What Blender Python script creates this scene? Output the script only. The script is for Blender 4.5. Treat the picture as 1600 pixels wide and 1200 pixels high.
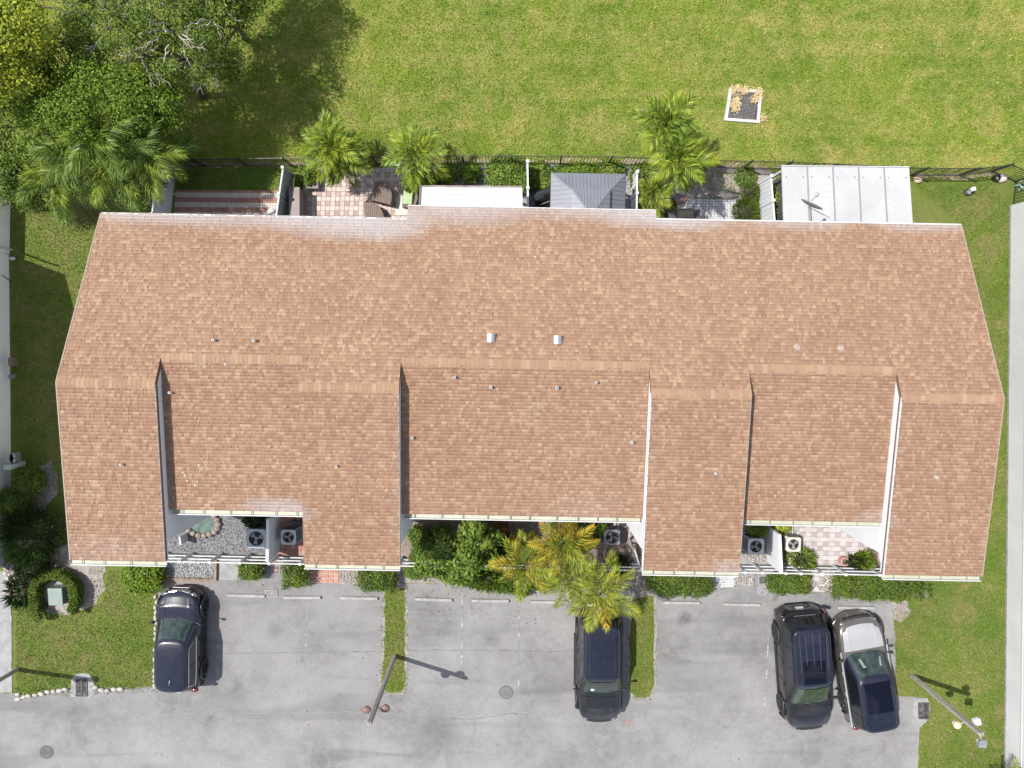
import bpy, math, random
import numpy as np
from mathutils import Vector, Matrix, Euler

random.seed(11)
rng = np.random.default_rng(11)
scene = bpy.context.scene
for o in list(bpy.data.objects):
    bpy.data.objects.remove(o)
COL = scene.collection
R = math.radians

# ------------------------------------------------------------------ camera
CAM_H, TILT, FPX = 30.0, 0.068, 1120.0          # drone height, slight tilt towards the street, focal length in photo pixels
cam_d = bpy.data.cameras.new('drone_camera')
cam_d.sensor_fit = 'HORIZONTAL'
cam_d.sensor_width = 36.0
cam_d.lens = 36.0 * FPX / 1600.0
cam_d.clip_start = 0.1
cam_d.clip_end = 2000.0
cam = bpy.data.objects.new('drone_camera', cam_d)
COL.objects.link(cam)
cam.location = (0, 0, CAM_H)
cam.rotation_euler = (-TILT, 0, 0)
scene.camera = cam
scene.render.resolution_x, scene.render.resolution_y = 1024, 768

# ------------------------------------------------------------------ sun, sky, exposure
SUN_EL = R(60.0)
SUN_VEC = Vector((-0.94 * math.cos(SUN_EL), 0.342 * math.cos(SUN_EL), math.sin(SUN_EL))).normalized()
sun_d = bpy.data.lights.new('sun', 'SUN')
sun_d.energy = 4.2
sun_d.angle = R(0.55)
sun_d.color = (1.0, 0.96, 0.90)
sun = bpy.data.objects.new('sun', sun_d)
COL.objects.link(sun)
sun.location = SUN_VEC * 80
sun.rotation_euler = SUN_VEC.to_track_quat('Z', 'Y').to_euler()

world = bpy.data.worlds.new('World')
scene.world = world
world.use_nodes = True
wn, wl = world.node_tree.nodes, world.node_tree.links
bg = wn['Background']
sky = wn.new('ShaderNodeTexSky')
sky.sky_type = 'NISHITA'
sky.sun_disc = False
sky.sun_elevation = SUN_EL
sky.sun_rotation = math.atan2(SUN_VEC.x, SUN_VEC.y) % (2 * math.pi)
sky.dust_density = 1.0
# fair-weather clouds in the sky dome (the car paint mirrors them)
wtc = wn.new('ShaderNodeTexCoord')
wno = wn.new('ShaderNodeTexNoise')
wno.inputs['Scale'].default_value = 2.6
wno.inputs['Detail'].default_value = 7
wno.inputs['Roughness'].default_value = 0.55
wramp = wn.new('ShaderNodeValToRGB')
wramp.color_ramp.elements[0].position = 0.54
wramp.color_ramp.elements[1].position = 0.66
wmix = wn.new('ShaderNodeMixRGB')
wmix.inputs[2].default_value = (6.5, 6.6, 6.9, 1)
wl.new(wtc.outputs['Generated'], wno.inputs['Vector'])
wl.new(wno.outputs['Fac'], wramp.inputs['Fac'])
wl.new(wramp.outputs['Color'], wmix.inputs[0])
whs = wn.new('ShaderNodeHueSaturation')
whs.inputs['Saturation'].default_value = 0.62
wl.new(sky.outputs['Color'], whs.inputs['Color'])
wl.new(whs.outputs['Color'], wmix.inputs[1])
wl.new(wmix.outputs['Color'], bg.inputs['Color'])
bg.inputs['Strength'].default_value = 0.13

vs = scene.view_settings
vs.view_transform = 'Standard'
vs.look = 'None'
vs.gamma = 1.0
vs.use_curve_mapping = False
vs.exposure = 0.72
scene.cycles.max_bounces = 6
scene.cycles.transparent_max_bounces = 4


# ------------------------------------------------------------------ helpers
def P(px, py, h=0.0):
    """world point at height h that the drone saw at photo pixel (px, py)"""
    u = (px - 800.0) / FPX
    v = (600.0 - py) / FPX
    dy = v * math.cos(TILT) - math.sin(TILT)
    dz = -v * math.sin(TILT) - math.cos(TILT)
    k = (h - CAM_H) / dz
    return Vector((u * k, dy * k, h))


class MB:
    def __init__(s):
        s.v, s.f, s.m, s.mi = [], [], [], 0

    def add(s, vs_, fs_):
        o = len(s.v)
        s.v += [tuple(p) for p in vs_]
        s.f += [tuple(i + o for i in f) for f in fs_]
        s.m += [s.mi] * len(fs_)
        return s

    def quad(s, a, b, c, d):
        return s.add([a, b, c, d], [(0, 1, 2, 3)])

    def hexa(s, lo, hi):
        return s.add(list(lo) + list(hi), [(3, 2, 1, 0), (4, 5, 6, 7), (0, 1, 5, 4), (1, 2, 6, 5), (2, 3, 7, 6), (3, 0, 4, 7)])

    def box(s, c, size, rz=0.0):
        cx, cy, cz = c
        a, b, h = size[0] / 2, size[1] / 2, size[2] / 2
        ca, sa = math.cos(rz), math.sin(rz)
        pts = []
        for z in (cz - h, cz + h):
            for x, y in ((-a, -b), (a, -b), (a, b), (-a, b)):
                pts.append((cx + x * ca - y * sa, cy + x * sa + y * ca, z))
        return s.hexa(pts[:4], pts[4:])

    def beam(s, p, q, w, h, up=(0, 0, 1)):
        p, q = Vector(p), Vector(q)
        d = (q - p).normalized()
        u = Vector(up)
        side = d.cross(u)
        if side.length < 1e-4:
            side = d.cross(Vector((1, 0, 0)))
        side.normalize()
        u = side.cross(d).normalized()
        a, b = side * w / 2, u * h / 2
        return s.hexa([p - a - b, p + a - b, p + a + b, p - a + b], [q - a - b, q + a - b, q + a + b, q - a + b])

    def prism(s, poly, z0, z1):
        n = len(poly)
        vs_ = [(p[0], p[1], z0) for p in poly] + [(p[0], p[1], z1) for p in poly]
        fs_ = [tuple(range(n))[::-1], tuple(range(n, 2 * n))]
        fs_ += [(i, (i + 1) % n, n + (i + 1) % n, n + i) for i in range(n)]
        return s.add(vs_, fs_)

    def cyl(s, c, r, z0, z1, n=16, r2=None):
        r2 = r if r2 is None else r2
        lo = [(c[0] + r * math.cos(2 * math.pi * i / n), c[1] + r * math.sin(2 * math.pi * i / n), z0) for i in range(n)]
        hi = [(c[0] + r2 * math.cos(2 * math.pi * i / n), c[1] + r2 * math.sin(2 * math.pi * i / n), z1) for i in range(n)]
        fs_ = [tuple(range(n))[::-1], tuple(range(n, 2 * n))]
        fs_ += [(i, (i + 1) % n, n + (i + 1) % n, n + i) for i in range(n)]
        return s.add(lo + hi, fs_)

    def ring(s, c, r0, r1, z0, z1, n=24):
        vs_ = []
        for r, z in ((r0, z0), (r1, z0), (r1, z1), (r0, z1)):
            vs_ += [(c[0] + r * math.cos(2 * math.pi * i / n), c[1] + r * math.sin(2 * math.pi * i / n), z) for i in range(n)]
        fs_ = []
        for k in range(4):
            a, b = k * n, ((k + 1) % 4) * n
            fs_ += [(a + i, a + (i + 1) % n, b + (i + 1) % n, b + i) for i in range(n)]
        return s.add(vs_, fs_)

    def tube(s, pts, r, n=6, cap=True):
        pts = [Vector(p) for p in pts]
        rs = r if isinstance(r, (list, tuple)) else [r] * len(pts)
        vs_, fs_ = [], []
        ref = None
        for i, p in enumerate(pts):
            d = (pts[min(i + 1, len(pts) - 1)] - pts[max(i - 1, 0)])
            if d.length < 1e-7:
                d = Vector((0, 0, 1))
            d.normalize()
            if ref is None:
                ref = d.orthogonal().normalized()
            ref = (ref - d * ref.dot(d))
            if ref.length < 1e-5:
                ref = d.orthogonal()
            ref.normalize()
            b = d.cross(ref)
            for k in range(n):
                a = 2 * math.pi * k / n
                vs_.append(p + (ref * math.cos(a) + b * math.sin(a)) * rs[i])
        for i in range(len(pts) - 1):
            for k in range(n):
                fs_.append((i * n + k, i * n + (k + 1) % n, (i + 1) * n + (k + 1) % n, (i + 1) * n + k))
        if cap:
            fs_.append(tuple(range(n))[::-1])
            fs_.append(tuple(range((len(pts) - 1) * n, len(pts) * n)))
        return s.add(vs_, fs_)

    def ball(s, c, r, seg=10, rings=6, noise=0.0):
        rx, ry, rz = r if isinstance(r, (list, tuple)) else (r, r, r)
        vs_, fs_ = [], []
        for j in range(rings + 1):
            th = math.pi * j / rings
            for i in range(seg):
                ph = 2 * math.pi * i / seg
                k = 1 + random.uniform(-noise, noise)
                vs_.append((c[0] + rx * k * math.sin(th) * math.cos(ph), c[1] + ry * k * math.sin(th) * math.sin(ph), c[2] + rz * k * math.cos(th)))
        for j in range(rings):
            for i in range(seg):
                fs_.append((j * seg + i, (j + 1) * seg + i, (j + 1) * seg + (i + 1) % seg, j * seg + (i + 1) % seg))
        return s.add(vs_, fs_)

    def mesh(s, name, mats, org=(0, 0, 0), smooth=False):
        ox, oy, oz = org
        me = bpy.data.meshes.new(name)
        me.from_pydata([(x - ox, y - oy, z - oz) for x, y, z in s.v], [], s.f)
        for m in (mats if isinstance(mats, (list, tuple)) else [mats]):
            me.materials.append(m)
        me.polygons.foreach_set('material_index', s.m)
        if smooth:
            me.polygons.foreach_set('use_smooth', [True] * len(s.f))
        me.update()
        return me

    def build(s, name, mats, parent=None, org=None, smooth=False, local=False, bevel=0.0):
        if org is None:
            org = (0, 0, 0) if (local or parent is None) else parent_loc(parent)
        o = bpy.data.objects.new(name, s.mesh(name, mats, org, smooth))
        COL.objects.link(o)
        if parent is not None:
            o.parent = parent
        else:
            o.location = org
        if bevel:
            b = o.modifiers.new('bevel', 'BEVEL')
            b.width = bevel
            b.segments = 2
            b.limit_method = 'ANGLE'
        return o


def parent_loc(o):
    v = Vector((0, 0, 0))
    while o is not None:
        v += o.location
        o = o.parent
    return v


def tag(o, label=None, cat=None, group=None, kind=None):
    if label:
        o['label'] = label
    if cat:
        o['category'] = cat
    if group:
        o['group'] = group
    if kind:
        o['kind'] = kind
    return o


def thing(name, loc, label, cat, group=None, rz=0.0):
    o = bpy.data.objects.new(name, None)
    o.empty_display_size = 0.2
    COL.objects.link(o)
    o.location = loc
    o.rotation_euler = (0, 0, rz)
    return tag(o, label, cat, group)


def copy_tree(o, parent=None):
    c = o.copy()
    COL.objects.link(c)
    if parent is not None:
        c.parent = parent
    for ch in list(o.children):
        copy_tree(ch, c)
    return c


def inst(name, me, parent, loc=(0, 0, 0), rot=(0, 0, 0), scale=(1, 1, 1)):
    o = bpy.data.objects.new(name, me)
    COL.objects.link(o)
    o.parent = parent
    o.location, o.rotation_euler, o.scale = loc, rot, scale
    return o


def np_mesh(name, V, F, mats, tint=None, fm=None, smooth=False):
    """fast mesh from numpy arrays; V (n,3), F (m,k); tint (n,3) per-vertex own colour"""
    me = bpy.data.meshes.new(name)
    n, (m, k) = len(V), F.shape
    me.vertices.add(n)
    me.vertices.foreach_set('co', np.ascontiguousarray(V, dtype=np.float32).ravel())
    me.loops.add(m * k)
    me.loops.foreach_set('vertex_index', np.ascontiguousarray(F, dtype=np.int32).ravel())
    me.polygons.add(m)
    me.polygons.foreach_set('loop_start', np.arange(0, m * k, k, dtype=np.int32))
    me.polygons.foreach_set('loop_total', np.full(m, k, dtype=np.int32))
    if fm is not None:
        me.polygons.foreach_set('material_index', np.ascontiguousarray(fm, dtype=np.int32))
    if smooth:
        me.polygons.foreach_set('use_smooth', np.ones(m, dtype=bool))
    for mt in (mats if isinstance(mats, (list, tuple)) else [mats]):
        me.materials.append(mt)
    if tint is not None:
        a = me.attributes.new('tint', 'FLOAT_COLOR', 'POINT')
        c = np.ones((n, 4), dtype=np.float32)
        c[:, :3] = tint
        a.data.foreach_set('color', c.ravel())
    me.update(calc_edges=True)
    return me


def link_mesh(name, me, parent=None, loc=(0, 0, 0)):
    o = bpy.data.objects.new(name, me)
    COL.objects.link(o)
    o.location = loc
    if parent is not None:
        o.parent = parent
    return o


# ------------------------------------------------------------------ materials
class NT:
    def __init__(s, name):
        s.mat = bpy.data.materials.new(name)
        s.mat.use_nodes = True
        s.n, s.l = s.mat.node_tree.nodes, s.mat.node_tree.links
        s.b = s.n['Principled BSDF']

    def new(s, t, **kw):
        n = s.n.new(t)
        for k, v in kw.items():
            setattr(n, k, v)
        return n

    def noise(s, vec, scale, detail=4, rough=0.55, dist=0.0):
        n = s.new('ShaderNodeTexNoise')
        n.inputs['Scale'].default_value = scale
        n.inputs['Detail'].default_value = detail
        n.inputs['Roughness'].default_value = rough
        n.inputs['Distortion'].default_value = dist
        s.l.new(vec, n.inputs['Vector'])
        return n.outputs['Fac']

    def ramp(s, fac, p0, p1):
        r = s.new('ShaderNodeMapRange')
        r.inputs['From Min'].default_value = p0
        r.inputs['From Max'].default_value = p1
        r.clamp = True
        s.l.new(fac, r.inputs['Value'])
        return r.outputs['Result']

    def mix(s, fac, a, b, mode='MIX'):
        m = s.new('ShaderNodeMixRGB', blend_type=mode)
        for i, x in ((0, fac), (1, a), (2, b)):
            if isinstance(x, (int, float)):
                m.inputs[i].default_value = x
            elif isinstance(x, tuple):
                m.inputs[i].default_value = (*x, 1)
            else:
                s.l.new(x, m.inputs[i])
        return m.outputs[0]

    def math(s, op, a, b=None):
        m = s.new('ShaderNodeMath', operation=op)
        for i, x in ((0, a), (1, b)):
            if x is None:
                continue
            if isinstance(x, (int, float)):
                m.inputs[i].default_value = x
            else:
                s.l.new(x, m.inputs[i])
        return m.outputs[0]

    def bump(s, h, strength, dist=0.02):
        b = s.new('ShaderNodeBump')
        b.inputs['Strength'].default_value = strength
        b.inputs['Distance'].default_value = dist
        s.l.new(h, b.inputs['Height'])
        s.l.new(b.outputs['Normal'], s.b.inputs['Normal'])

    def pos(s):
        return s.new('ShaderNodeNewGeometry').outputs['Position']

    def obj(s):
        return s.new('ShaderNodeTexCoord').outputs['Object']

    def attr(s, name):
        return s.new('ShaderNodeAttribute', attribute_name=name).outputs['Color']

    def scaled(s, vec, sc):
        m = s.new('ShaderNodeMapping')
        m.inputs['Scale'].default_value = sc
        s.l.new(vec, m.inputs['Vector'])
        return m.outputs[0]


MATS = {}


def mat(name, c1, c2=None, scale=4.0, rough=0.8, bump=0.0, bscale=None, metal=0.0, spec=None, coat=0.0, tint=False,
        fine=0.0, fscale=60.0, detail=5, p=(0.35, 0.65), world_co=True):
    if name in MATS:
        return MATS[name]
    t = NT(name)
    co = t.pos() if world_co else t.obj()
    col = None
    if c2 is not None:
        col = t.mix(t.ramp(t.noise(co, scale, detail), *p), c1, c2)
    else:
        col = t.mix(0.0, c1, c1)
    if tint:
        col = t.mix(1.0, col, t.attr('tint'), 'MULTIPLY')
    if fine:
        f = t.noise(co, fscale, 3)
        col = t.mix(fine, col, t.mix(t.ramp(f, 0.3, 0.7), (0.35, 0.35, 0.35), (1.6, 1.6, 1.6)), 'MULTIPLY')
    t.l.new(col, t.b.inputs['Base Color'])
    t.b.inputs['Roughness'].default_value = rough
    t.b.inputs['Metallic'].default_value = metal
    if spec is not None:
        t.b.inputs['Specular IOR Level'].default_value = spec
    if coat:
        t.b.inputs['Coat Weight'].default_value = coat
        t.b.inputs['Coat Roughness'].default_value = 0.02
    if bump:
        t.bump(t.noise(co, bscale or scale * 6, 4), bump)
    MATS[name] = t.mat
    return t.mat


def leaf_mat(name, c1, c2, rough=0.5, trans=0.3, scale=1.5):
    if name in MATS:
        return MATS[name]
    t = NT(name)
    col = t.mix(t.ramp(t.noise(t.pos(), scale, 3), 0.35, 0.65), c1, c2)
    col = t.mix(1.0, col, t.attr('tint'), 'MULTIPLY')
    t.l.new(col, t.b.inputs['Base Color'])
    t.b.inputs['Roughness'].default_value = max(rough, .42)
    t.b.inputs['Specular IOR Level'].default_value = .22
    tr = t.new('ShaderNodeBsdfTranslucent')
    t.l.new(t.mix(1.0, col, (1.0, 1.1, 0.55), 'MULTIPLY'), tr.inputs['Color'])
    ms = t.new('ShaderNodeMixShader')
    ms.inputs[0].default_value = trans
    t.l.new(t.b.outputs[0], ms.inputs[1])
    t.l.new(tr.outputs[0], ms.inputs[2])
    t.l.new(ms.outputs[0], t.n['Material Output'].inputs['Surface'])
    MATS[name] = t.mat
    return t.mat


# ---- lawn: the same colour field for the ground and the blades that stand in it
def lawn_colour(t, green, deep, straw, bands):
    co = t.pos()
    big = t.ramp(t.noise(co, 0.22, 5, 0.6), 0.38, 0.66)
    mid = t.ramp(t.noise(co, 0.9, 5, 0.65, 0.6), 0.42, 0.66)
    fine = t.ramp(t.noise(co, 7.0, 4, 0.7), 0.3, 0.7)
    col = t.mix(big, deep, green)
    dry = t.math('MULTIPLY', mid, 0.85)
    if bands:
        # mowing passes: long thin strips across the field, each cut closer or left longer
        st = t.noise(t.scaled(co, (0.03, 1.1, 1.0)), 1.0, 3, 0.6)
        small = t.ramp(t.noise(co, 2.6, 5, 0.7, 0.4), 0.38, 0.68)
        far = t.math('ADD', t.math('MULTIPLY', t.ramp(st, 0.34, 0.66), 0.36), t.math('ADD', t.math('MULTIPLY', mid, 0.5), t.math('MULTIPLY', small, 0.4)))
        dry = t.math('MULTIPLY', t.math('SUBTRACT', far, 0.24), 0.85)
    dry = t.ramp(dry, 0.0, 1.0)
    col = t.mix(dry, col, straw)
    return t.mix(t.math('MULTIPLY', fine, 0.55), col, t.mix(1.0, col, (0.55, 0.62, 0.5), 'MULTIPLY')), co


def lawn_mat(name, green, deep, straw, bands=False, blades=False):
    t = NT(name)
    col, co = lawn_colour(t, green, deep, straw, bands)
    if blades:
        col = t.mix(1.0, col, t.attr('tint'), 'MULTIPLY')
    else:
        sp = t.ramp(t.noise(co, 26.0, 3, 0.7), 0.28, 0.72)
        col = t.mix(0.6, col, t.mix(sp, (0.35, 0.38, 0.34), (1.6, 1.55, 1.5)), 'MULTIPLY')
        t.bump(t.noise(co, 22.0, 4, 0.7), 0.9, 0.06)
    t.l.new(col, t.b.inputs['Base Color'])
    t.b.inputs['Roughness'].default_value = 0.75
    t.b.inputs['Specular IOR Level'].default_value = 0.25
    return t.mat


G_GREEN, G_DEEP, G_STRAW = (0.165, 0.222, 0.022), (0.105, 0.168, 0.016), (0.36, 0.305, 0.105)
M_LAWN = lawn_mat('lawn_grass', (0.134, 0.18, 0.024), (0.092, 0.143, 0.018), (0.175, 0.165, 0.055))
M_FIELD = lawn_mat('field_grass', G_GREEN, (0.112, 0.178, 0.018), G_STRAW, True)
M_BLADE = lawn_mat('grass_blade', (0.138, 0.184, 0.032), (0.102, 0.152, 0.024), (0.215, 0.2, 0.068), False, True)
M_BLADE_F = lawn_mat('field_blade', (0.205, 0.275, 0.028), (0.15, 0.225, 0.02), (0.41, 0.355, 0.115), True, True)


def asphalt_mat():
    t = NT('worn_asphalt')
    co = t.pos()
    a = t.ramp(t.noise(co, 0.35, 6, 0.6), 0.35, 0.65)
    b = t.ramp(t.noise(co, 1.7, 6, 0.65, 0.8), 0.35, 0.7)
    c = t.ramp(t.noise(co, 30.0, 3, 0.7), 0.25, 0.75)
    col = t.mix(a, (0.128, 0.122, 0.120), (0.222, 0.215, 0.212))
    col = t.mix(t.math('MULTIPLY', b, 0.7), col, (0.226, 0.221, 0.222))
    e = t.ramp(t.noise(co, 4.5, 6, 0.75, 1.2), 0.52, 0.75)
    col = t.mix(t.math('MULTIPLY', e, 0.45), col, (0.112, 0.108, 0.107))
    col = t.mix(0.5, col, t.mix(c, (0.5, 0.5, 0.5), (1.45, 1.45, 1.45)), 'MULTIPLY')
    # darker sealed streaks along the lane, running left to right
    st = t.ramp(t.noise(t.scaled(co, (0.12, 0.9, 1)), 1.0, 5, 0.6, 0.6), 0.52, 0.7)
    col = t.mix(t.math('MULTIPLY', st, 0.5), col, (0.098, 0.096, 0.1))
    # oil drips and rust stains, each at its own place
    for (px, py, r, k, cc) in STAINS:
        w = P(px, py)
        d = t.new('ShaderNodeVectorMath', operation='DISTANCE')
        wob = t.new('ShaderNodeMixRGB', blend_type='ADD')
        wob.inputs[0].default_value = 0.35 * r
        nn = t.new('ShaderNodeTexNoise')
        nn.inputs['Scale'].default_value = 3.0 / max(r, 0.3)
        nn.inputs['Detail'].default_value = 4
        t.l.new(co, nn.inputs['Vector'])
        t.l.new(co, wob.inputs[1])
        t.l.new(nn.outputs['Color'], wob.inputs[2])
        t.l.new(wob.outputs[0], d.inputs[0])
        d.inputs[1].default_value = (w.x + 0.17 * r, w.y + 0.17 * r, 0.17 * r)
        f = t.ramp(d.outputs['Value'], r, r * 0.2)
        f = t.math('MULTIPLY', t.math('MULTIPLY', f, k), t.ramp(t.noise(co, 9.0, 4, 0.7), 0.25, 0.6))
        col = t.mix(f, col, cc)
    t.l.new(col, t.b.inputs['Base Color'])
    t.b.inputs['Roughness'].default_value = 0.9
    t.bump(t.noise(co, 45.0, 3, 0.7), 0.35, 0.015)
    return t.mat


STAINS = [(1070, 966, 0.42, 0.95, (0.07, 0.062, 0.06)), (895, 955, 0.55, 0.5, (0.08, 0.075, 0.078)), (1062, 1005, 0.5, 0.35, (0.095, 0.09, 0.09)),
          (860, 1060, 1.3, 0.35, (0.112, 0.11, 0.113)), (705, 1020, 0.75, 0.8, (0.235, 0.233, 0.238)), (690, 1140, 0.8, 0.5, (0.075, 0.072, 0.072)),
          (270, 903, 0.75, 0.8, (0.24, 0.155, 0.1)), (310, 908, 0.6, 0.6, (0.22, 0.15, 0.11)), (690, 1122, 1.6, 0.35, (0.10, 0.097, 0.097)),
          (620, 1015, 0.4, 0.3, (0.10, 0.097, 0.097)), (330, 1123, 0.3, 0.7, (0.1, 0.095, 0.095)), (560, 985, 1.0, 0.25, (0.112, 0.11, 0.113)),
          (1195, 925, 0.9, 0.5, (0.1, 0.096, 0.096)), (200, 1100, 1.2, 0.3, (0.112, 0.11, 0.113)), (980, 1128, 0.12, 0.8, (0.4, 0.13, 0.08)),
          (450, 905, 1.0, 0.4, (0.16, 0.15, 0.145)), (58, 1178, 0.35, 0.4, (0.1, 0.1, 0.1)), (430, 985, .45, .75, (0.1, 0.096, 0.096)), (520, 978, .3, .4, (0.1, 0.096, 0.096)), (690, 985, .45, .7, (0.1, 0.096, 0.096)), (768, 1000, .45, .7, (0.1, 0.096, 0.096)), (1150, 1005, .45, .45, (0.1, 0.096, 0.096)), (1110, 1050, 1.5, 0.3, (0.215, 0.213, 0.218)),
          (410, 1010, 1.7, 0.35, (0.215, 0.212, 0.217)), (560, 1060, 0.9, 0.3, (0.215, 0.212, 0.217)), (780, 950, 1.2, 0.3, (0.215, 0.212, 0.217))]
M_ASPHALT = asphalt_mat()

M_STUCCO = mat('white_stucco', (0.55, 0.555, 0.57), (0.62, 0.62, 0.635), 0.6, 0.9, 0.15, 30)
M_WHITE = mat('white_painted_wood', (0.48, 0.48, 0.485), (0.42, 0.42, 0.422), 3.0, 0.55)
M_WPANEL = mat('white_vinyl', (0.55, 0.565, 0.60), (0.61, 0.62, 0.645), 2.0, 0.5)
M_GUTTER = mat('cream_gutter', (0.345, 0.35, 0.27), (0.39, 0.395, 0.315), 2.0, 0.5)
M_DARKSEAM = mat('dark_seam', (0.05, 0.05, 0.05), rough=0.8)
M_DECK = mat('roof_underlay', (0.12, 0.075, 0.055), (0.15, 0.09, 0.06), 4, 0.9)
M_BLACKMETAL = mat('black_powder_coat', (0.016, 0.015, 0.015), (0.03, 0.027, 0.025), 6, 0.5)
M_METAL = mat('galvanised_metal', (0.30, 0.31, 0.32), (0.40, 0.41, 0.42), 8, 0.4, metal=0.6)
M_LEAD = mat('vent_flashing', (0.26, 0.2, 0.17), (0.32, 0.26, 0.23), 8, 0.6)
M_PIPE = mat('white_pvc', (0.55, 0.54, 0.53), (0.45, 0.44, 0.43), 8, 0.5)
M_HOLE = mat('dark_opening', (0.01, 0.01, 0.011), rough=0.9)
M_GLASS = mat('window_glass', (0.02, 0.025, 0.03), rough=0.05, spec=0.6)
M_DOOR = mat('door_paint', (0.2, 0.09, 0.05), (0.25, 0.12, 0.07), 3, 0.5)
M_WOOD = mat('grey_weathered_pole', (0.24, 0.22, 0.19), (0.34, 0.315, 0.285), 6, 0.85, 0.4, 40)
M_CONCRETE = mat('pale_concrete', (0.20, 0.197, 0.197), (0.27, 0.266, 0.264), 3, 0.9, 0.2, 40, fine=0.25)
M_DULLCONC = mat('dull_concrete', (0.15, 0.147, 0.147), (0.2, 0.197, 0.197), 2, 0.9, 0.2, 40, fine=0.3)
M_MULCH = mat('bark_mulch', (0.15, 0.115, 0.095), (0.26, 0.21, 0.18), 5, 0.95, 0.8, 30, fine=0.5, fscale=20)
M_SOIL = mat('bare_soil', (0.185, 0.16, 0.14), (0.28, 0.25, 0.23), 2, 0.95, 0.6, 30, fine=0.5, fscale=25)
M_STRAWSOIL = mat('straw_litter', (0.2, 0.155, 0.115), (0.3, 0.25, 0.17), 6, 0.95, 0.6, 30, fine=0.5, fscale=25)
M_DARKSOIL = mat('dark_soil', (0.055, 0.045, 0.035), (0.1, 0.085, 0.07), 3, 0.95, 0.6, 30, fine=0.4, fscale=25)  # soil in a darker brown
M_WGRAVEL = mat('white_gravel', (0.19, 0.187, 0.19), (0.27, 0.266, 0.27), 9, 0.9, 0.7, 30, fine=0.5, fscale=26)


# ------------------------------------------------------------------ small geometry generators
def sheet(name, pts, z, m, jitter=0.05, step=0.25, kind='structure', px=True):
    """flat ground sheet with an uneven edge"""
    w = [P(*p) for p in pts] if px else [Vector((p[0], p[1], 0)) for p in pts]
    out = []
    for i, a in enumerate(w):
        b = w[(i + 1) % len(w)]
        n = max(1, int((b - a).length / step)) if jitter else 1
        for k in range(n):
            q = a.lerp(b, k / n)
            j = jitter if k else jitter * 0.4
            out.append((q.x + random.uniform(-j, j), q.y + random.uniform(-j, j), z))
    mb = MB()
    mb.add(out, [tuple(range(len(out)))])
    o = mb.build(name, m)
    if o.data.polygons[0].normal.z < 0:
        o.data.flip_normals()
    tag(o, kind=kind)
    return o


def in_poly(pts, poly):
    x, y = pts[:, 0], pts[:, 1]
    inside = np.zeros(len(pts), bool)
    n = len(poly)
    for i in range(n):
        x0, y0 = poly[i]
        x1, y1 = poly[(i + 1) % n]
        c = ((y0 > y) != (y1 > y)) & (x < (x1 - x0) * (y - y0) / (y1 - y0 + 1e-12) + x0)
        inside ^= c
    return inside


def scatter(poly, density):
    poly = np.array(poly)
    lo, hi = poly.min(0), poly.max(0)
    n = int((hi[0] - lo[0]) * (hi[1] - lo[1]) * density)
    p = rng.random((n, 2)) * (hi - lo) + lo
    return p[in_poly(p, poly)]


def unit(v):
    return v / np.maximum(np.linalg.norm(v, axis=1, keepdims=True), 1e-9)


def leaf_arrays(pts, axis, nrm, L, W):
    """rhombic, slightly folded leaves"""
    n = len(pts)
    axis = unit(axis)
    side = unit(np.cross(nrm, axis))
    up = np.cross(axis, side)
    L = np.broadcast_to(np.asarray(L, float), (n,))[:, None]
    W = np.broadcast_to(np.asarray(W, float), (n,))[:, None]
    V = np.empty((n, 4, 3))
    V[:, 0] = pts
    V[:, 1] = pts + axis * L * 0.45 + side * W * 0.5 + up * W * 0.15
    V[:, 2] = pts + axis * L - up * L * 0.12
    V[:, 3] = pts + axis * L * 0.45 - side * W * 0.5 + up * W * 0.15
    F = np.arange(n * 4, dtype=np.int32).reshape(n, 4)
    return V.reshape(-1, 3), F


def tints(n, var=0.35, hue=0.12):
    b = 1 + rng.uniform(-var, var, (n, 1))
    h = rng.uniform(-hue, hue, (n, 1))
    t = np.concatenate([b * (1 + h), b, b * (1 - h)], 1)
    return np.repeat(np.clip(t, 0.15, 2.2), 4, axis=0)


def leaf_mesh(name, pts, axis, nrm, L, W, m, var=0.35, hue=0.12, org=(0, 0, 0)):
    V, F = leaf_arrays(pts - np.array(org), axis, nrm, L, W)
    return np_mesh(name, V, F, m, tints(len(pts), var, hue))


def rand_dirs(n):
    return unit(rng.normal(size=(n, 3)))


def crown_points(blobs, n_clumps, per, spread=0.22, shell=0.75):
    """leaf positions gathered in clumps over the outer parts of a few ellipsoids, gaps between"""
    vol = np.array([b[3] * b[4] for b in blobs])
    pick = rng.choice(len(blobs), n_clumps, p=vol / vol.sum())
    bl = np.array(blobs)[pick]
    d = rand_dirs(n_clumps)
    d[:, 2] = np.where(rng.random(n_clumps) < 0.72, np.abs(d[:, 2]), d[:, 2])
    r = shell + (1 - shell) * rng.random((n_clumps, 1)) ** 0.6
    r = r * rng.uniform(0.8, 1.08, (n_clumps, 1))
    c = bl[:, :3] + d * r * bl[:, 3:6]
    cr = rng.uniform(.7, 1.35, (n_clumps, 1)) * spread
    o = rand_dirs(n_clumps * per)
    o[:, 2] = np.where(rng.random(n_clumps * per) < .8, np.abs(o[:, 2]), o[:, 2])
    rr = np.repeat(cr, per, axis=0) * (.55 + .5 * rng.random((n_clumps * per, 1)) ** .5) * (1 + .25 * rng.normal(size=(n_clumps * per, 1)))
    pts = np.repeat(c, per, axis=0) + o * rr * np.array([1, 1, .75])
    out = unit(o + .25 * np.repeat(d, per, axis=0))
    return pts, out, c


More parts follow.
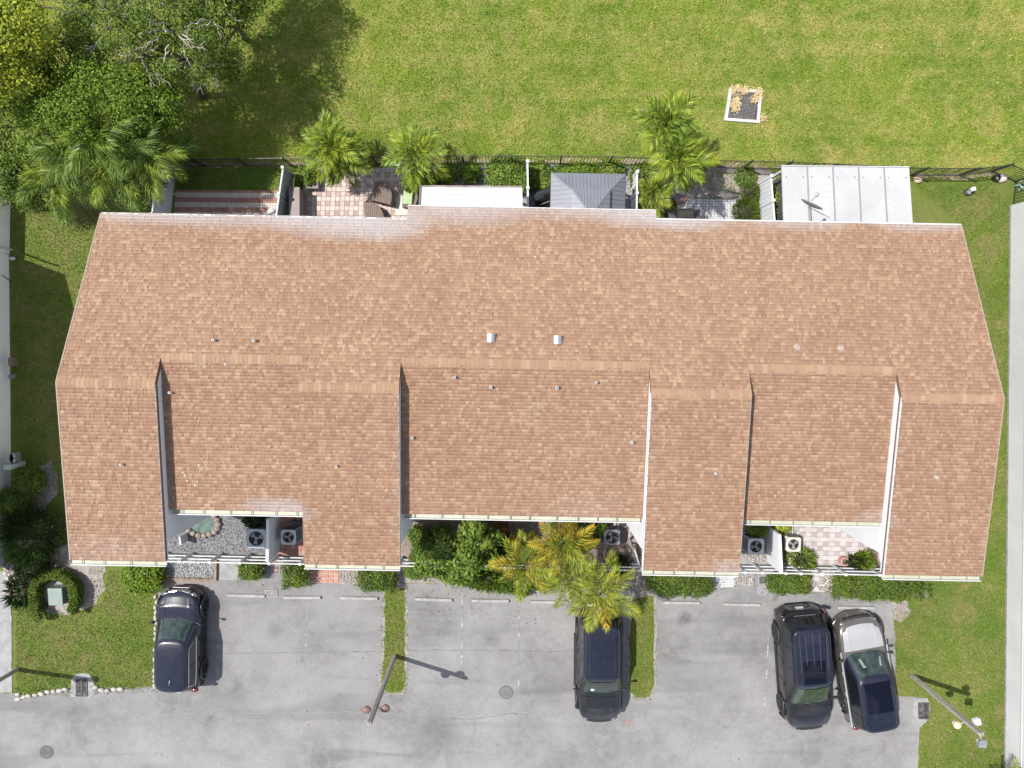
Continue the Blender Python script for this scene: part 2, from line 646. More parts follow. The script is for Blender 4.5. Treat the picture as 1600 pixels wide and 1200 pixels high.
def grow_tree(name, base, label, blobs, m_leaf, m_bark, n_clumps, per, L, W, trunk_r, spread=0.25, twigs=0, group=None, var=0.4, hue=0.12, shell=0.7, m_twig=None, cat='tree'):
    t = thing(name, base, label, cat, group)
    bx, by, _ = base
    cs = np.array(blobs)
    mb = MB()
    top = Vector((cs[:, 0].mean(), cs[:, 1].mean(), cs[:, 2].mean()))
    b = Vector(base)
    fork = b.lerp(top, 0.45)
    mb.tube([b - Vector((0, 0, 0.1)), b.lerp(fork, 0.4) + Vector((0.1, -0.05, 0)), fork], [trunk_r * 1.25, trunk_r, trunk_r * 0.8], 8)
    ends = []
    for bl in blobs:
        c = Vector(bl[:3])
        mid = fork.lerp(c, 0.55) + Vector((random.uniform(-.2, .2), random.uniform(-.2, .2), 0.15))
        mb.tube([fork, mid, c], [trunk_r * 0.7, trunk_r * 0.45, trunk_r * 0.25], 6)
        for _ in range(7):
            d = Vector(rand_dirs(1)[0])
            d.z = abs(d.z) * 0.8
            e = c + Vector((d.x * bl[3], d.y * bl[4], d.z * bl[5])) * 0.85
            mb.tube([c, c.lerp(e, 0.5) + Vector((0, 0, 0.12)), e], [trunk_r * 0.25, trunk_r * 0.14, trunk_r * 0.05], 5)
            ends.append(e)
    mb.build('trunk', m_bark, t, smooth=True)
    pts, out, c = crown_points(blobs, n_clumps, per, spread, shell)
    n = len(pts)
    nrm = unit(out * 0.9 + np.array([0, 0, 0.3]) + rng.normal(size=(n, 3)) * 0.4)
    ax = unit(np.cross(nrm, rand_dirs(n)))
    me = leaf_mesh('crown', pts, ax, nrm, L * rng.uniform(0.7, 1.3, n), W * rng.uniform(0.7, 1.3, n), m_leaf, var, hue, base)
    link_mesh('crown', me, t)
    if twigs:
        tw = MB()
        for _ in range(twigs):
            bl = random.choice(blobs)
            d = Vector(rand_dirs(1)[0])
            d.z = abs(d.z) * .8 + .15
            d.normalize()
            c_ = Vector(bl[:3])
            k0, k1 = random.uniform(.35, .6), random.uniform(.9, 1.08)
            q = []
            for k in range(6):
                f = k0 + (k1 - k0) * k / 5
                q.append(c_ + Vector((d.x * bl[3], d.y * bl[4], d.z * bl[5])) * f + Vector(rand_dirs(1)[0]) * .05)
            tw.tube(q, [.022, .019, .016, .013, .009, .004], 4, False)
            for k in (2, 3, 4):
                e = (d + Vector(rand_dirs(1)[0]) * 1.1).normalized()
                l_ = random.uniform(.18, .5)
                m1 = q[k] + e * l_ * .5 + Vector(rand_dirs(1)[0]) * .04
                tw.tube([q[k], m1, m1 + (e + Vector(rand_dirs(1)[0]) * .5) * l_ * .5], [.011, .008, .003], 3, False)
        tw.build('twigs', m_twig or m_bark, t)['kind'] = 'stuff'
    return t


def bush_points(w, d, h, n, boxy=True, inner=0.25):
    """leaf points over a rounded box of half sizes w, d, height h (local, base at z 0)"""
    e = 4.2 if boxy else 2.0
    v = rand_dirs(n)
    v[:, 2] = np.where(rng.random(n) < 0.75, np.abs(v[:, 2]), v[:, 2])
    k = (np.abs(v) ** e).sum(1, keepdims=True) ** (1 / e)
    s = v / k
    r = 1 - inner * rng.random((n, 1)) ** 1.5 + 0.085 * rng.normal(size=(n, 1))
    p = s * r * np.array([w, d, h / 2]) + np.array([0, 0, h / 2])
    p[:, 2] = np.maximum(p[:, 2], 0.03)
    return p, v


def make_bush(name, base, label, cat, w, d, h, n, m_leaf, L, W, boxy=True, rz=0.0, group=None, var=0.35, hue=0.12, spiky=False):
    t = thing(name, base, label, cat, group, rz)
    p, v = bush_points(w, d, h, n, boxy)
    # hollows and bumps so that the outline is uneven
    f = 1 + 0.07 * np.sin(p[:, :1] * 5.1 + 1) * np.cos(p[:, 1:2] * 6.3) + 0.05 * np.sin(p[:, :1] * 13)
    p = p * f
    if spiky:
        ax = unit(v + np.array([0, 0, 0.25]) + rng.normal(size=(n, 3)) * 0.25)
        nrm = unit(np.cross(ax, rand_dirs(n)))
    else:
        nrm = unit(v * 0.5 + np.array([0, 0, 0.75]) + rng.normal(size=(n, 3)) * 0.6)
        ax = unit(np.cross(nrm, rand_dirs(n)))
    me = leaf_mesh('foliage', p, ax, nrm, L * rng.uniform(.7, 1.3, n), W * rng.uniform(.7, 1.3, n), m_leaf, var, hue)
    link_mesh('foliage', me, t)
    mb = MB()
    for _ in range(9):
        x, y = random.uniform(-.7, .7) * w, random.uniform(-.7, .7) * d
        mb.tube([(x * .6, y * .6, -0.02), (x * .9, y * .9, h * .45), (x, y, h * .8)], [0.02, 0.014, 0.006], 4, False)
    mb.ball((0, 0, h * 0.42), (w * 0.72, d * 0.72, h * 0.4), 10, 6, 0.15)  # dark core, its colour standing in for shade inside the bush
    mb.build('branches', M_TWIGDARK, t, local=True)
    return t


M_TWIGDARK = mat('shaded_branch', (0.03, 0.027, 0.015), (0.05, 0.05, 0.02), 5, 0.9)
M_BARK = mat('grey_bark', (0.08, 0.07, 0.058), (0.14, 0.125, 0.105), 6, 0.9, 0.5, 30)
M_TWIG = mat('pale_twig', (0.36, 0.31, 0.27), (0.46, 0.41, 0.36), 6, 0.9)
L_HEDGE = leaf_mat('hedge_leaf', (0.075, 0.125, 0.018), (0.11, 0.165, 0.024), 0.5)
L_HEDGE2 = leaf_mat('ficus_leaf', (0.07, 0.118, 0.017), (0.125, 0.17, 0.025), 0.45)
L_LIME = leaf_mat('lime_leaf', (0.17, 0.24, 0.02), (0.11, 0.18, 0.02), 0.45)
L_YELLOW = leaf_mat('yellow_green_leaf', (0.30, 0.32, 0.03), (0.21, 0.265, 0.025), 0.5)
L_TREE = leaf_mat('tree_leaf', (0.105, 0.178, 0.018), (0.165, 0.24, 0.026), 0.5)
L_OLIVE = leaf_mat('olive_leaf', (0.098, 0.158, 0.022), (0.155, 0.21, 0.032), 0.5)
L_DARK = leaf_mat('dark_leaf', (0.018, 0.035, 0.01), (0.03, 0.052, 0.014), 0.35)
L_PALM = leaf_mat('palm_leaf', (0.105, 0.165, 0.018), (0.165, 0.22, 0.026), 0.45, .18)
L_PALMD = leaf_mat('glossy_palm_leaf', (0.085, 0.14, 0.026), (0.135, 0.195, 0.034), 0.38)
L_PALMY = leaf_mat('yellowing_palm_leaf', (0.33, 0.245, 0.026), (0.15, 0.185, 0.022), 0.4, .22, scale=1.6)
L_PALMG = leaf_mat('lime_palm_leaf', (0.22, 0.235, 0.028), (0.125, 0.17, 0.02), 0.4, .22, scale=1.4)
L_PLANT = leaf_mat('garden_leaf', (0.098, 0.16, 0.024), (0.155, 0.215, 0.032), 0.42)
L_RED = leaf_mat('red_leaf', (0.25, 0.06, 0.035), (0.14, 0.12, 0.03), 0.4)

# ================================================================== GROUND
mb = MB()
mb.add([(-220, -220, 0), (220, -220, 0), (220, 220, 0), (-220, 220, 0)], [(0, 1, 2, 3)])
tag(mb.build('lawn', M_LAWN), kind='structure')
mb = MB()
a, b, c = P(-60, 262), P(800, 255), P(1425, 274)
mb.add([(-220, a.y, .004), (a.x, a.y, .004), (b.x, b.y, .004), (c.x, c.y, .004), (220, c.y - .3, .004), (220, 220, .004), (-220, 220, .004)], [tuple(range(7))])
tag(mb.build('field', M_FIELD), kind='structure')

PARK = [(244, 903), (340, 903), (345, 906), (480, 908), (640, 912), (745, 912), (1000, 914), (1010, 926), (1112, 924), (1148, 916), (1200, 916),
        (1206, 925), (1305, 926), (1316, 935), (1392, 938), (1399, 990), (1398, 1080), (1404, 1088), (1445, 1090), (1449, 1112), (1436, 1130), (1434, 1200), (1434, 2600),
        (-900, 2600), (-900, 1083), (20, 1083), (60, 1078), (100, 1074), (240, 1074), (243, 1000)]
sheet('parking_lot', PARK, .008, M_ASPHALT, 0.03)
sheet('lawn', [(602, 922), (633, 918), (633, 1070), (628, 1082), (606, 1082), (597, 1076), (600, 1000)], .016, M_LAWN, 0.05)
sheet('lawn', [(988, 934), (1022, 932), (1022, 1070), (1014, 1088), (996, 1090), (984, 1080), (983, 1000)], .016, M_LAWN, 0.05)
sheet('lawn', [(22, 945), (60, 930), (150, 905), (200, 880), (252, 878), (246, 910), (241, 1070), (205, 1077), (150, 1072), (100, 1078), (24, 1088)], .016, M_LAWN, 0.05)
sheet('soil_patch', [(600, 919), (636, 915), (636, 1072), (630, 1086), (603, 1086), (594, 1078), (597, 1000)], .0125, M_SOIL, 0.06)
sheet('soil_patch', [(985, 930), (1025, 929), (1025, 1072), (1016, 1092), (993, 1094), (981, 1082), (980, 1000)], .0125, M_SOIL, 0.06)
# paved walk at the far left, worn pale
sheet('walkway', [(-300, 897), (14, 892), (18, 930), (19, 1082), (-300, 1086)], .020, M_CONCRETE, 0.02)
# drain aprons of smooth pale concrete
sheet('drain_apron', [(110, 1088), (112, 1062), (120, 1052), (137, 1051), (146, 1062), (148, 1085), (140, 1090)], .022, M_CONCRETE, 0.02)
sheet('drain_apron', [(1425, 1128), (1428, 1092), (1449, 1090), (1453, 1108), (1447, 1128), (1438, 1136)], .022, M_CONCRETE, 0.03)

# beds in front of the houses
sheet('garden_bed', [(248, 800), (250, 880), (245, 900), (340, 903), (400, 905), (640, 911), (745, 911), (1003, 913), (1010, 925), (1112, 924), (1148, 914), (1200, 914), (1450, 934), (1450, 800)], .012, M_SOIL, 0.03)
# soft borders of soil
sheet('soil_patch', [(80, 720), (92, 745), (88, 775), (62, 800), (45, 790), (58, 765), (66, 745), (60, 728)], .014, M_SOIL, 0.12)
sheet('soil_patch', [(92, 870), (160, 868), (165, 920), (150, 945), (105, 960), (75, 955), (70, 925)], .018, M_SOIL, 0.12)
sheet('soil_patch', [(75, 868), (95, 852), (112, 850), (112, 884), (80, 890)], .014, M_SOIL, 0.08)
sheet('soil_patch', [(8, 880), (30, 872), (52, 895), (48, 925), (25, 940), (8, 930)], .019, M_SOIL, 0.1)
sheet('soil_patch', [(1392, 938), (1420, 935), (1424, 955), (1408, 972), (1393, 968)], .014, M_SOIL, 0.12)
sheet('soil_patch', [(1080, 263), (1185, 262), (1215, 270), (1190, 300), (1160, 312), (1045, 312), (1040, 280)], .012, M_SOIL, 0.15)
sheet('soil_patch', [(1425, 272), (1500, 274), (1548, 268), (1574, 280), (1545, 275), (1500, 280), (1440, 279)], .012, M_STRAWSOIL, 0.1)
sheet('soil_patch', [(280, 262), (450, 258), (730, 254), (1000, 256), (1220, 262), (1420, 274), (1420, 269), (1220, 258), (1000, 250), (730, 249), (450, 253), (280, 257)], .013, M_STRAWSOIL, 0.07)
sheet('gravel_bed', [(655, 262), (830, 258), (830, 330), (655, 330)], .014, M_WGRAVEL, 0.05)
sheet('gravel_bed', [(830, 257), (1000, 258), (1000, 335), (830, 330)], .014, M_WGRAVEL, 0.05)
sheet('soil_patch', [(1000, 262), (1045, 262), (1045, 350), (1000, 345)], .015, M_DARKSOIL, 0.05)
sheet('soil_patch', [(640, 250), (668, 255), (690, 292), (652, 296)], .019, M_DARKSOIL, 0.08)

# ---- courtyards and front walks
sheet('courtyard', [(262, 795), (433, 798), (433, 868), (262, 864)], .020, mat('shaded_chip_ground', (0.13, 0.13, 0.137), (0.19, 0.19, 0.197), 7, .9, .6, 30, fine=.5, fscale=26), 0.0)  # left court ground: white chips darkened in colour for the shade there
sheet('courtyard', [(628, 800), (1003, 812), (1003, 876), (628, 870)], .016, M_MULCH, 0.0)
sheet('courtyard', [(1150, 808), (1200, 810), (1200, 880), (1150, 880)], .020, M_WGRAVEL, 0.0)
sheet('gravel_bed', [(262, 866), (338, 868), (337, 902), (250, 902)], .020, M_WGRAVEL, 0.03)
sheet('walkway', [(342, 868), (376, 868), (376, 907), (342, 906)], .022, M_CONCRETE, 0.0)
sheet('garden_bed', [(640, 880), (745, 882), (745, 911), (640, 911)], .018, M_SOIL, 0.03)
sheet('gravel_bed', [(525, 880), (625, 882), (625, 911), (530, 912)], .018, M_SOIL, 0.03)
sheet('walkway', [(408, 880), (443, 880), (443, 909), (408, 908)], .022, M_DULLCONC, 0.01)
sheet('garden_bed', [(1000, 880), (1020, 880), (1020, 930), (986, 932), (988, 905)], .018, M_SOIL, 0.04)
sheet('gravel_bed', [(1146, 885), (1180, 885), (1178, 916), (1146, 914)], .018, M_WGRAVEL, 0.04)
sheet('walkway', [(1176, 895), (1206, 895), (1212, 930), (1180, 938)], .022, M_DULLCONC, 0.03)
sheet('walkway', [(1130, 918), (1310, 926), (1392, 938), (1390, 944), (1130, 938)], .010, M_DULLCONC, 0.03)


# ---- laid pavers
def paver_field(name, corners, nu, nv, gap, h, pick, mats, piece='paver', stuff=False, z=.02, base_mat=None, px=True, skip=None):
    a, b, c, d = [P(*p) for p in corners] if px else corners
    org = Vector((a.x, a.y, 0))
    base = MB()
    lo = [(p.x, p.y, z) for p in (a, b, c, d)]
    base.add(lo, [(3, 2, 1, 0) if (b - a).cross(d - a).z < 0 else (0, 1, 2, 3)])
    root = base.build(name, base_mat or M_DULLCONC, org=org)
    tag(root, kind='structure')
    us, vs2 = (b - a).length / nu, (d - a).length / nv
    eu, ev = (b - a).normalized(), (d - a).normalized()
    ang = math.atan2(eu.y, eu.x)
    shared = {}
    big = {}
    for j in range(nv):
        for i in range(nu):
            k = pick(i, j)
            if k is None or (skip and skip(i, j)):
                continue
            cu, cv = (i + .5) / nu, (j + .5) / nv
            p = a.lerp(b, cu).lerp(d.lerp(c, cu), cv)
            hh = h + random.uniform(-.003, .003)
            if stuff:
                m = big.setdefault(k, MB())
                m.box((p.x, p.y, z + hh / 2 + .001), (us - gap, vs2 - gap, hh), ang)
            else:
                if k not in shared:
                    q = MB()
                    x, y, t = (us - gap) / 2, (vs2 - gap) / 2, .006
                    q.hexa([(-x, -y, 0), (x, -y, 0), (x, y, 0), (-x, y, 0)], [(-x, -y, h - t), (x, -y, h - t), (x, y, h - t), (-x, y, h - t)])
                    q.hexa([(-x, -y, h - t), (x, -y, h - t), (x, y, h - t), (-x, y, h - t)], [(-x + t, -y + t, h), (x - t, -y + t, h), (x - t, y - t, h), (-x + t, y - t, h)])
                    shared[k] = q.mesh(piece, mats[k])
                inst(piece, shared[k], root, (p.x - org.x, p.y - org.y, z + .001 + random.uniform(-.003, .002)), (random.uniform(-.006, .006), random.uniform(-.006, .006), ang + random.uniform(-.008, .008)))
    for k, m in big.items():
        o = m.build(piece, mats[k], root, org=org)
        o['kind'] = 'stuff'
    return root


V_PINK = mat('pink_paver', (0.40, 0.325, 0.29), (0.47, 0.39, 0.355), 3, 0.85, fine=0.25, fscale=30)
V_TAUPE = mat('taupe_paver', (0.30, 0.215, 0.19), (0.35, 0.26, 0.23), 3, 0.85, fine=0.25, fscale=30)
V_CREAM = mat('cream_brick', (0.44, 0.375, 0.335), (0.5, 0.44, 0.40), 3, 0.85, fine=0.25, fscale=30)
V_RED = mat('red_brick', (0.26, 0.13, 0.1), (0.33, 0.18, 0.145), 3, 0.85, fine=0.25, fscale=30)
V_WHITE = mat('whitewashed_brick', (0.36, 0.36, 0.368), (0.43, 0.43, 0.438), 3, 0.8, fine=0.15, fscale=30)
V_TERRA = mat('terracotta_paver', (0.31, 0.145, 0.1), (0.39, 0.2, 0.15), 3, 0.85, fine=0.25, fscale=30)
V_PALE = mat('pale_lilac_paver', (0.36, 0.325, 0.32), (0.43, 0.39, 0.385), 3, 0.85, fine=0.25, fscale=30)
V_GREY = mat('grey_lilac_paver', (0.27, 0.235, 0.23), (0.31, 0.275, 0.27), 3, 0.85, fine=0.25, fscale=30)
PV = {'pink': V_PINK, 'taupe': V_TAUPE, 'cream': V_CREAM, 'red': V_RED, 'white': V_WHITE, 'terra': V_TERRA, 'pale': V_PALE, 'grey': V_GREY}
# rear patio, pink with darker squares
paver_field('patio', [(476, 262), (662, 262), (655, 352), (470, 352)], 25, 12, .012, .03,
            lambda i, j: 'taupe' if (i % 2 == 1 and j % 2 == (1 if j < 6 else 1)) else ('pink' if random.random() < .75 else 'cream'), PV, base_mat=V_PINK)
# striped brick patio
stripe = ['red', 'cream', 'cream', 'red', 'cream', 'cream', 'cream', 'red', 'red', 'cream']
paver_field('patio', [(275, 297), (444, 298), (441, 352), (272, 350)], 42, 14, .01, .03,
            lambda i, j: ['red', 'cream', 'cream', 'red', 'red', 'cream', 'cream', 'red', 'red', 'cream', 'cream', 'red', 'red', 'cream'][j], PV, 'brick', True, base_mat=V_CREAM)
# whitewashed brick patio
paver_field('patio', [(1062, 311), (1150, 312), (1154, 362), (1046, 360)], 19, 13, .012, .03, lambda i, j: 'white', PV, 'brick', base_mat=V_PALE)
# terracotta courtyard
paver_field('courtyard', [(438, 798), (482, 799), (480, 868), (436, 867)], 5, 8, .012, .03, lambda i, j: 'terra' if random.random() < .85 else 'taupe', PV, base_mat=V_TERRA)
paver_field('front_walk', [(482, 882), (530, 883), (530, 911), (481, 910)], 6, 4, .03, .03, lambda i, j: 'terra', PV, base_mat=V_CREAM)
paver_field('front_walk', [(728, 868), (790, 870), (775, 912), (730, 911)], 6, 5, .02, .03, lambda i, j: 'terra', PV, base_mat=V_TERRA)
# right courtyard and its walk
paver_field('courtyard', [(1200, 808), (1400, 812), (1390, 884), (1206, 880)], 21, 10, .012, .03,
            lambda i, j: 'grey' if (i % 2 == 1 and j % 2 == 1) or (i % 4 == 0 and j % 4 == 2) else 'pale', PV, base_mat=V_PALE)
paver_field('front_walk', [(1264, 884), (1306, 885), (1305, 925), (1262, 924)], 5, 5, .012, .03, lambda i, j: 'grey' if (i + j) % 3 == 1 else 'pale', PV, base_mat=V_PALE)
paver_field('front_walk', [(1110, 880), (1148, 881), (1146, 917), (1112, 918)], 7, 9, .012, .03, lambda i, j: 'white', PV, 'brick', base_mat=V_PALE)

# painted bay lines, worn through in places
t = NT('worn_white_line')
co = t.pos()
t.l.new(t.mix(t.ramp(t.noise(co, 2.6, 5, 0.7), 0.48, 0.72), (0.155, 0.153, 0.157), (0.42, 0.42, 0.42)), t.b.inputs['Base Color'])
t.b.inputs['Roughness'].default_value = 0.85
M_LINE = t.mat
for (x0, y0, x1, y1, w) in ((722, 914, 721, 1082, .07), (811, 940, 810, 1092, .06), (341, 1008, 339, 1068, .06), (1201, 985, 1195, 1105, .06), (480, 940, 478, 1010, .05)):
    a, b = P(x0, y0), P(x1, y1)
    m = MB()
    n = Vector((b.y - a.y, a.x - b.x, 0)).normalized() * w / 2
    up = Vector((0, 0, .013))
    m.quad(a + n + up, a - n + up, b - n + up, b + n + up)
    o = m.build('parking_line', M_LINE)
    if o.data.polygons[0].normal.z < 0:
        o.data.flip_normals()
    tag(o, kind='structure')
# joints and seams in the asphalt
M_SEAM = mat('asphalt_seam', (0.1, 0.098, 0.1), (0.17, 0.168, 0.172), 3, 0.95)
M_SEAMP = mat('pale_seam', (0.225, 0.22, 0.22), (0.17, 0.166, 0.166), 2, 0.95)
for k, pts in enumerate(([(318, 1021), (420, 1020), (596, 1018)], [(640, 1016), (760, 1016), (905, 1018)], [(250, 1116), (420, 1114), (560, 1112), (700, 1118), (810, 1112), (905, 1117)],
                         [(360, 946), (470, 948), (598, 946)], [(700, 1122), (740, 1124), (800, 1114), (840, 1117)])):
    m = MB()
    q = [P(*p) for p in pts]
    path = []
    for i in range(len(q) - 1):
        n = int((q[i + 1] - q[i]).length / .25)
        path += [q[i].lerp(q[i + 1], j / n) + Vector((0, random.uniform(-.018, .018), 0)) for j in range(n)]
    for i in range(len(path) - 1):
        w = random.uniform(.008, .022)
        a, b = path[i], path[i + 1]
        m.quad((a.x, a.y - w, .0125), (b.x, b.y - w, .0125), (b.x, b.y + w, .0125), (a.x, a.y + w, .0125))
    tag(m.build('asphalt_seam', M_SEAM if k not in (2, 3) else M_SEAMP), kind='structure')

# wandering cracks and little dark specks
m = MB()
for (x, y, ang0, ln) in ((560, 1130, .3, 3.0), (690, 1135, -.6, 2.2), (660, 1150, .2, 2.6), (330, 1122, .1, .8), (740, 1150, 1.2, 1.4), (860, 1120, -.2, 1.8), (1040, 1010, 1.3, 1.5), (470, 1035, .4, 1.2), (1120, 1130, .1, 2.2),
                       (250, 1150, .2, 1.6), (1180, 1170, .5, 1.8), (890, 1000, 1.1, 1.2), (610, 1100, -.1, 1.2)):
    for br in range(2):
        p = P(x, y)
        a_ = ang0 + br * random.uniform(.5, 1.0)
        n = int(ln * (1 - .45 * br) / .07)
        for i in range(n):
            a_ += random.uniform(-.55, .55)
            a_ += (ang0 + br * .7 - a_) * .15
            q = p + Vector((math.cos(a_), math.sin(a_), 0)) * .07
            w = random.uniform(.003, .010) * (1 - .6 * i / n)
            nv = Vector((-math.sin(a_), math.cos(a_), 0)) * w
            z_ = Vector((0, 0, .0125 + .0005 * br))
            m.quad(p - nv + z_, q - nv + z_, q + nv + z_, p + nv + z_)
            p = q
tag(m.build('asphalt_crack', M_SEAM), kind='structure')
m = MB()
for _ in range(210):
    p = P(random.uniform(250, 1390), random.uniform(945, 1195))
    m.cyl((p.x, p.y), random.uniform(.008, .028), .009, .013, 6)
o = m.build('dirt', M_SEAM)
tag(o, kind='stuff')

# ================================================================== TOWNHOUSE ROW
BO = Vector((-14.46, -1.48, 0))
YAW = R(-1.06)
BS = Vector((math.cos(YAW), math.sin(YAW), 0))
BT = Vector((math.sin(YAW), -math.cos(YAW), 0))
HL = 30.1                                     # length
RIDGE, KR, KF = 7.30, 0.468, 0.0845           # ridge height, rear pitch, front pitch
T_RR, T_FR, T_FC = -0.83, 5.92, 4.25          # recessed ridge, front eave of raised / recessed roofs
SEC = [(0.0, 3.13, 1), (3.13, 7.70, 0), (7.70, 10.87, 1), (10.87, 18.88, 0), (18.88, 22.08, 1), (22.08, 26.85, 0), (26.85, HL, 1)]
JOG = [(0.0, 10.68, -5.72), (10.68, 19.42, -6.22), (19.42, HL, -5.90)]


def Bp(s, t, z=0.0):
    v = BO + BS * s + BT * t
    return Vector((v.x, v.y, z))


def z_rear(t):
    return RIDGE + KR * t


def z_front(t, raised):
    return RIDGE - KF * t if raised else RIDGE + KR * T_RR - KF * (t - T_RR)


def roof_hit(px, py, fn):
    h = 7.0
    for _ in range(8):
        p = P(px, py, h)
        t = (p - BO).dot(BT)
        h = fn(t)
    return P(px, py, h), (P(px, py, h) - BO).dot(BS), t


house = thing('townhouse', Bp(HL / 2, 0, 0), 'long townhouse row under a tan shingle roof with stepped front sections', 'townhouse')
HO = house.location.copy()

t = NT('tan_shingle')
co = t.pos()
col = t.attr('tint')
col = t.mix(t.math('MULTIPLY', t.ramp(t.noise(co, 0.28, 5, 0.6), 0.38, 0.68), 0.6), col, t.mix(1.0, col, (0.88, 0.82, 0.80), 'MULTIPLY'))
# faint run-off streaks down the slopes
rs = t.ramp(t.noise(t.scaled(co, (2.2, 0.16, 0.3)), 1.0, 5, 0.65), 0.5, 0.75)
col = t.mix(t.math('MULTIPLY', rs, 0.3), col, t.mix(1.0, col, (0.84, 0.83, 0.84), 'MULTIPLY'))
col = t.mix(0.4, col, t.mix(t.ramp(t.noise(co, 55.0, 3, 0.7), 0.25, 0.75), (0.6, 0.6, 0.6), (1.35, 1.35, 1.35)), 'MULTIPLY')
t.l.new(col, t.b.inputs['Base Color'])
t.b.inputs['Roughness'].default_value = 0.9
t.b.inputs['Specular IOR Level'].default_value = 0.3
M_SHINGLE = t.mat

PAL = np.array([(0.268, 0.157, 0.103), (0.218, 0.12, 0.08), (0.345, 0.232, 0.155), (0.243, 0.14, 0.092), (0.188, 0.103, 0.07), (0.30, 0.188, 0.122), (0.25, 0.13, 0.096)])
PALW = np.array([.22, .16, .15, .16, .10, .13, .08])
PAL = PAL.mean(0) + (PAL - PAL.mean(0)) * 0.54
PAL = PAL * np.array([1.03, 1.08, 1.07])
# bleached and lichen-grey areas: centre along the house, centre across, half length, half width, amount
BLEACH = [(4.8, -5.72, 3.0, .45, .6), (8.6, -5.65, 2.4, .7, .8), (10.2, -5.5, 1.2, .6, .6), (12.6, -6.2, 2.4, .7, .55), (16.2, -6.2, 1.2, .45, .5), (18.6, -6.1, 1.6, .5, .75), (20.5, -5.9, 1.4, .4, .7), (24.5, -5.9, 1.6, .3, .5),
          (28.6, -5.85, 1.6, .25, .5), (6.6, 4.1, 1.0, .35, .5), (7.3, 4.2, .8, .3, .45), (21.6, 5.8, .5, .3, .4), (1.5, 5.6, 2.5, .6, .12), (17.0, 3.9, 1.2, .5, .1), (2.0, -5.7, 2.0, .3, .5), (26.6, 4.1, .6, .3, .3)]


def tab_colour(s, t):
    c = PAL[rng.choice(len(PAL), p=PALW)] * rng.uniform(.93, 1.07)
    for (a, b, la, lb, k) in BLEACH:
        d = ((s - a) / la) ** 2 + ((t - b) / lb) ** 2
        if d < 1.6:
            f = k * max(0.0, 1 - d / 1.6) ** 1.1 * rng.uniform(.8, 1.0)
            c = c * (1 - f) + np.array((0.37, 0.355, 0.36)) * f
    if t < -4.5:
        te = next(q for (x, y, q) in JOG if x <= s <= y + 1e-3)
        f = .5 * math.exp(-(t - te) / .22) * (.55 + .45 * math.sin(s * 1.7) * math.sin(s * .63 + 1)) * (1.0 if s < 22 else .6)
        c = c * (1 - f) + np.array((0.38, 0.365, 0.37)) * f
    return c


def shingles(courses, zf, down):
    """courses: (t_high, t_low, [(s0, s1)]); down = +1 front slope, -1 rear slope"""
    V, F, C = [], [], []
    for (th, tl, segs) in courses:
        for (s0, s1) in segs:
            s = s0
            first = True
            while s < s1 - 1e-4:
                w = random.choice((.06, .08, .10, .13, .17)) * random.uniform(.85, 1.15)
                if first:
                    w *= random.uniform(.3, 1)
                    first = False
                e = min(s + w, s1)
                if s1 - e < .05:
                    e = s1
                hi = .024 if random.random() < .45 else .007
                tl2 = tl + down * random.uniform(-.004, .004)
                a = Bp(s + .0015, th, zf(th) + .004)
                b = Bp(e - .0015, th, zf(th) + .004)
                c = Bp(e - .0015, tl2, zf(tl2) + .004 + hi)
                d = Bp(s + .0015, tl2, zf(tl2) + .004 + hi)
                c2, d2 = Vector((c.x, c.y, c.z - hi - .004)), Vector((d.x, d.y, d.z - hi - .004))
                o = len(V)
                V += [a, b, c, d, c2, d2]
                q = [(o, o + 3, o + 2, o + 1), (o + 3, o + 5, o + 4, o + 2)] if down > 0 else [(o, o + 1, o + 2, o + 3), (o + 2, o + 4, o + 5, o + 3)]
                F += q
                col = tab_colour((s + e) / 2, (th + tl) / 2)
                C += [col] * 6
                s = e
    V = np.array([tuple(v - HO) for v in V])
    return np_mesh('shingle', V, np.array(F, dtype=np.int32), M_SHINGLE, np.array(C))


def slope_slab(name, quads):
    m = MB()
    for (pts) in quads:
        m.hexa([p - Vector((0, 0, .16)) for p in pts], [p - Vector((0, 0, .004)) for p in pts])
    return m.build(name, M_DECK, house)


# rear slope, one deck with its tabs in continuous courses
EX_R, EX_F = .1132, .1135
cuts = sorted({x for s in SEC for x in s[:2]} | {x for j in JOG for x in j[:2]})
strips = []
for a, b in zip(cuts[:-1], cuts[1:]):
    m_ = (a + b) / 2
    raised = next(r for (x, y, r) in SEC if x <= m_ <= y)
    te = next(t_ for (x, y, t_) in JOG if x <= m_ <= y)
    strips.append((a, b, 0.0 if raised else T_RR, te))
rear = slope_slab('rear_roof_slope', [[Bp(a, te, z_rear(te)), Bp(b, te, z_rear(te)), Bp(b, tr, z_rear(tr)), Bp(a, tr, z_rear(tr))] for (a, b, tr, te) in strips])
courses = []
k = 0
while -k * EX_R > -6.3:
    th, tl = -k * EX_R, -(k + 1) * EX_R
    segs = []
    for (a, b, tr, te) in strips:
        if th <= tr + 1e-6 and th > te + .02:
            if segs and abs(segs[-1][1] - a) < 1e-6:
                segs[-1] = (segs[-1][0], b)
            else:
                segs.append((a, b))
    courses.append((th, max(tl, -6.24), segs))
    k += 1
o = link_mesh('shingle', shingles(courses, z_rear, -1), rear)
o['kind'] = 'stuff'

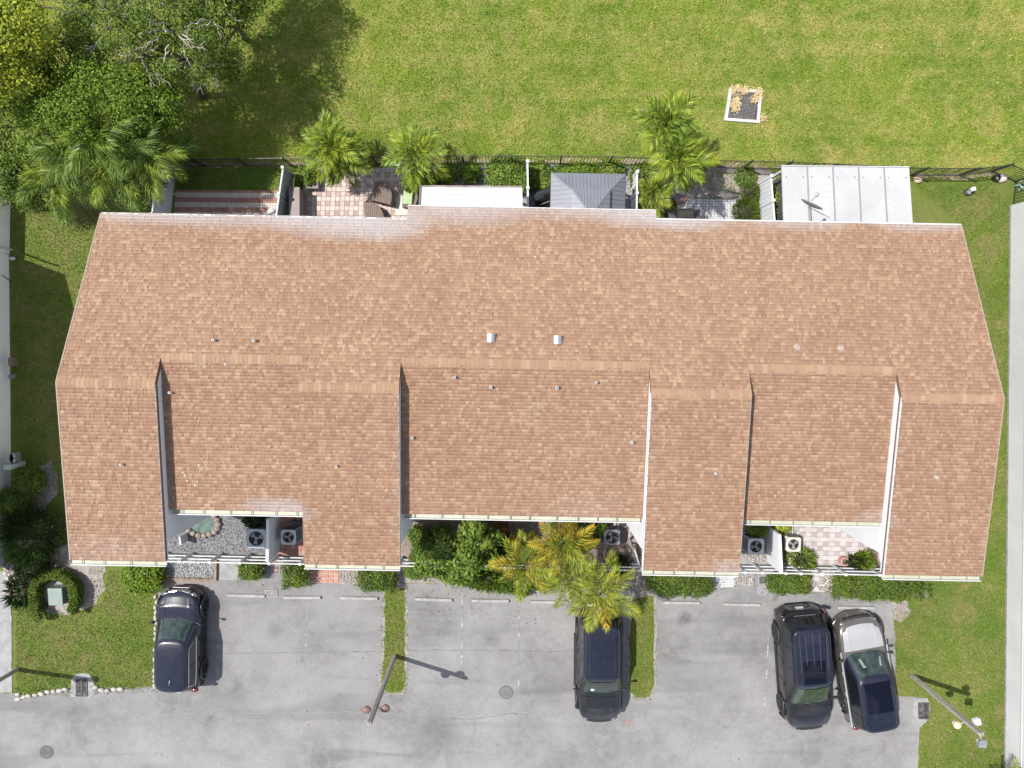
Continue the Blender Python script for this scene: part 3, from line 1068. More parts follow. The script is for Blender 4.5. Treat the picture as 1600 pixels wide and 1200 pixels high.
# ridge cap pieces (shared meshes, a few tones)
cap_cols = [(0.275, 0.174, 0.112), (0.305, 0.205, 0.138), (0.262, 0.164, 0.108), (0.27, 0.17, 0.106), (0.285, 0.183, 0.119), (0.255, 0.158, 0.105)]
cap_meshes = []
for cc in cap_cols:
    m = MB()
    w, hh = .152, .012
    for sgn, kk, dd in ((-1, KR, .135), (1, KF, .155)):
        x0, x1 = -w / 2, w / 2
        a, b = (x0, 0, hh * .4), (x1, 0, hh)
        c, d = (x1, -sgn * dd, hh - kk * dd), (x0, -sgn * dd, hh * .4 - kk * dd)
        f = [a, b, c, d]
        g = [Vector(p) - Vector((0, 0, .012)) for p in f]
        if sgn < 0:
            m.hexa(g, f)
        else:
            m.hexa(g[::-1], f[::-1])
    me = m.mesh('ridge_cap', M_SHINGLE)
    at = me.attributes.new('tint', 'FLOAT_COLOR', 'POINT')
    at.data.foreach_set('color', np.tile(np.array((*cc, 1), dtype=np.float32), len(me.vertices)))
    cap_meshes.append(me)

for (s0, s1, raised) in SEC:
    t0, t1 = (0.0, T_FR) if raised else (T_RR, T_FC)
    zf = (lambda r: (lambda t_: z_front(t_, r)))(raised)
    sl = slope_slab('front_roof_slope', [[Bp(s0, t1, zf(t1)), Bp(s1, t1, zf(t1)), Bp(s1, t0, zf(t0)), Bp(s0, t0, zf(t0))][::-1]])
    n = round((t1 - t0) / EX_F)
    ex = (t1 - t0) / n
    cs = [(t0 + k * ex, t0 + (k + 1) * ex, [(s0 + .004, s1 - .004)]) for k in range(n)]
    o = link_mesh('shingle', shingles(cs, zf, 1), sl)
    o['kind'] = 'stuff'
    n = round((s1 - s0) / .147)
    for k in range(n):
        s = s0 + (k + .5) * (s1 - s0) / n
        p = Bp(s, t0, zf(t0) + .014) - HO
        inst('ridge_cap', random.choice(cap_meshes), sl, p, (0, 0, YAW))

# walls
def wall_slab(name, s, th, poly, m=M_STUCCO):
    mb_ = MB()
    lo = [Bp(s, t_, z_) for t_, z_ in poly]
    hi = [Bp(s + th, t_, z_) for t_, z_ in poly]
    n_ = len(poly)
    mb_.add(lo + hi, [tuple(range(n_)), tuple(range(n_, 2 * n_))[::-1]] + [(i, n_ + i, n_ + (i + 1) % n_, (i + 1) % n_) for i in range(n_)])
    return mb_.build(name, m, house)


def fin(s, th):
    zr = z_rear(T_RR)
    return wall_slab('party_wall', s, th, [(T_RR, zr - .1), (T_RR, zr - .02), (0, RIDGE - .03), (T_FR, z_front(T_FR, 1) - .03), (T_FR, z_front(T_FR, 1) - .24), (5.30, z_front(5.3, 1) - .30), (5.30, 0), (3.4, 0), (3.4, 6.0), (T_RR, 6.2)])


TH = .16
for i, (s0, s1, raised) in enumerate(SEC):
    if raised:
        if i > 0:
            fin(s0 + .012, TH)
        if i < len(SEC) - 1:
            fin(s1 - .012 - TH, TH)
end_poly = [(-5.15, 0), (5.28, 0), (5.28, z_front(5.28, 1) - .17), (0, RIDGE - .17), (-5.15, z_rear(-5.15) - .17)]
wall_slab('wall', .12, .2, end_poly)
wall_slab('wall', HL - .32, .2, end_poly)


def wall_t(s0, s1, t_, th, z1, m=M_STUCCO):
    mb_ = MB()
    lo = [Bp(s0, t_, 0), Bp(s1, t_, 0), Bp(s1, t_ + th, 0), Bp(s0, t_ + th, 0)]
    mb_.hexa(lo[::-1], [p + Vector((0, 0, z1)) for p in lo][::-1])
    return mb_.build('wall', m, house)


def opening(s0, s1, z0, z1, t_, out, door=False):
    """a framed window or door on a wall face at t_; out = +1 faces the street"""
    mb_ = MB()
    for (a, b, c, d) in ((s0, s0 + .06, z0, z1), (s1 - .06, s1, z0, z1), (s0 + .06, s1 - .06, z0, z0 + .06), (s0 + .06, s1 - .06, z1 - .06, z1)):
        p = [Bp(a, t_, c), Bp(b, t_, c), Bp(b, t_ + out * .05, c), Bp(a, t_ + out * .05, c)]
        mb_.hexa(p, [q + Vector((0, 0, d - c)) for q in p])
    fr = mb_.build('door_frame' if door else 'window', M_WHITE, house)
    g = MB()
    p = [Bp(s0 + .06, t_ + out * .004, z0 + .06), Bp(s1 - .06, t_ + out * .004, z0 + .06), Bp(s1 - .06, t_ + out * .03, z0 + .06), Bp(s0 + .06, t_ + out * .03, z0 + .06)]
    g.hexa(p, [q + Vector((0, 0, z1 - z0 - .12)) for q in p])
    g.build('door' if door else 'pane', M_DOOR if door else M_GLASS, fr, org=HO)


for i, (s0, s1, raised) in enumerate(SEC):
    if raised:
        a, b = s0 + (.32 if i == 0 else TH), s1 - (.32 if i == len(SEC) - 1 else TH)
        wall_t(a, b, 5.08, .2, z_front(5.28, 1) - .17)
        opening(a + .6, b - .6, 3.9, 5.3, 5.28, 1)
        opening(a + .4, a + 1.4, .05, 2.15, 5.28, 1, True)
    else:
        wall_t(s0 + .01, s1 - .01, 3.4, .2, z_front(3.6, 0) - .17)
        opening(s0 + .8, s0 + 2.4, 3.6, 5.0, 3.6, 1)
        opening(s1 - 2.4, s1 - .8, .9, 2.2, 3.6, 1)
for (a, b, te) in JOG:
    wall_t(a + .33, b - .33, te + .55, .2, z_rear(te + .55) - .17)
    for q in np.arange(a + 1.2, b - 2.2, 3.6):
        opening(q, q + 1.9, .06, 2.2, te + .55, -1)

# gutters, drip edges
def gutter(s0, s1, t_, z_):
    mb_ = MB()
    mb_.hexa([Bp(s0, t_ + .145, z_ - .10), Bp(s1, t_ + .145, z_ - .10), Bp(s1, t_ + .005, z_ - .10), Bp(s0, t_ + .005, z_ - .10)],
             [Bp(s0, t_ + .145, z_ - .085), Bp(s1, t_ + .145, z_ - .085), Bp(s1, t_ + .005, z_ - .085), Bp(s0, t_ + .005, z_ - .085)])
    g = mb_.build('gutter', M_GUTTER, house)
    lip = MB()
    lip.hexa([Bp(s0, t_ + .178, z_ - .105), Bp(s1, t_ + .178, z_ - .105), Bp(s1, t_ + .147, z_ - .105), Bp(s0, t_ + .147, z_ - .105)],
             [Bp(s0, t_ + .178, z_ + .005), Bp(s1, t_ + .178, z_ + .005), Bp(s1, t_ + .147, z_ + .005), Bp(s0, t_ + .147, z_ + .005)])
    lip.build('gutter_lip', M_WHITE, g, org=HO)
    s = s0 + .35
    while s < s1 - .2:
        h_ = MB()
        h_.hexa([Bp(s, t_ + .146, z_ - .03), Bp(s + .022, t_ + .146, z_ - .03), Bp(s + .022, t_ + .008, z_ - .03), Bp(s, t_ + .008, z_ - .03)],
                [Bp(s, t_ + .146, z_ - .015), Bp(s + .022, t_ + .146, z_ - .015), Bp(s + .022, t_ + .008, z_ - .015), Bp(s, t_ + .008, z_ - .015)])
        h_.build('gutter_hanger', M_DULLCONC, g, org=HO)
        s += random.uniform(.6, .95)


M_DRIP = mat('grey_drip_edge', (0.2, 0.19, 0.19), (0.25, 0.24, 0.24), 6, .6)


def drip(s0, s1, t0, z0, t1, z1, w=.035, m=M_WHITE):
    mb_ = MB()
    mb_.beam(Bp(s0, t0, z0), Bp(s1, t1, z1), w, .05)
    mb_.build('drip_edge', m, house)


for i, (s0, s1, raised) in enumerate(SEC):
    t1 = T_FR if raised else T_FC
    gutter(s0 + (0 if raised else .05), s1 + (0 if raised else -.05), t1, z_front(t1, raised) - .02)
for (a, b, te) in JOG:
    drip(a, b, te - .01, z_rear(te) - .02, te - .01, z_rear(te) - .02, .05)
for i, (s, side) in enumerate([(0, -1), (HL, 1)]):
    drip(s + side * .012, s + side * .012, 0, RIDGE - .01, T_FR, z_front(T_FR, 1) - .01, .03, M_LEAD)
    te = JOG[0 if i == 0 else 2][2]
    drip(s + side * .012, s + side * .012, 0, RIDGE - .01, te, z_rear(te) - .01, .03, M_LEAD)
for (s, w, m) in ((18.88, .04, M_WHITE), (26.85, .04, M_WHITE), (10.87, .02, M_DRIP), (3.13, .02, M_DRIP), (22.08, .02, M_DRIP)):
    drip(s, s, 0, RIDGE - .012, T_FR, z_front(T_FR, 1) - .012, w, m)

# plumbing vents and box vents on the roof
def pipe_vent(px, py, fn, nrm_k, r=.045, h=.22, flash=True):
    p, s, t_ = roof_hit(px, py, fn)
    mb_ = MB()
    mb_.ring((p.x, p.y), r * .62, r, p.z - .02, p.z + h, 14)
    mb_.mi = 1
    mb_.cyl((p.x, p.y), r * .62, p.z, p.z + h * .5, 12)
    v = mb_.build('vent_pipe', [M_PIPE, M_HOLE], house)
    if flash:
        f = MB()
        a = .13
        f.add([Bp(s - a, t_ - a * 1.1, fn(t_ - a * 1.1) + .026), Bp(s + a, t_ - a * 1.1, fn(t_ - a * 1.1) + .026), Bp(s + a, t_ + a, fn(t_ + a) + .026), Bp(s - a, t_ + a, fn(t_ + a) + .026)], [(3, 2, 1, 0)])
        f.build('flashing', M_SHINGLED, v, org=HO)
        f = MB()
        f.cyl((p.x, p.y), r * 1.9, p.z + .005, p.z + .07, 12, r * 1.05)
        f.build('boot', M_LEAD, v, org=HO)


M_SHINGLED = mat('faded_flashing', (0.23, 0.14, 0.1), (0.26, 0.16, 0.118), 6, 0.7)
fr_, fc_ = (lambda t_: z_front(t_, 1)), (lambda t_: z_front(t_, 0))
for (x, y) in ((336, 531), (399, 532)):
    pipe_vent(x, y, z_rear, KR, .04, .2, False)
for (x, y) in ((1246, 543), (1314, 545)):
    pipe_vent(x, y, z_rear, KR, .07, .05)
for (x, y) in ((268, 613), (353, 569), (711, 589), (767, 604), (870, 605), (931, 597), (645, 683), (987, 690)):
    pipe_vent(x, y, fc_, KF, .04 if (x, y) not in ((767, 604), (870, 605)) else .05, .18 if x not in (353,) else .05, False)
for (x, y) in ((192, 725), (527, 728), (1117, 739), (1460, 745)):
    pipe_vent(x, y, fr_, KF, .035, .16, False)
for (x, y) in ((767, 528), (871, 531)):
    p, s, t_ = roof_hit(x, y, z_rear)
    mb_ = MB()
    hh = .16
    prof = []
    for kx in range(9):
        a = math.pi * kx / 8
        prof.append((-.15 * math.cos(a), .05 + .1 * math.sin(a)))
    prof = [(-.15, -.06)] + prof + [(.15, -.06)]
    n = len(prof)
    lo = [Bp(s + x_, t_ - .14, p.z + z_) for x_, z_ in prof]
    hi = [Bp(s + x_, t_ + .14, p.z + z_) for x_, z_ in prof]
    mb_.add(lo + hi, [tuple(range(n)), tuple(range(n, 2 * n))[::-1]] + [(i, n + i, n + i + 1, i + 1) for i in range(n - 1)])
    v = mb_.build('roof_vent', M_METAL, house, smooth=False)
    mb_ = MB()
    for kz in range(3):
        mb_.box((p.x + BT.x * .15, p.y + BT.y * .15, p.z - .02 + kz * .04), (.24, .012, .02), YAW)
    mb_.build('louvre', M_HOLE, v, org=HO)
# pale droppings on the shingles
mb_ = MB()
for (x, y) in ((311, 727), (289, 743), (293, 751), (305, 758), (286, 738), (836, 402)):
    p, s, t_ = roof_hit(x, y, fc_ if y > 600 else z_rear)
    mb_.ball((p.x, p.y, p.z + .02), (.03, .04, .012), 8, 4)
o = mb_.build('bird_droppings', M_WHITE, house)
o['kind'] = 'stuff'

# ================================================================== FENCES AND WALLS
# black picket fence behind the yards
FP = [P(255, 261.5), P(455, 258.5), P(725, 255), P(950, 256.5), P(1100, 262), P(1220, 264.5), P(1423, 274), P(1499, 274), P(1549, 268.5)]
FP2 = [P(1549, 268.5), P(1585, 284), P(1581, 321)]
FH = 1.25


def picket_fence(pts, label, step, alike):
    f = thing('picket_fence', pts[0], label, 'fence')
    me = {}
    q = MB()
    q.box((0, 0, FH / 2 + .02), (.018, .018, FH - .06))
    pick = q.mesh('picket', M_BLACKMETAL)
    q = MB()
    q.box((0, 0, FH / 2), (.06, .06, FH + .06))
    q.box((0, 0, FH + .045), (.08, .08, .03))
    post = q.mesh('post', M_BLACKMETAL)
    acc, nxt, npick = 0.0, 0.0, 0
    for a, b in zip(pts[:-1], pts[1:]):
        L = (b - a).length
        d = (b - a).normalized()
        ang = math.atan2(d.y, d.x)
        nb = max(1, round(L / 1.83))
        for i in range(nb):
            p = a.lerp(b, i / nb) - pts[0]
            inst('post', post, f, p, (random.uniform(-.015, .015), random.uniform(-.015, .015), ang))
            q0, q1 = a.lerp(b, i / nb), a.lerp(b, (i + 1) / nb)
            for z in (.10, FH - .03):
                r = MB()
                r.beam(q0 + Vector((0, 0, z)), q1 + Vector((0, 0, z)), .026, .03)
                r.build('rail', M_BLACKMETAL, f)
            seg = (q1 - q0).length
            k = max(1, int(round(seg / step)))
            for j in range(1, k):
                inst('picket', pick, f, q0.lerp(q1, j / k) - pts[0], (random.uniform(-.02, .02), random.uniform(-.012, .012), ang))
    inst('post', post, f, pts[-1] - pts[0])
    return f


picket_fence(FP, 'long black picket fence between the back yards and the field', .128, 1)
picket_fence(FP2, 'short return of black picket fence by the corner of the white building', .128, 1)


def panel_fence(name, px0, px1, h, label, m, boards=True, z0=.03, post_m=None):
    """privacy screen between two yards; px0, px1 = its foot in the photo"""
    a, b = P(*px0), P(*px1)
    f = thing(name, a, label, 'fence')
    d = (b - a).normalized()
    L = (b - a).length
    n = max(2, round(L / .17))
    ang = math.atan2(d.y, d.x)
    for i in range(n):
        q = MB()
        q.box((0, 0, 0), (L / n - .008, .035, h - .12))
        inst('plank', SH.setdefault((name, m.name, round(L / n, 3), h), q.mesh('plank', m)), f, d * (L * (i + .5) / n) + Vector((0, 0, z0 + (h - .12) / 2 + .04)), (0, random.uniform(-.004, .004), ang))
    r = MB()
    r.beam(a + Vector((0, 0, h)), b + Vector((0, 0, h)), .06, .05)
    r.build('top_rail', post_m or m, f)
    for k in (0, .5, 1):
        r = MB()
        p = a.lerp(b, k)
        r.box((p.x, p.y, (h + .08) / 2), (.09, .09, h + .08), ang)
        r.box((p.x, p.y, h + .1), (.11, .11, .04), ang)
        r.build('post', post_m or m, f)
    return f


SH = {}
M_GREYP = mat('grey_vinyl', (0.30, 0.33, 0.35), (0.36, 0.39, 0.41), 2, 0.5)
panel_fence('privacy_fence', (460, 275), (449, 352), 1.45, 'grey panel fence beside the pink tiled patio', M_GREYP)
panel_fence('privacy_fence', (823, 266), (824, 345), 1.45, 'narrow white panel fence between the white roof and the grey gazebo', M_WPANEL)
panel_fence('privacy_fence', (986, 281), (985, 345), 1.45, 'white panel fence right beside the grey gazebo', M_WPANEL)
panel_fence('privacy_fence', (1184, 288), (1190, 360), 1.5, 'wide white panel fence between the white brick patio and the white panel roof', M_WPANEL)
panel_fence('privacy_fence', (276, 262), (266, 345), 1.5, 'white panel fence half hidden under the big palm clump', M_WPANEL)


# white three-rail fence along the front yards
a, b = P(262, 862.5), P(1388, 884)
ff = thing('rail_fence', a, 'white three rail fence running across the front yards', 'fence')
d = (b - a).normalized()
L = (b - a).length
ang = math.atan2(d.y, d.x)
q = MB()
q.box((0, 0, .63), (.09, .09, 1.26))
q.box((0, 0, 1.275), (.11, .11, .03))
post = q.mesh('post', M_WHITE)
posts_px = [262, 302, 347, 392, 436, 482, 530, 580, 628, 680, 735, 790, 840, 895, 950, 1000, 1050, 1100, 1148, 1175, 1210, 1233, 1264, 1300, 1351, 1388]
prev = None
for px in posts_px:
    p = a + d * ((px - 262) / (1388 - 262) * L)
    inst('post', post, ff, p - a, (0, 0, ang))
    if prev is not None and not (px in (376,)):
        for z in (.42, .82, 1.22):
            r = MB()
            r.beam(prev + d * .046 + Vector((0, 0, z)), p - d * .046 + Vector((0, 0, z)), .045, .10)
            r.build('rail', M_WHITE, ff)
    prev = p


# low white yard walls between the front yards
def yard_wall(px0, px1, h, th, label):
    a, b = P(*px0), P(*px1)
    w = MB()
    w.beam(Vector((a.x, a.y, h / 2)), Vector((b.x, b.y, h / 2)), th, h)
    o = w.build('yard_wall', M_STUCCO, org=tuple(a))
    tag(o, label, 'wall')
    b_ = o.modifiers.new('bevel', 'BEVEL')
    b_.width = .012
    return o


yard_wall((437, 797), (436, 861), 1.5, .12, 'white yard wall between the two air conditioners at the left')
yard_wall((1198, 820), (1201, 878), 1.5, .12, 'white yard wall beside the air conditioner at the right courtyard')

# ================================================================== PATIO COVERS
M_WROOF = mat('white_roof_panel', (0.40, 0.40, 0.403), (0.33, 0.33, 0.336), 0.9, 0.5, fine=0.08, fscale=9, p=(0.3, 0.75))
M_WROOFD = mat('stained_white_roof', (0.45, 0.45, 0.452), (0.30, 0.30, 0.308), 1.4, 0.6, fine=0.12, fscale=9, p=(0.45, 0.8))


def frame_of(pxs, h):
    q = [P(x, y, h) for x, y in pxs]
    return q


cv = thing('patio_cover', P(1320, 305, 0), 'white patio roof of five long panels beside the satellite dish', 'patio cover')
z = 2.55
q = frame_of([(1221, 260), (1421, 262), (1427, 352), (1224, 352)], z)
a, b, c, d = q
c = b + (c - b) * 1.25
d = a + (d - a) * 1.25
for i in range(5):
    u0, u1 = i / 5 + .0025, (i + 1) / 5 - .0025
    m = MB()
    lo = [a.lerp(b, u0), a.lerp(b, u1), d.lerp(c, u1), d.lerp(c, u0)]
    m.hexa([p - Vector((0, 0, .07)) for p in lo][::-1], [p.copy() for p in lo][::-1])
    pn = m.build('roof_panel', M_WROOF, cv)
    m = MB()
    e0, e1 = a.lerp(b, u1), d.lerp(c, u1)
    if i < 4:
        m.beam(e0 + Vector((.012, 0, .012)), e1 + Vector((.012, 0, .012)), .045, .03)
        m.build('seam_cap', mat('grey_seam_cap', (0.20, 0.205, 0.215), rough=.5), pn, org=cv.location)
    for uu in (u0 + .03, u1 - .03):
        m = MB()
        for vv in (.14, .86):
            p = a.lerp(b, uu).lerp(d.lerp(c, uu), vv)
            m.cyl((p.x, p.y), .028, z - .002, z + .012, 10)
            m.build('screw_cap', M_DULLCONC, pn, org=cv.location)
            m = MB()
for p in (a, b, a.lerp(b, .5)):
    m = MB()
    m.box((p.x + (.12 if p is a else -.12 if p is b else 0), p.y - .12, z / 2 - .07), (.09, .09, z - .14))
    m.build('post', M_WHITE, cv)
m = MB()
m.beam(a + Vector((.05, -.12, -.11)), b + Vector((-.05, -.12, -.11)), .08, .08)
m.build('beam', M_WHITE, cv)
m = MB()
m.beam(a + Vector((0, .03, -.04)), b + Vector((0, .03, -.04)), .03, .11)
m.build('fascia', M_WHITE, cv)

# storage locker between the fence and this cover
p = P(1212, 318)
m = MB()
m.box((p.x, p.y, .85), (.5, 1.7, 1.7), YAW)
m.box((p.x, p.y, 1.73), (.56, 1.76, .05), YAW)
o = m.build('storage_cabinet', mat('dark_grey_resin', (0.06, 0.06, 0.062), (0.09, 0.09, 0.092), 4, .6), org=(p.x, p.y, 0), bevel=.01)
tag(o, 'dark grey cabinet tucked against the white panel roof', 'cabinet')

# satellite dish standing at the eave, over the cover
p0 = P(1268, 346, 4.35)
dish = thing('satellite_dish', p0, 'grey satellite dish on a mast above the white panel roof', 'satellite dish')
top = P(1267, 322, 4.9)
m = MB()
m.tube([p0 + Vector((0, -.25, -.05)), p0, top - Vector((0, 0, .05))], .026, 8)
m.build('mast', M_METAL, dish)
m = MB()
m.tube([top - Vector((0, 0, .2)), P(1296, 340, 4.45)], .014, 6)
m.build('brace', M_METAL, dish)
m = MB()
ax = Vector((0.42, 0.84, 0.18)).normalized()
e1 = ax.cross(Vector((0, 0, 1))).normalized()
e2 = e1.cross(ax).normalized()
vs_, fs_ = [], []
for k in range(6):
    r = .40 * k / 5
    for i in range(24):
        an = 2 * math.pi * i / 24
        vs_.append(top + ax * (r * r * .45) + e1 * r * math.cos(an) + e2 * r * .92 * math.sin(an))
for k in range(5):
    fs_ += [(k * 24 + i, k * 24 + (i + 1) % 24, (k + 1) * 24 + (i + 1) % 24, (k + 1) * 24 + i) for i in range(24)]
m.add(vs_, fs_)
o = m.build('reflector', mat('grey_dish', (0.17, 0.175, 0.18), (0.2, 0.205, 0.21), 5, .5), dish, smooth=True)
so = o.modifiers.new('thickness', 'SOLIDIFY')
so.thickness = .012
m = MB()
fp = top + ax * .42 - e2 * .02
m.tube([top - e2 * .34 + ax * .05, top - e2 * .32 + ax * .2, fp], .013, 6)
m.build('feed_arm', M_METAL, dish)
m = MB()
m.ball(fp, (.06, .075, .05), 10, 6)
m.build('receiver', M_METAL, dish, smooth=True)

# flat white roof with rusty edge
cv = thing('patio_cover', P(738, 310, 0), 'flat stained white patio roof with a dark back edge', 'patio cover')
z = 2.5
q = frame_of([(659, 292), (816, 293), (817, 352), (656, 352)], z)
m = MB()
m.hexa([p - Vector((0, 0, .08)) for p in q][::-1], q[::-1])
rf = m.build('roof_panel', M_WROOFD, cv)
m = MB()
m.beam(q[0] + Vector((-.03, .028, -.02)), q[1] + Vector((0, .028, -.02)), .05, .11)
m.build('edge_trim', mat('rusty_brown_trim', (0.16, 0.11, 0.1), (0.3, 0.26, 0.25), 3, .7), cv)
m = MB()
m.beam(q[0] + Vector((-.045, .05, -.03)), q[3] + Vector((-.045, 0, -.03)), .07, .13)
m.build('side_trim', mat('charcoal_trim', (0.05, 0.052, 0.056), (0.08, 0.08, 0.085), 4, .5), cv)
for i in range(22):
    u = .07 + .86 * i / 21
    pp = q[0].lerp(q[1], u).lerp(q[3].lerp(q[2], u), .2)
    m = MB()
    m.cyl((pp.x, pp.y), .02, z - .002, z + .01, 8)
    m.build('screw_cap', M_DULLCONC, rf, org=cv.location)
for u in (.03, .12):
    for k in (.3, .45, .6):
        pp = q[1].lerp(q[0], .045 if u == .03 else .957).lerp(q[2], k)
        m = MB()
        m.cyl((pp.x, pp.y), .018, z - .002, z + .01, 8)
        m.build('screw_cap', M_DULLCONC, rf, org=cv.location)
for p in (q[0], q[1]):
    m = MB()
    m.box((p.x + (.1 if p is q[0] else -.1), p.y - .1, z / 2 - .04), (.09, .09, z - .08))
    m.build('post', M_WHITE, cv)

# grey hard-top gazebo: two tiers of ribbed panels
GZ = 2.45
c0, c1 = P(861.5, 270.5, GZ), P(977.5, 272.5, GZ)
ux = (c1 - c0).normalized()
uy = Vector((ux.y, -ux.x, 0))
W, D = (c1 - c0).length, 3.0
gz = thing('gazebo', c0 + ux * W / 2 + uy * D / 2 - Vector((0, 0, GZ)), 'grey hip roofed metal gazebo beside the rear wall', 'gazebo')
M_GAZ = mat('grey_steel_roof', (0.135, 0.142, 0.165), (0.155, 0.162, 0.186), 1.5, .5, metal=.1)
M_GAZF = mat('charcoal_frame', (0.04, 0.04, 0.043), (0.06, 0.06, 0.063), 4, .5)


def G3(x, y, z):
    return c0 + ux * x + uy * y + Vector((0, 0, z - 0))


def ribbed(name, A, B, C, Dd, parent, n):
    """trapezoid roof plane A-B (eave) to Dd-C (top) laid with n separate ribbed sheets"""
    up = (B - A).cross(Dd - A).normalized()
    if up.z < 0:
        up = -up
    e = (B - A)
    Lh = e.length
    ed = e.normalized()
    base = MB()
    base.add([A, B, C, Dd], [(0, 1, 2, 3)])
    o_ = base.build(name, M_GAZ, parent)
    sx0, sx1 = (Dd - A).dot(ed), (C - A).dot(ed)
    run = (Dd - A) - ed * sx0
    for i in range(n):
        x0, x1 = Lh * i / n + .005, Lh * (i + 1) / n - .012
        # clip the strip against the hips
        def top_at(x):
            if x < sx0:
                return x / max(sx0, 1e-6)
            if x > sx1:
                return (Lh - x) / max(Lh - sx1, 1e-6)
            return 1.0
        h0, h1 = max(.01, top_at(x0)), max(.01, top_at(x1))
        pts = [A + ed * x0, A + ed * x1, A + ed * x1 + run * h1, A + ed * x0 + run * h0]
        m_ = MB()
        m_.hexa([p + up * .002 for p in pts], [p + up * .018 for p in pts])
        m_.build('panel', M_GAZ, o_, org=gz.location)
    return o_


hz1, in1 = .40, .78       # rise and run of the lower tier
hx = .80
A0, B0, C0, D0 = G3(0, 0, 0), G3(W, 0, 0), G3(W, D, 0), G3(0, D, 0)
A1, B1, C1, D1 = G3(hx, .74, hz1), G3(W - hx + .1, .74, hz1), G3(W - hx + .1, D - .74, hz1), G3(hx, D - .74, hz1)
ribbed('lower_roof', A0, B0, B1, A1, gz, 21)
ribbed('lower_roof', B0, C0, C1, B1, gz, 18)
ribbed('lower_roof', D0, A0, A1, D1, gz, 18)
ribbed('lower_roof', C0, D0, D1, C1, gz, 21)
dz = Vector((0, 0, .11))
ex_ = .06
A2, B2, C2, D2 = A1 + dz - ux * ex_ - uy * ex_, B1 + dz + ux * ex_ - uy * ex_, C1 + dz + ux * ex_ + uy * ex_, D1 + dz - ux * ex_ + uy * ex_
w2 = (B2 - A2).length
d2 = (D2 - A2).length
R0, R1 = A2 + ux * d2 * .36 + uy * d2 / 2 + Vector((0, 0, .26)), B2 - ux * d2 * .36 + uy * d2 / 2 + Vector((0, 0, .26))
ribbed('upper_roof', A2, B2, R1, R0, gz, 12)
ribbed('upper_roof', C2, D2, R0, R1, gz, 12)
ribbed('upper_roof', B2, C2, R1 + uy * .01, R1, gz, 9)
ribbed('upper_roof', D2, A2, R0, R0 + uy * .01, gz, 9)
for (p, q_) in ((A0, A1), (B0, B1), (C0, C1), (D0, D1), (A2, R0), (B2, R1), (C2, R1), (D2, R0), (R0, R1)):
    m = MB()
    m.beam(p + Vector((0, 0, .018)), q_ + Vector((0, 0, .018)), .05, .02)
    m.build('hip_cap', M_GAZ, gz)
m = MB()
for (p, q_) in ((A0, B0), (B0, C0), (C0, D0), (D0, A0)):
    m.beam(p - Vector((0, 0, .06)), q_ - Vector((0, 0, .06)), .05, .1)
m.build('eave_frame', M_GAZF, gz)
m = MB()
for (p, q_) in ((A1, B1), (B1, C1), (C1, D1), (D1, A1)):
    m.beam(p + Vector((0, 0, .05)), q_ + Vector((0, 0, .05)), .03, .1)
m.build('vent_frame', M_GAZF, gz)
for p in (A0 + ux * .12 + uy * .12, B0 - ux * .12 + uy * .12, C0 - ux * .12 - uy * .12, D0 + ux * .12 - uy * .12):
    m = MB()
    m.box((p.x, p.y, (GZ - .1) / 2), (.1, .1, GZ - .1), YAW)
    m.build('post', M_GAZF, gz)

# ================================================================== REAR YARD FURNITURE
M_BROWN = mat('brown_wicker', (0.13, 0.095, 0.075), (0.18, 0.135, 0.11), 12, .75, .3, 80)
M_BROWN2 = mat('taupe_locker', (0.16, 0.13, 0.125), (0.2, 0.165, 0.155), 3, .6)


def rounded_seat(px, h, label, w, dd, rz, big):
    """curved brown outdoor settee module: rounded back corner, slatted top"""
    base = P(px[0], px[1], 0)
    tt = thing('outdoor_sofa', base, label, 'outdoor sofa', None, rz)
    def outline(k):
        pts = [(-w / 2, -dd / 2), (w / 2, -dd / 2)]
        r = min(w, dd) * .75
        for i in range(9):
            a_ = math.pi / 2 * i / 8
            pts.append((w / 2 - r + r * math.cos(a_), dd / 2 - r + r * math.sin(a_)))
        pts.append((-w / 2, dd / 2))
        return [(x * k, y * k) for x, y in pts]
    m_ = MB()
    m_.prism(outline(1.0), 0.03, h)
    m_.build('body', M_BROWN, tt, local=True, bevel=.03)
    n = 9
    for i in range(n):
        x0 = -w / 2 + .05 + (w - .1) * i / n
        x1 = x0 + (w - .1) / n - .012
        r = min(w, dd) * .75
        xm = max(x1 - (w / 2 - r), 0)
        y1 = dd / 2 - (r - math.sqrt(max(r * r - xm * xm, 0.0001))) - .05
        m_ = MB()
        m_.box(((x0 + x1) / 2, (y1 - dd / 2 + .05) / 2, h + .008), (x1 - x0, y1 + dd / 2 - .05, .014))
        m_.build('slat', M_BROWN, tt, local=True)
    return tt


rounded_seat((603, 305), .55, 'brown rounded slatted sofa under the palm shadow on the pink patio', .78, .82, R(-14), True)
rounded_seat((588, 336), .55, 'brown rounded slatted sofa half under the roof edge', .8, .85, R(2), False)
p = P(470, 322)
lk = thing('deck_box', p, 'taupe deck box standing beside the grey panel fence', 'deck box')
m = MB()
m.box((p.x, p.y, .42), (.40, 1.15, .84), YAW)
m.build('body', M_BROWN2, lk, bevel=.015)
m = MB()
m.box((p.x, p.y, .875), (.44, 1.19, .06), YAW)
m.build('lid', M_BROWN2, lk, bevel=.015)
m = MB()
m.ball((p.x - .02, p.y + .12, .91), (.035, .03, .012), 8, 4)
m.build('knob', M_HOLE, lk)
# square planter near the fence
p = P(492, 287)
m = MB()
m.box((p.x, p.y, .2), (.5, .55, .4), YAW)
o = m.build('planter_box', M_BROWN2, org=(p.x, p.y, 0), bevel=.02)
tag(o, 'dark square planter on the back corner of the pink patio', 'planter')
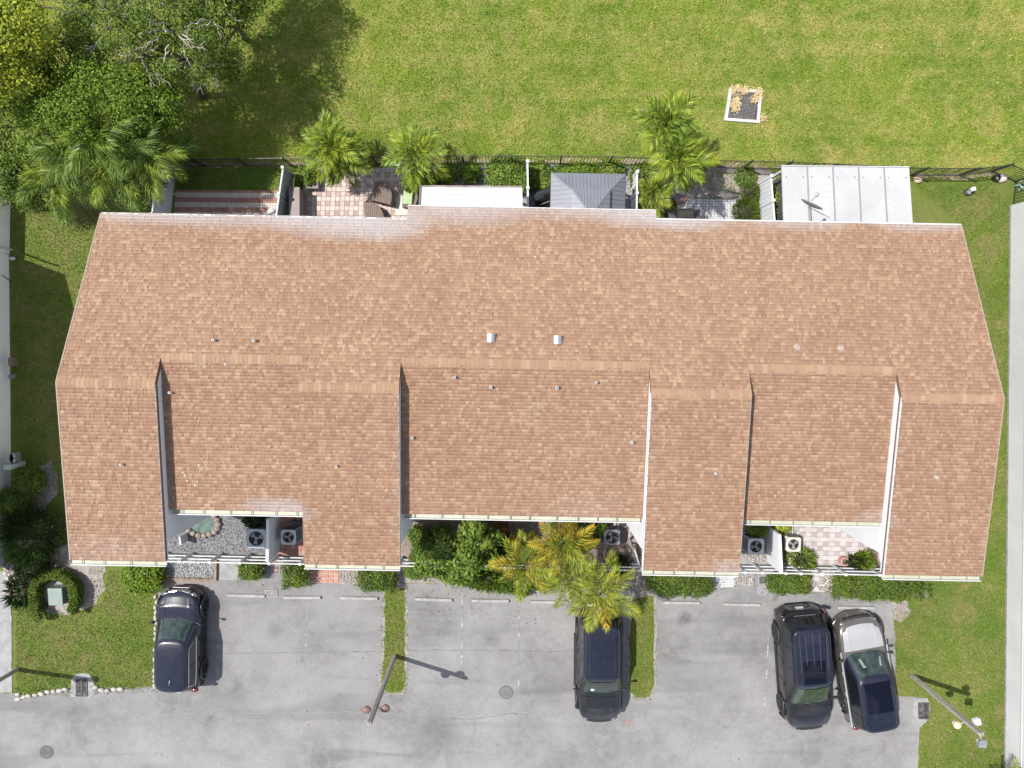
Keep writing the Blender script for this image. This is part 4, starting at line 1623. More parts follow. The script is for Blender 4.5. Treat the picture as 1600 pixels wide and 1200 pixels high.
# curved brown chair with a green cushion
base = P(640, 313)
ch = thing('lounge_chair', base, 'curved brown lounge chair with a light green cushion', 'chair', None, R(-6))
m = MB()
arc = [(.02 + .36 * math.cos(a_), .36 * math.sin(a_) * 1.35) for a_ in np.linspace(R(-75), R(115), 14)]
for (x0, y0), (x1, y1) in zip(arc[:-1], arc[1:]):
    m.beam((x0, y0, .38), (x1, y1, .38), .09, .72)
m.build('backrest', M_BROWN, ch, local=True)
m = MB()
m.box((.02, .0, .22), (.5, .72, .36))
m.build('seat', M_BROWN, ch, local=True, bevel=.03)
m = MB()
m.box((.0, .02, .46), (.38, .56, .12))
m.build('cushion', mat('sage_cushion', (0.28, 0.37, 0.2), (0.34, 0.43, 0.25), 6, .9), ch, local=True, bevel=.04)
# pale round rug edge / slab by the chair
sheet('stone_slab', [(622, 305), (636, 298), (642, 318), (640, 336), (618, 336)], .056, mat('sage_slab', (0.42, 0.45, 0.38), (0.5, 0.52, 0.46), 3, .9), 0.02)
# lamp post with white round head beside palm
p = P(628, 265)
m_lp = thing('garden_lamp', p, 'small white garden lamp with a dark open top beside the second palm', 'lamp')
m = MB()
m.tube([p, p + Vector((0, 0, 1.0))], .025, 8)
m.build('pole', M_BLACKMETAL, m_lp)
m = MB()
m.ring((p.x, p.y), .07, .13, .95, 1.2, 16)
m.build('lamp_shade', M_WHITE, m_lp)
m = MB()
m.cyl((p.x, p.y), .069, .98, 1.08, 14)  # near-black fill painted as the dark inside of the lamp
m.build('dark_inside', M_HOLE, m_lp)
# folded white parasol by the roof edge, left patio
p = P(424, 333)
um = thing('garden_umbrella', p, 'folded white cloth parasol lying on the striped patio', 'umbrella')
m = MB()
m.tube([p + Vector((-.5, -.25, .06)), p + Vector((.1, .12, .09)), p + Vector((.3, .22, .08))], [.03, .14, .02], 8)
m.build('canopy', M_WHITE, um)
m = MB()
m.tube([p + Vector((-.9, -.42, .05)), p + Vector((.38, .27, .08))], .018, 6)
m.build('pole', M_METAL, um)


def grill(px, label, rz, cover):
    base_ = P(*px)
    g_ = thing('barbecue_grill', base_, label, 'grill', None, rz)
    m_ = MB()
    m_.box((0, 0, .45), (.55, .5, .8))
    m_.build('cabinet', M_GAZF, g_, local=True, bevel=.02)
    m_ = MB()
    vs2, n_ = [], 9
    pr = [(.27 * math.cos(math.pi * k / (n_ - 1)), .85 + .24 * math.sin(math.pi * k / (n_ - 1))) for k in range(n_)]
    lo_ = [(-.34, y, z_) for y, z_ in pr]
    hi_ = [(.34, y, z_) for y, z_ in pr]
    m_.add(lo_ + hi_, [tuple(range(n_)), tuple(range(n_, 2 * n_))[::-1]] + [(i, n_ + i, n_ + i + 1, i + 1) for i in range(n_ - 1)])
    m_.build('lid', cover, g_, local=True, smooth=False)
    m_ = MB()
    m_.box((-.5, 0, .82), (.28, .42, .03))
    m_.box((.5, 0, .82), (.28, .42, .03))
    m_.build('side_shelf', M_GAZF, g_, local=True)
    m_ = MB()
    m_.tube([(-.2, -.3, .95), (.2, -.3, .95)], .014, 6)
    m_.build('handle', M_METAL, g_, local=True)
    return g_


grill((846, 313), 'black barbecue grill between the white fence and the gazebo', R(20), mat('glossy_black_lid', (0.012, 0.012, 0.013), rough=.15, coat=.5))
grill((1062, 342), 'black covered grill at the roof edge by the white brick patio', R(4), M_BLACKMETAL)
# red brick-coloured edging roll beside that patio
p = P(1064, 315)
m = MB()
m.tube([p + Vector((-.22, -.12, .06)), p + Vector((.25, .1, .07))], .07, 10)
o = m.build('clay_pipe', V_RED, org=tuple(p))
tag(o, 'red brown clay pipe lying at the corner of the white brick patio', 'pipe')
# wall tap posts, rocks and floodlight in the far right yard
p = P(1512, 299)
fl = thing('ground_floodlight', p, 'white floodlight on a short black stake in the right back lawn', 'floodlight')
m = MB()
m.tube([p, p + Vector((0, 0, .25))], .02, 6)
m.cyl((p.x - .03, p.y - .05), .15, .012, .03, 16)
m.build('stake', M_BLACKMETAL, fl)
m = MB()
m.box((p.x + .02, p.y + .03, .3), (.2, .16, .12), R(20))
m.build('housing', M_WHITE, fl, bevel=.02)
m = MB()
m.cyl((p.x - .04, p.y - .06), .09, .05, .2, 14)
m.build('lens', M_METAL, fl)
for (x, y, r, lab, mm) in ((1563, 279, .2, 'pale pink boulder by the fence corner', mat('pink_rock', (0.45, 0.36, 0.34), (0.55, 0.47, 0.45), 6, .9, .5)), (1433, 281, .16, 'tan stone under the fence beside the white roof', mat('tan_rock', (0.42, 0.33, 0.24), (0.5, 0.42, 0.32), 6, .9, .5))):
    p = P(x, y)
    m = MB()
    m.ball((p.x, p.y, r * .35), (r * 1.2, r, r * .6), 10, 6, .12)
    o = m.build('rock', mm, org=tuple(p), smooth=True)
    tag(o, lab, 'rock')
p = P(1553, 279)
m = MB()
m.ring((p.x, p.y), .09, .13, 0.02, .26, 16)
m.cyl((p.x, p.y), .12, 0.02, .05, 16)
o = m.build('bucket', M_BLACKMETAL, org=tuple(p))
tag(o, 'small black bucket beside the pale pink boulder', 'bucket')
# wire lobster-green bundle behind the return fence
p = P(1594, 291)
m = MB()
for _ in range(7):
    d_ = Vector(rand_dirs(1)[0]) * .22
    d_.z = abs(d_.z)
    m.tube([p + Vector((0, 0, .05)), p + d_ * .6 + Vector((random.uniform(-.2, .2), 0, .1)), p + d_ + Vector((0, 0, .05))], .022, 5)
o = m.build('garden_hose', mat('teal_hose', (0.1, 0.3, 0.28), (0.45, 0.55, 0.55), 12, .4), org=tuple(p))
tag(o, 'teal garden hose bundle behind the black fence corner', 'hose')

# storm basin in the field, concrete rim and mesh lid
q = [P(1139, 137.5), P(1190, 142), P(1186, 193), P(1131, 189)]
cen = sum(q, Vector()) / 4
bs = thing('storm_basin', cen, 'square concrete drain basin with a mesh lid in the field', 'drain')
ins = [p.lerp(cen, .17) for p in q]
for i in range(4):
    m = MB()
    a, b, c, d = q[i], q[(i + 1) % 4], ins[(i + 1) % 4], ins[i]
    lo = [a, b, c, d]
    m.hexa([p + Vector((0, 0, -.3)) for p in lo][::-1], [p + Vector((0, 0, .07 + .004 * i)) for p in lo][::-1])
    m.build('rim', mat('white_concrete_rim', (0.40, 0.395, 0.40), (0.5, 0.49, 0.49), 6, .9, fine=.2), bs)
m = MB()
m.add([p + Vector((0, 0, .009)) for p in ins], [(3, 2, 1, 0)])
m.build('pit', mat('pit_darkness', (0.035, 0.028, 0.03), (0.055, 0.045, 0.045), 8, .95), bs)
ub, vb = ins[1] - ins[0], ins[3] - ins[0]
for k in range(1, 20):
    for (o_, dd_, ee) in ((ins[0], vb, ub), (ins[0], ub, vb)):
        m = MB()
        s_ = o_ + ee * (k / 20) + Vector((0, 0, .045))
        m.beam(s_, s_ + dd_, .008, .008)
        m.build('mesh_bar', mat('dull_steel', (0.2, 0.19, 0.19), (0.3, 0.29, 0.28), 6, .6), bs)
M_STRAW = mat('dry_straw', (0.5, 0.38, 0.2), (0.6, 0.48, 0.28), 5, .95)
n = 800
cl = [(1150, 155, .20), (1149, 170, .17), (1147, 163, .2), (1184, 148, .22), (1180, 155, .16), (1145, 140, .16), (1153, 139, .16), (1185, 143, .2), (1192, 184, .2), (1152, 160, .2), (1165, 141, .2)]
pp = np.array([tuple(P(cl[i][0], cl[i][1], .085) + Vector((random.gauss(0, cl[i][2] * .42), random.gauss(0, cl[i][2] * .45), random.uniform(-.01, .03)))) for i in rng.integers(0, len(cl), n)])
nr = unit(np.array([0, 0, 1.0]) + rng.normal(size=(n, 3)) * .3)
ax_ = unit(np.cross(nr, rand_dirs(n)))
o = link_mesh('dry_grass_clippings', leaf_mesh('dry_grass_clippings', pp, ax_, nr, .11, .03, leaf_mat('straw_blade', (0.5, 0.37, 0.19), (0.62, 0.5, 0.3), .8, .1), .25, .06))
tag(o, kind='stuff')

# ================================================================== NEIGHBOUR BUILDINGS
# left: gable end wall, only its foot is in view; lower garden wall beyond it
M_LSTUC = mat('grey_white_stucco', (0.66, 0.655, 0.645), (0.72, 0.715, 0.705), .8, .9, .15, 40)
lb = thing('neighbour_house', P(10, 600), 'grey white house wall along the left edge', 'house')
a, b = P(14, 397), P(18, 808)
L = (b - a).length
nv = Vector((-1, 0, 0))
m = MB()
prof = [(0, 0), (1, 0), (1, 4.3), (.62, 6.4), (.5, 6.9), (.38, 6.3), (0, 4.0)]
lo = [a.lerp(b, u) + Vector((0, 0, h)) for u, h in prof]
hi = [p + nv * .3 for p in lo]
n = len(prof)
m.add(lo + hi, [tuple(range(n)), tuple(range(n, 2 * n))[::-1]] + [(i, n + i, n + (i + 1) % n, (i + 1) % n) for i in range(n)])
m.build('wall', M_LSTUC, lb)
m = MB()
for (i0, i1) in ((2, 4), (4, 6)):
    p0, p1 = lo[i0], lo[i1]
    m.hexa([p0 + nv * 6 + Vector((0, 0, .02)), p1 + nv * 6 + Vector((0, 0, .02)), p1 + Vector((.02, 0, .02)), p0 + Vector((.02, 0, .02))],
           [p0 + nv * 6 + Vector((0, 0, .18)), p1 + nv * 6 + Vector((0, 0, .18)), p1 + Vector((.02, 0, .18)), p0 + Vector((.02, 0, .18))])
m.build('roof', M_DECK, lb)
for (k, z0, z1) in ((.25, 1.0, 2.2), (.66, 1.0, 2.2)):
    p = a.lerp(b, k)
    m = MB()
    m.box((p.x + .02, p.y, (z0 + z1) / 2), (.08, 1.1, z1 - z0))
    w_ = m.build('window', M_WHITE, lb)
    m = MB()
    m.box((p.x + .05, p.y, (z0 + z1) / 2), (.04, .98, z1 - z0 - .12))
    m.build('pane', M_GLASS, w_, org=lb.location)
# fittings on that wall
p = P(17, 390)
m = MB()
m.tube([p + Vector((.06, 0, .02)), p + Vector((.06, 0, 3.5))], .04, 8)
m.build('downpipe', M_WHITE, lb)
p = P(17, 565, .5)
m = MB()
m.box((p.x + .07, p.y, .5), (.16, .34, .34))
m.build('meter_box', mat('brown_meter_box', (0.13, 0.085, 0.075), (0.17, 0.115, 0.1), 4, .7), lb, bevel=.015)
p = P(20, 588, .2)
m = MB()
m.box((p.x + .03, p.y, .3), (.12, .16, .25))
m.build('junction_box', M_DULLCONC, lb)
for i, (y, x_) in enumerate(((712, 0.0), (718, .1))):
    p = P(20, y, .8)
    m = MB()
    m.cyl((p.x + .1, p.y), .12, .75, .95, 14)
    m.box((p.x + .02, p.y, .7), (.16, .22, .5))
    m.build('electric_meter', M_METAL, lb)
p = P(22, 727, .7)
m = MB()
m.box((p.x + .02, p.y, .7), (.32, .2, .9))
m.build('utility_cabinet', mat('sage_metal', (0.3, 0.34, 0.31), (0.36, 0.4, 0.37), 4, .5), lb, bevel=.015)
m = MB()
m.tube([P(17, 441, .15) + Vector((.03, 0, 0)), P(10, 436, .3) + Vector((.05, 0, 0)), P(0, 430, .6) + Vector((.1, 0, .0))], .018, 6)
m.build('cable', M_HOLE, lb)
# downlight on the lawn by the wall
p = P(19, 404, .25)
dl = thing('wall_lamp', Vector((p.x, p.y, 0)), 'small white spotlight at the foot of the left wall', 'lamp')
m = MB()
m.ball((p.x + .04, p.y, .3), (.13, .07, .07), 10, 6)
m.build('lamp_head', M_WHITE, dl, smooth=True)
m = MB()
m.tube([(p.x - .02, p.y, .0), (p.x, p.y, .28)], .015, 6)
m.build('stake', M_BLACKMETAL, dl)


def garden_wall(x0y0, x1y1, h, label, m_, th=.25):
    a_, b_ = P(*x0y0), P(*x1y1)
    o_ = MB()
    o_.beam(a_ + Vector((-th / 2, 0, h / 2)), b_ + Vector((-th / 2, 0, h / 2)), th, h)
    o_ = o_.build('garden_wall', m_, org=tuple(a_))
    tag(o_, label, 'wall')


garden_wall((17, 262), (15, 396), 1.15, 'pale garden wall near the big palm clump', M_LSTUC)
garden_wall((16, 811), (6, 884), 1.6, 'white garden wall beside the spiky dark shrub', M_STUCCO)

# right: white building, its sunlit flank
rb = thing('white_building', P(1590, 760), 'white stucco building flank along the right edge', 'building')
a, b = P(1578, 321), P(1568, 1300)
m = MB()
nv = Vector((1, 0, 0))
lo = [a, b, b + nv * 12, a + nv * 12 + Vector((0, 1.2, 0))]
m.hexa([p.copy() for p in lo], [p + Vector((0, 0, 5.2)) for p in lo])
m.build('wall', mat('bright_stucco', (0.45, 0.455, 0.46), (0.50, 0.505, 0.51), .7, .9, .2, 26, fine=.06, fscale=14), rb)
m = MB()
m.hexa([p + Vector((0, 0, 5.2)) for p in lo], [p + Vector((0, 0, 5.4)) for p in lo])
m.build('roof', M_CONCRETE, rb)
m = MB()
m.beam(a + Vector((-.012, 0, 1.03)), b + Vector((-.012, 0, 1.03)), .03, .06)
m.build('trim_band', M_WHITE, rb)
m = MB()
m.beam(a + Vector((-.012, 0, .05)), b + Vector((-.012, 0, .05)), .02, .1)
m.build('base_course', M_CONCRETE, rb)

# ================================================================== STREET FURNITURE
def grate(pxs, label, nbar, grime):
    q_ = [P(*p_) for p_ in pxs]
    c_ = sum(q_, Vector()) / 4
    g_ = thing('drain_grate', c_, label, 'drain')
    m_ = MB()
    m_.add([p_ + Vector((0, 0, .027)) for p_ in q_], [(3, 2, 1, 0)])
    m_.build('pit', mat('grate_pit', (0.02, 0.018, 0.018), (0.16, 0.155, 0.155), 5, .95, p=(.5, .6)), g_)
    for i in range(4):
        m_ = MB()
        m_.beam(q_[i] + Vector((0, 0, .04)), q_[(i + 1) % 4] + Vector((0, 0, .04)), .05, .03)
        m_.build('frame', M_GRATE, g_)
    for k in range(1, nbar):
        m_ = MB()
        m_.beam(q_[0].lerp(q_[3], k / nbar) + Vector((0, 0, .038)), q_[1].lerp(q_[2], k / nbar) + Vector((0, 0, .038)), .028, .022)
        m_.build('bar', M_GRATE, g_)
    m_ = MB()
    m_.beam(q_[0].lerp(q_[1], .5) + Vector((0, 0, .04)), q_[3].lerp(q_[2], .5) + Vector((0, 0, .04)), .05, .026)
    m_.build('bar', M_GRATE, g_)
    return g_


M_GRATE = mat('cast_iron', (0.045, 0.043, 0.043), (0.085, 0.08, 0.078), 6, .7)
grate([(120, 1061), (136, 1060), (137, 1087), (120, 1087)], 'iron drain grate in the kerb of the left lawn', 9, .5)
grate([(1435, 1098), (1450, 1098), (1450, 1122), (1435, 1122)], 'iron drain grate at the right end of the car park', 8, .5)


def manhole(px, r, label, m_):
    p_ = P(*px)
    g_ = thing('manhole_cover', p_, label, 'manhole')
    k = MB()
    k.ring((p_.x, p_.y), r * .9, r, .004, .018, 28)
    k.build('rim', M_GRATE, g_)
    k = MB()
    k.cyl((p_.x, p_.y), r * .89, .004, .020, 28)
    k.build('lid', m_, g_)
    for i in range(-3, 4):
        k = MB()
        w_ = math.sqrt(max(.01, (r * .8) ** 2 - (i * r * .22) ** 2))
        k.box((p_.x, p_.y + i * r * .22, .022), (w_ * 2, r * .07, .008))
        k.build('rib', m_, g_)


manhole((73, 1175), .30, 'round iron manhole cover at the lower left of the car park', mat('iron_lid', (0.07, 0.068, 0.07), (0.11, 0.108, 0.11), 5, .7))
manhole((791, 1081.5), .30, 'faded round manhole cover in the middle of the car park', mat('dusty_lid', (0.115, 0.11, 0.115), (0.16, 0.155, 0.16), 4, .85))

# wheel stops
WS = [(386, 930, 0, 'wheel stop left of the small cover by the left car'), (473, 933, 0, 'wheel stop second from the left car'), (562, 934, 0, 'wheel stop just left of the first grass strip'), (678, 936, 0, 'wheel stop just right of the first grass strip'),
      (766, 938, 0, 'wheel stop under the hanging shrub leaves'), (858, 940, 0, 'wheel stop under the yellow palm fronds'), (938, 943, 0, 'wheel stop behind the black car with the tail rack'), (1064, 941, 0, 'wheel stop just right of the second grass strip'), (1158, 944, 0, 'wheel stop left of the black ribbed roof car'),
      (1336, 949, 0, 'wheel stop in front of the silver bonnet car')]
ws0 = None
M_WSTOP = mat('weathered_concrete_stop', (0.24, 0.237, 0.235), (0.33, 0.326, 0.322), 3, .9, .4, 40, fine=.3, fscale=25)
for k, (x, y, rz, lab) in enumerate(WS):
    p = P(x, y)
    if ws0 is None:
        ws0 = thing('wheel_stop', p, '', 'wheel stop', 'concrete wheel stops along the car park head')
        m = MB()
        prof = [(-.075, 0), (.075, 0), (.06, .09), (.035, .11), (-.035, .11), (-.06, .09)]
        lo = [(-.79, y_, z_) for y_, z_ in prof]
        hi = [(.79, y_, z_) for y_, z_ in prof]
        n = len(prof)
        m.add(lo + hi, [tuple(range(n)), tuple(range(n, 2 * n))[::-1]] + [(i, n + i, n + (i + 1) % n, (i + 1) % n) for i in range(n)])
        m.build('block', M_WSTOP, ws0, local=True, bevel=.008)
        for sx in (-.5, .5):
            m = MB()
            m.cyl((sx, 0), .018, .1, .118, 10)
            m.build('pin', M_GRATE, ws0, local=True)
        o = ws0
    else:
        o = copy_tree(ws0)
    o.location = (p.x, p.y, .012)
    o.rotation_euler = (0, 0, YAW + R(random.uniform(-1.2, 1.2)))
    o['label'] = lab

# light poles
M_LAMPB = mat('brown_lamp_housing', (0.14, 0.085, 0.07), (0.18, 0.115, 0.095), 5, .6)
M_LENS = mat('lamp_lens', (0.6, 0.6, 0.58), (0.7, 0.7, 0.68), 5, .15)


def light_pole(foot, tip, h, label, heads, r=.10, shade=None):
    a_ = P(*foot)
    if shade:
        g_ = P(*shade)
        best = None
        for k_ in range(300, 700):
            hh = k_ / 100
            q_ = P(tip[0], tip[1], hh)
            e_ = (Vector((q_.x - SUN_VEC.x / SUN_VEC.z * hh, q_.y - SUN_VEC.y / SUN_VEC.z * hh, 0)) - g_).length
            if best is None or e_ < best[0]:
                best = (e_, hh)
        h = best[1]
    b_ = P(tip[0], tip[1], h)
    t_ = thing('light_pole', a_, label, 'light pole')
    m_ = MB()
    m_.beam(a_ - Vector((0, 0, .1)), b_, r * 1.7, r * 1.7, (1, .3, 0))
    pl = m_.build('pole', M_WOOD, t_, bevel=.012)
    m_ = MB()
    m_.beam(a_.lerp(b_, .62), b_ + (b_ - a_).normalized() * .02, r * 1.78, r * .5, (1, .3, 0))
    m_.build('cable_cover', mat('brown_conduit', (0.17, 0.13, 0.11), (0.22, 0.18, 0.15), 5, .8), pl, org=t_.location)
    for hd in heads:
        kind_, k, off = hd
        p_ = a_.lerp(b_, k) + Vector(off)
        arm_ = MB()
        arm_.tube([a_.lerp(b_, k), p_], .022, 6)
        arm_.build('arm', M_METAL, t_)
        m_ = MB()
        lens = MB()
        if kind_ == 'cobra':
            m_.ball((p_.x, p_.y, p_.z), (.19, .15, .11), 12, 7)
            lens.ball((p_.x - .02, p_.y + .02, p_.z - .05), (.15, .12, .09), 10, 6)
            hm = M_LAMPB
        elif kind_ == 'flood':
            m_.hexa([(p_.x - .14, p_.y - .14, p_.z - .12), (p_.x + .16, p_.y - .17, p_.z - .12), (p_.x + .13, p_.y + .13, p_.z - .05), (p_.x - .11, p_.y + .12, p_.z - .05)],
                    [(p_.x - .14, p_.y - .17, p_.z + .02), (p_.x + .17, p_.y - .2, p_.z + .02), (p_.x + .13, p_.y + .13, p_.z + .08), (p_.x - .11, p_.y + .12, p_.z + .08)])
            lens.box((p_.x, p_.y - .02, p_.z - .13), (.2, .18, .03))
            hm = M_METAL
        elif kind_ == 'box':
            m_.box((p_.x, p_.y, p_.z), (.24, .24, .16), R(18))
            lens.box((p_.x, p_.y, p_.z - .1), (.18, .18, .04), R(18))
            hm = M_WPANEL
        else:
            m_.ball((p_.x, p_.y, p_.z), (.15, .15, .13), 12, 8)
            lens.cyl((p_.x, p_.y), .1, p_.z - .16, p_.z - .1, 12)
            hm = mat('amber_globe', (0.62, 0.4, 0.26), (0.68, 0.47, 0.32), 5, .3)
        hd_ = m_.build('lamp_head', hm, t_, bevel=.01, smooth=kind_ in ('cobra', 'globe'))
        lens.build('lens', M_LENS, hd_, org=t_.location)
    return t_


light_pole((617, 1024.5), (577, 1131), 5.2, 'weathered light pole with two brown lamp heads in the first grass strip', [('cobra', .80, (-.32, -.05, .05)), ('cobra', .80, (.36, -.02, .0))], .085, (722, 1046))
light_pole((1424, 1055), (1534, 1148), 4.75, 'weathered light pole with floodlights on the right lawn', [('globe', .80, (-.28, -.18, -.05)), ('box', .84, (.22, .14, .1)), ('flood', .97, (.05, -.33, .1))], .09, (1520, 1082))
light_pole((27, 1046), (-110, 1128), 5.2, 'weathered light pole leaning out at the lower left corner', [('cobra', .9, (.4, 0, 0)), ('cobra', .9, (-.4, 0, 0))], .09)

# transformer box inside the round hedge
p = P(100, 925)
ub_ = thing('utility_box', p, 'pale green utility box ringed by a clipped hedge', 'utility box')
m = MB()
m.box((p.x, p.y, .29), (.58, .72, .5), R(2))
m.build('cabinet', mat('utility_green', (0.165, 0.205, 0.18), (0.19, 0.23, 0.205), 3, .5), ub_, bevel=.02)
m = MB()
m.hexa([(p.x - .31, p.y - .38, .54), (p.x + .31, p.y - .38, .54), (p.x + .31, p.y + .38, .54), (p.x - .31, p.y + .38, .54)],
       [(p.x - .30, p.y - .37, .58), (p.x + .30, p.y - .37, .58), (p.x + .30, p.y + .37, .62), (p.x - .30, p.y + .37, .62)])
m.build('lid', mat('utility_green', (0, 0, 0)), ub_, bevel=.02)
m = MB()
m.box((p.x, p.y, .03), (.8, .95, .06), R(2))
m.build('plinth', M_CONCRETE, ub_)
m = MB()
m.box((p.x + .02, p.y - .368, .34), (.1, .02, .12))
m.build('latch', M_METAL, ub_)

# meter and valve covers let into the walk
for (x, y, w_, d_, lab, mm) in ((431, 890, .36, .36, 'square brown valve cover between two hedges', mat('rusty_cover', (0.14, 0.09, 0.08), (0.19, 0.13, 0.115), 5, .8)),
                               (1191.5, 906, .36, .36, 'square dark meter cover beside the right hedge', mat('dark_cover', (0.045, 0.043, 0.05), (0.09, 0.088, 0.095), 8, .7)),
                               (424, 927, .5, .26, 'dull grey cover plate beside the first wheel stop', M_GRATE2 if 'M_GRATE2' in globals() else mat('dull_plate', (0.15, 0.135, 0.13), (0.19, 0.175, 0.17), 5, .8))):
    p = P(x, y)
    c_ = thing('service_cover', p, lab, 'cover')
    m = MB()
    for (ox, oy, sx, sy) in ((0, d_ / 2, w_ + .06, .05), (0, -d_ / 2, w_ + .06, .05), (w_ / 2, 0, .05, d_ - .05), (-w_ / 2, 0, .05, d_ - .05)):
        m.box((p.x + ox, p.y + oy, .03), (sx, sy, .03))
    m.build('frame', M_CONCRETE, c_)
    m = MB()
    m.box((p.x, p.y, .028), (w_ - .06, d_ - .06, .022))
    m.build('lid', mm, c_)
    m = MB()
    m.cyl((p.x + .03, p.y), .035, .03, .045, 10)
    m.build('knob', M_METAL, c_)
p = P(1191, 922)
m = MB()
m.ring((p.x, p.y), .17, .24, .02, .05, 18)
m.cyl((p.x, p.y), .16, .02, .036, 8)
o = m.build('pull_box', mat('pebbled_cover', (0.14, 0.135, 0.14), (0.3, 0.29, 0.29), 14, .9), org=tuple(p))
tag(o, 'round pebbled pull box in front of the meter cover', 'cover')
p = P(1209, 934)
m = MB()
m.box((p.x, p.y, .03), (.1, .32, .04), R(-18))
m.box((p.x + .12, p.y + .02, .03), (.08, .3, .04), R(-18))
o = m.build('paving_block', mat('dark_block', (0.12, 0.115, 0.125), (0.16, 0.155, 0.165), 6, .9), org=tuple(p))
tag(o, 'two dark concrete blocks lying by the right hedge corner', 'block')


# edging stones
M_STONE = mat('whitewashed_stone', (0.47, 0.44, 0.39), (0.33, 0.305, 0.27), 5, .9, .4, 30)
stone_px = [(29, 1084), (30, 1091), (39, 1088), (47, 1086), (56, 1085), (66, 1083), (76, 1080), (85, 1079), (94, 1078), (103, 1076), (151, 1073), (160, 1077), (169, 1078), (180, 1076), (189, 1075.5)]
side_px = [(244.0 + (i % 2) * 1.2 - i * .12, 932 + i * 8.2) for i in range(18)]
st_mesh = []
for k in range(5):
    m = MB()
    m.ball((0, 0, .05), (.14 * random.uniform(.85, 1.1), .10 * random.uniform(.85, 1.1), .09), 9, 5, .1)
    st_mesh.append(m.mesh('edging_stone', M_STONE, smooth=True))
for k, (x, y) in enumerate(stone_px + side_px):
    side = k >= len(stone_px)
    p = P(x + random.uniform(-1, 1) * .6, y)
    o = bpy.data.objects.new('edging_stone', random.choice(st_mesh))
    COL.objects.link(o)
    o.location = (p.x, p.y, .01)
    o.rotation_euler = (0, 0, random.uniform(-.4, .4) + (R(90) if side else 0))
    s_ = random.uniform(.85, 1.1) * (.8 if side else 1)
    o.scale = (s_, s_, s_)
    tag(o, 'whitewashed edging stone in the line beside the black car' if side else 'whitewashed edging stone along the kerb of the left lawn', 'stone', 'edging stones beside the black car' if side else 'edging stones along the kerb')
# timber edging at the gravel bed
a, b = P(339, 868), P(338, 906)
m = MB()
m.beam(a + Vector((0, 0, .08)), b + Vector((0, 0, .08)), .10, .14)
o = m.build('timber_edging', mat('old_timber', (0.17, 0.12, 0.085), (0.25, 0.19, 0.14), 5, .9), org=tuple(a))
tag(o, 'old timber edging between the gravel bed and the pale walk', 'edging')
a, b = P(252, 903), P(336, 905)
m = MB()
for i in range(9):
    q0, q1 = a.lerp(b, i / 9 + .004), a.lerp(b, (i + 1) / 9 - .004)
    m.beam(q0 + Vector((0, 0, .06)), q1 + Vector((0, random.uniform(-.02, .02), .06)), .09, .1)
o = m.build('brick_edging', mat('dusty_brick', (0.17, 0.12, 0.10), (0.24, 0.18, 0.15), 6, .9), org=tuple(a))
tag(o, 'low brick edging in front of the white gravel bed', 'edging')

# ================================================================== AIR CONDITIONERS
M_ACB = mat('grey_condenser', (0.34, 0.34, 0.345), (0.4, 0.4, 0.405), 4, .5)


def air_con(px, label, w_, m_, fan_ang):
    p_ = P(*px)
    t_ = thing('air_conditioner', p_, label, 'air conditioner', 'condenser units in the front yards', YAW)
    h_ = .82
    k = MB()
    k.box((0, 0, .05), (w_ + .16, w_ + .16, .1))
    k.build('pad', M_CONCRETE, t_, local=True)
    k = MB()
    k.box((0, 0, .1 + (h_ - .28) / 2), (w_, w_, h_ - .28))
    k.build('housing', m_, t_, local=True, bevel=.03)
    k = MB()
    r_ = w_ * .38
    n_ = 28
    vs2, fs2 = [], []
    for i in range(n_):
        a_ = 2 * math.pi * i / n_
        ca, sa = math.cos(a_), math.sin(a_)
        kk = 1 / max(abs(ca), abs(sa))
        vs2 += [(r_ * ca, r_ * sa, h_ + .012), (w_ / 2 * min(kk, 1.36) * ca, w_ / 2 * min(kk, 1.36) * sa, h_ + .012),
                (r_ * ca, r_ * sa, h_ - .14), (w_ / 2 * min(kk, 1.36) * ca, w_ / 2 * min(kk, 1.36) * sa, h_ - .03)]
    for i in range(n_):
        a_, b_ = i * 4, ((i + 1) % n_) * 4
        fs2 += [(a_, a_ + 1, b_ + 1, b_), (a_, b_, b_ + 2, a_ + 2), (a_ + 1, a_ + 3, b_ + 3, b_ + 1)]
    k.add(vs2, fs2)
    k.build('top_panel', m_, t_, local=True)
    k = MB()
    k.cyl((0, 0), r_ * .985, h_ - .16, h_ - .045, 24)
    k.build('fan_well', M_HOLE, t_, local=True)
    k = MB()
    for b3 in range(3):
        a_ = fan_ang + b3 * 2 * math.pi / 3
        pts = []
        for (rr, da) in ((.12, -.35), (.9, -.5), (.92, .35), (.12, .45)):
            pts.append((r_ * rr * math.cos(a_ + da), r_ * rr * math.sin(a_ + da), h_ - .035 + .02 * (1 if da > 0 else 0)))
        k.add(pts, [(0, 1, 2, 3)])
    k.cyl((0, 0), r_ * .24, h_ - .045, h_ + .0, 14)
    k.build('fan', M_FAN, t_, local=True)
    for i in range(5):
        k = MB()
        k.ring((0, 0), r_ * (.22 + .19 * i) - .004, r_ * (.22 + .19 * i), h_ + .004, h_ + .010, 24)
        k.build('guard_ring', M_GRATE, t_, local=True)
    k = MB()
    for i in range(7):
        k.box((w_ / 2 + .004, 0, .2 + i * .085), (.012, w_ * .84, .03))
        k.box((0, -w_ / 2 - .004, .2 + i * .085), (w_ * .84, .012, .03))
        k.box((0, w_ / 2 + .004, .2 + i * .085), (w_ * .84, .012, .03))
        k.box((-w_ / 2 - .004, 0, .2 + i * .085), (.012, w_ * .84, .03))
    k.build('louvres', M_GRATE, t_, local=True)
    k = MB()
    k.tube([(w_ * .3, w_ / 2, .25), (w_ * .3, w_ / 2 + .35, .2), (w_ * .3, w_ / 2 + .7, .12)], .02, 6)
    k.build('refrigerant_pipe', M_PIPE, t_, local=True)
    return t_


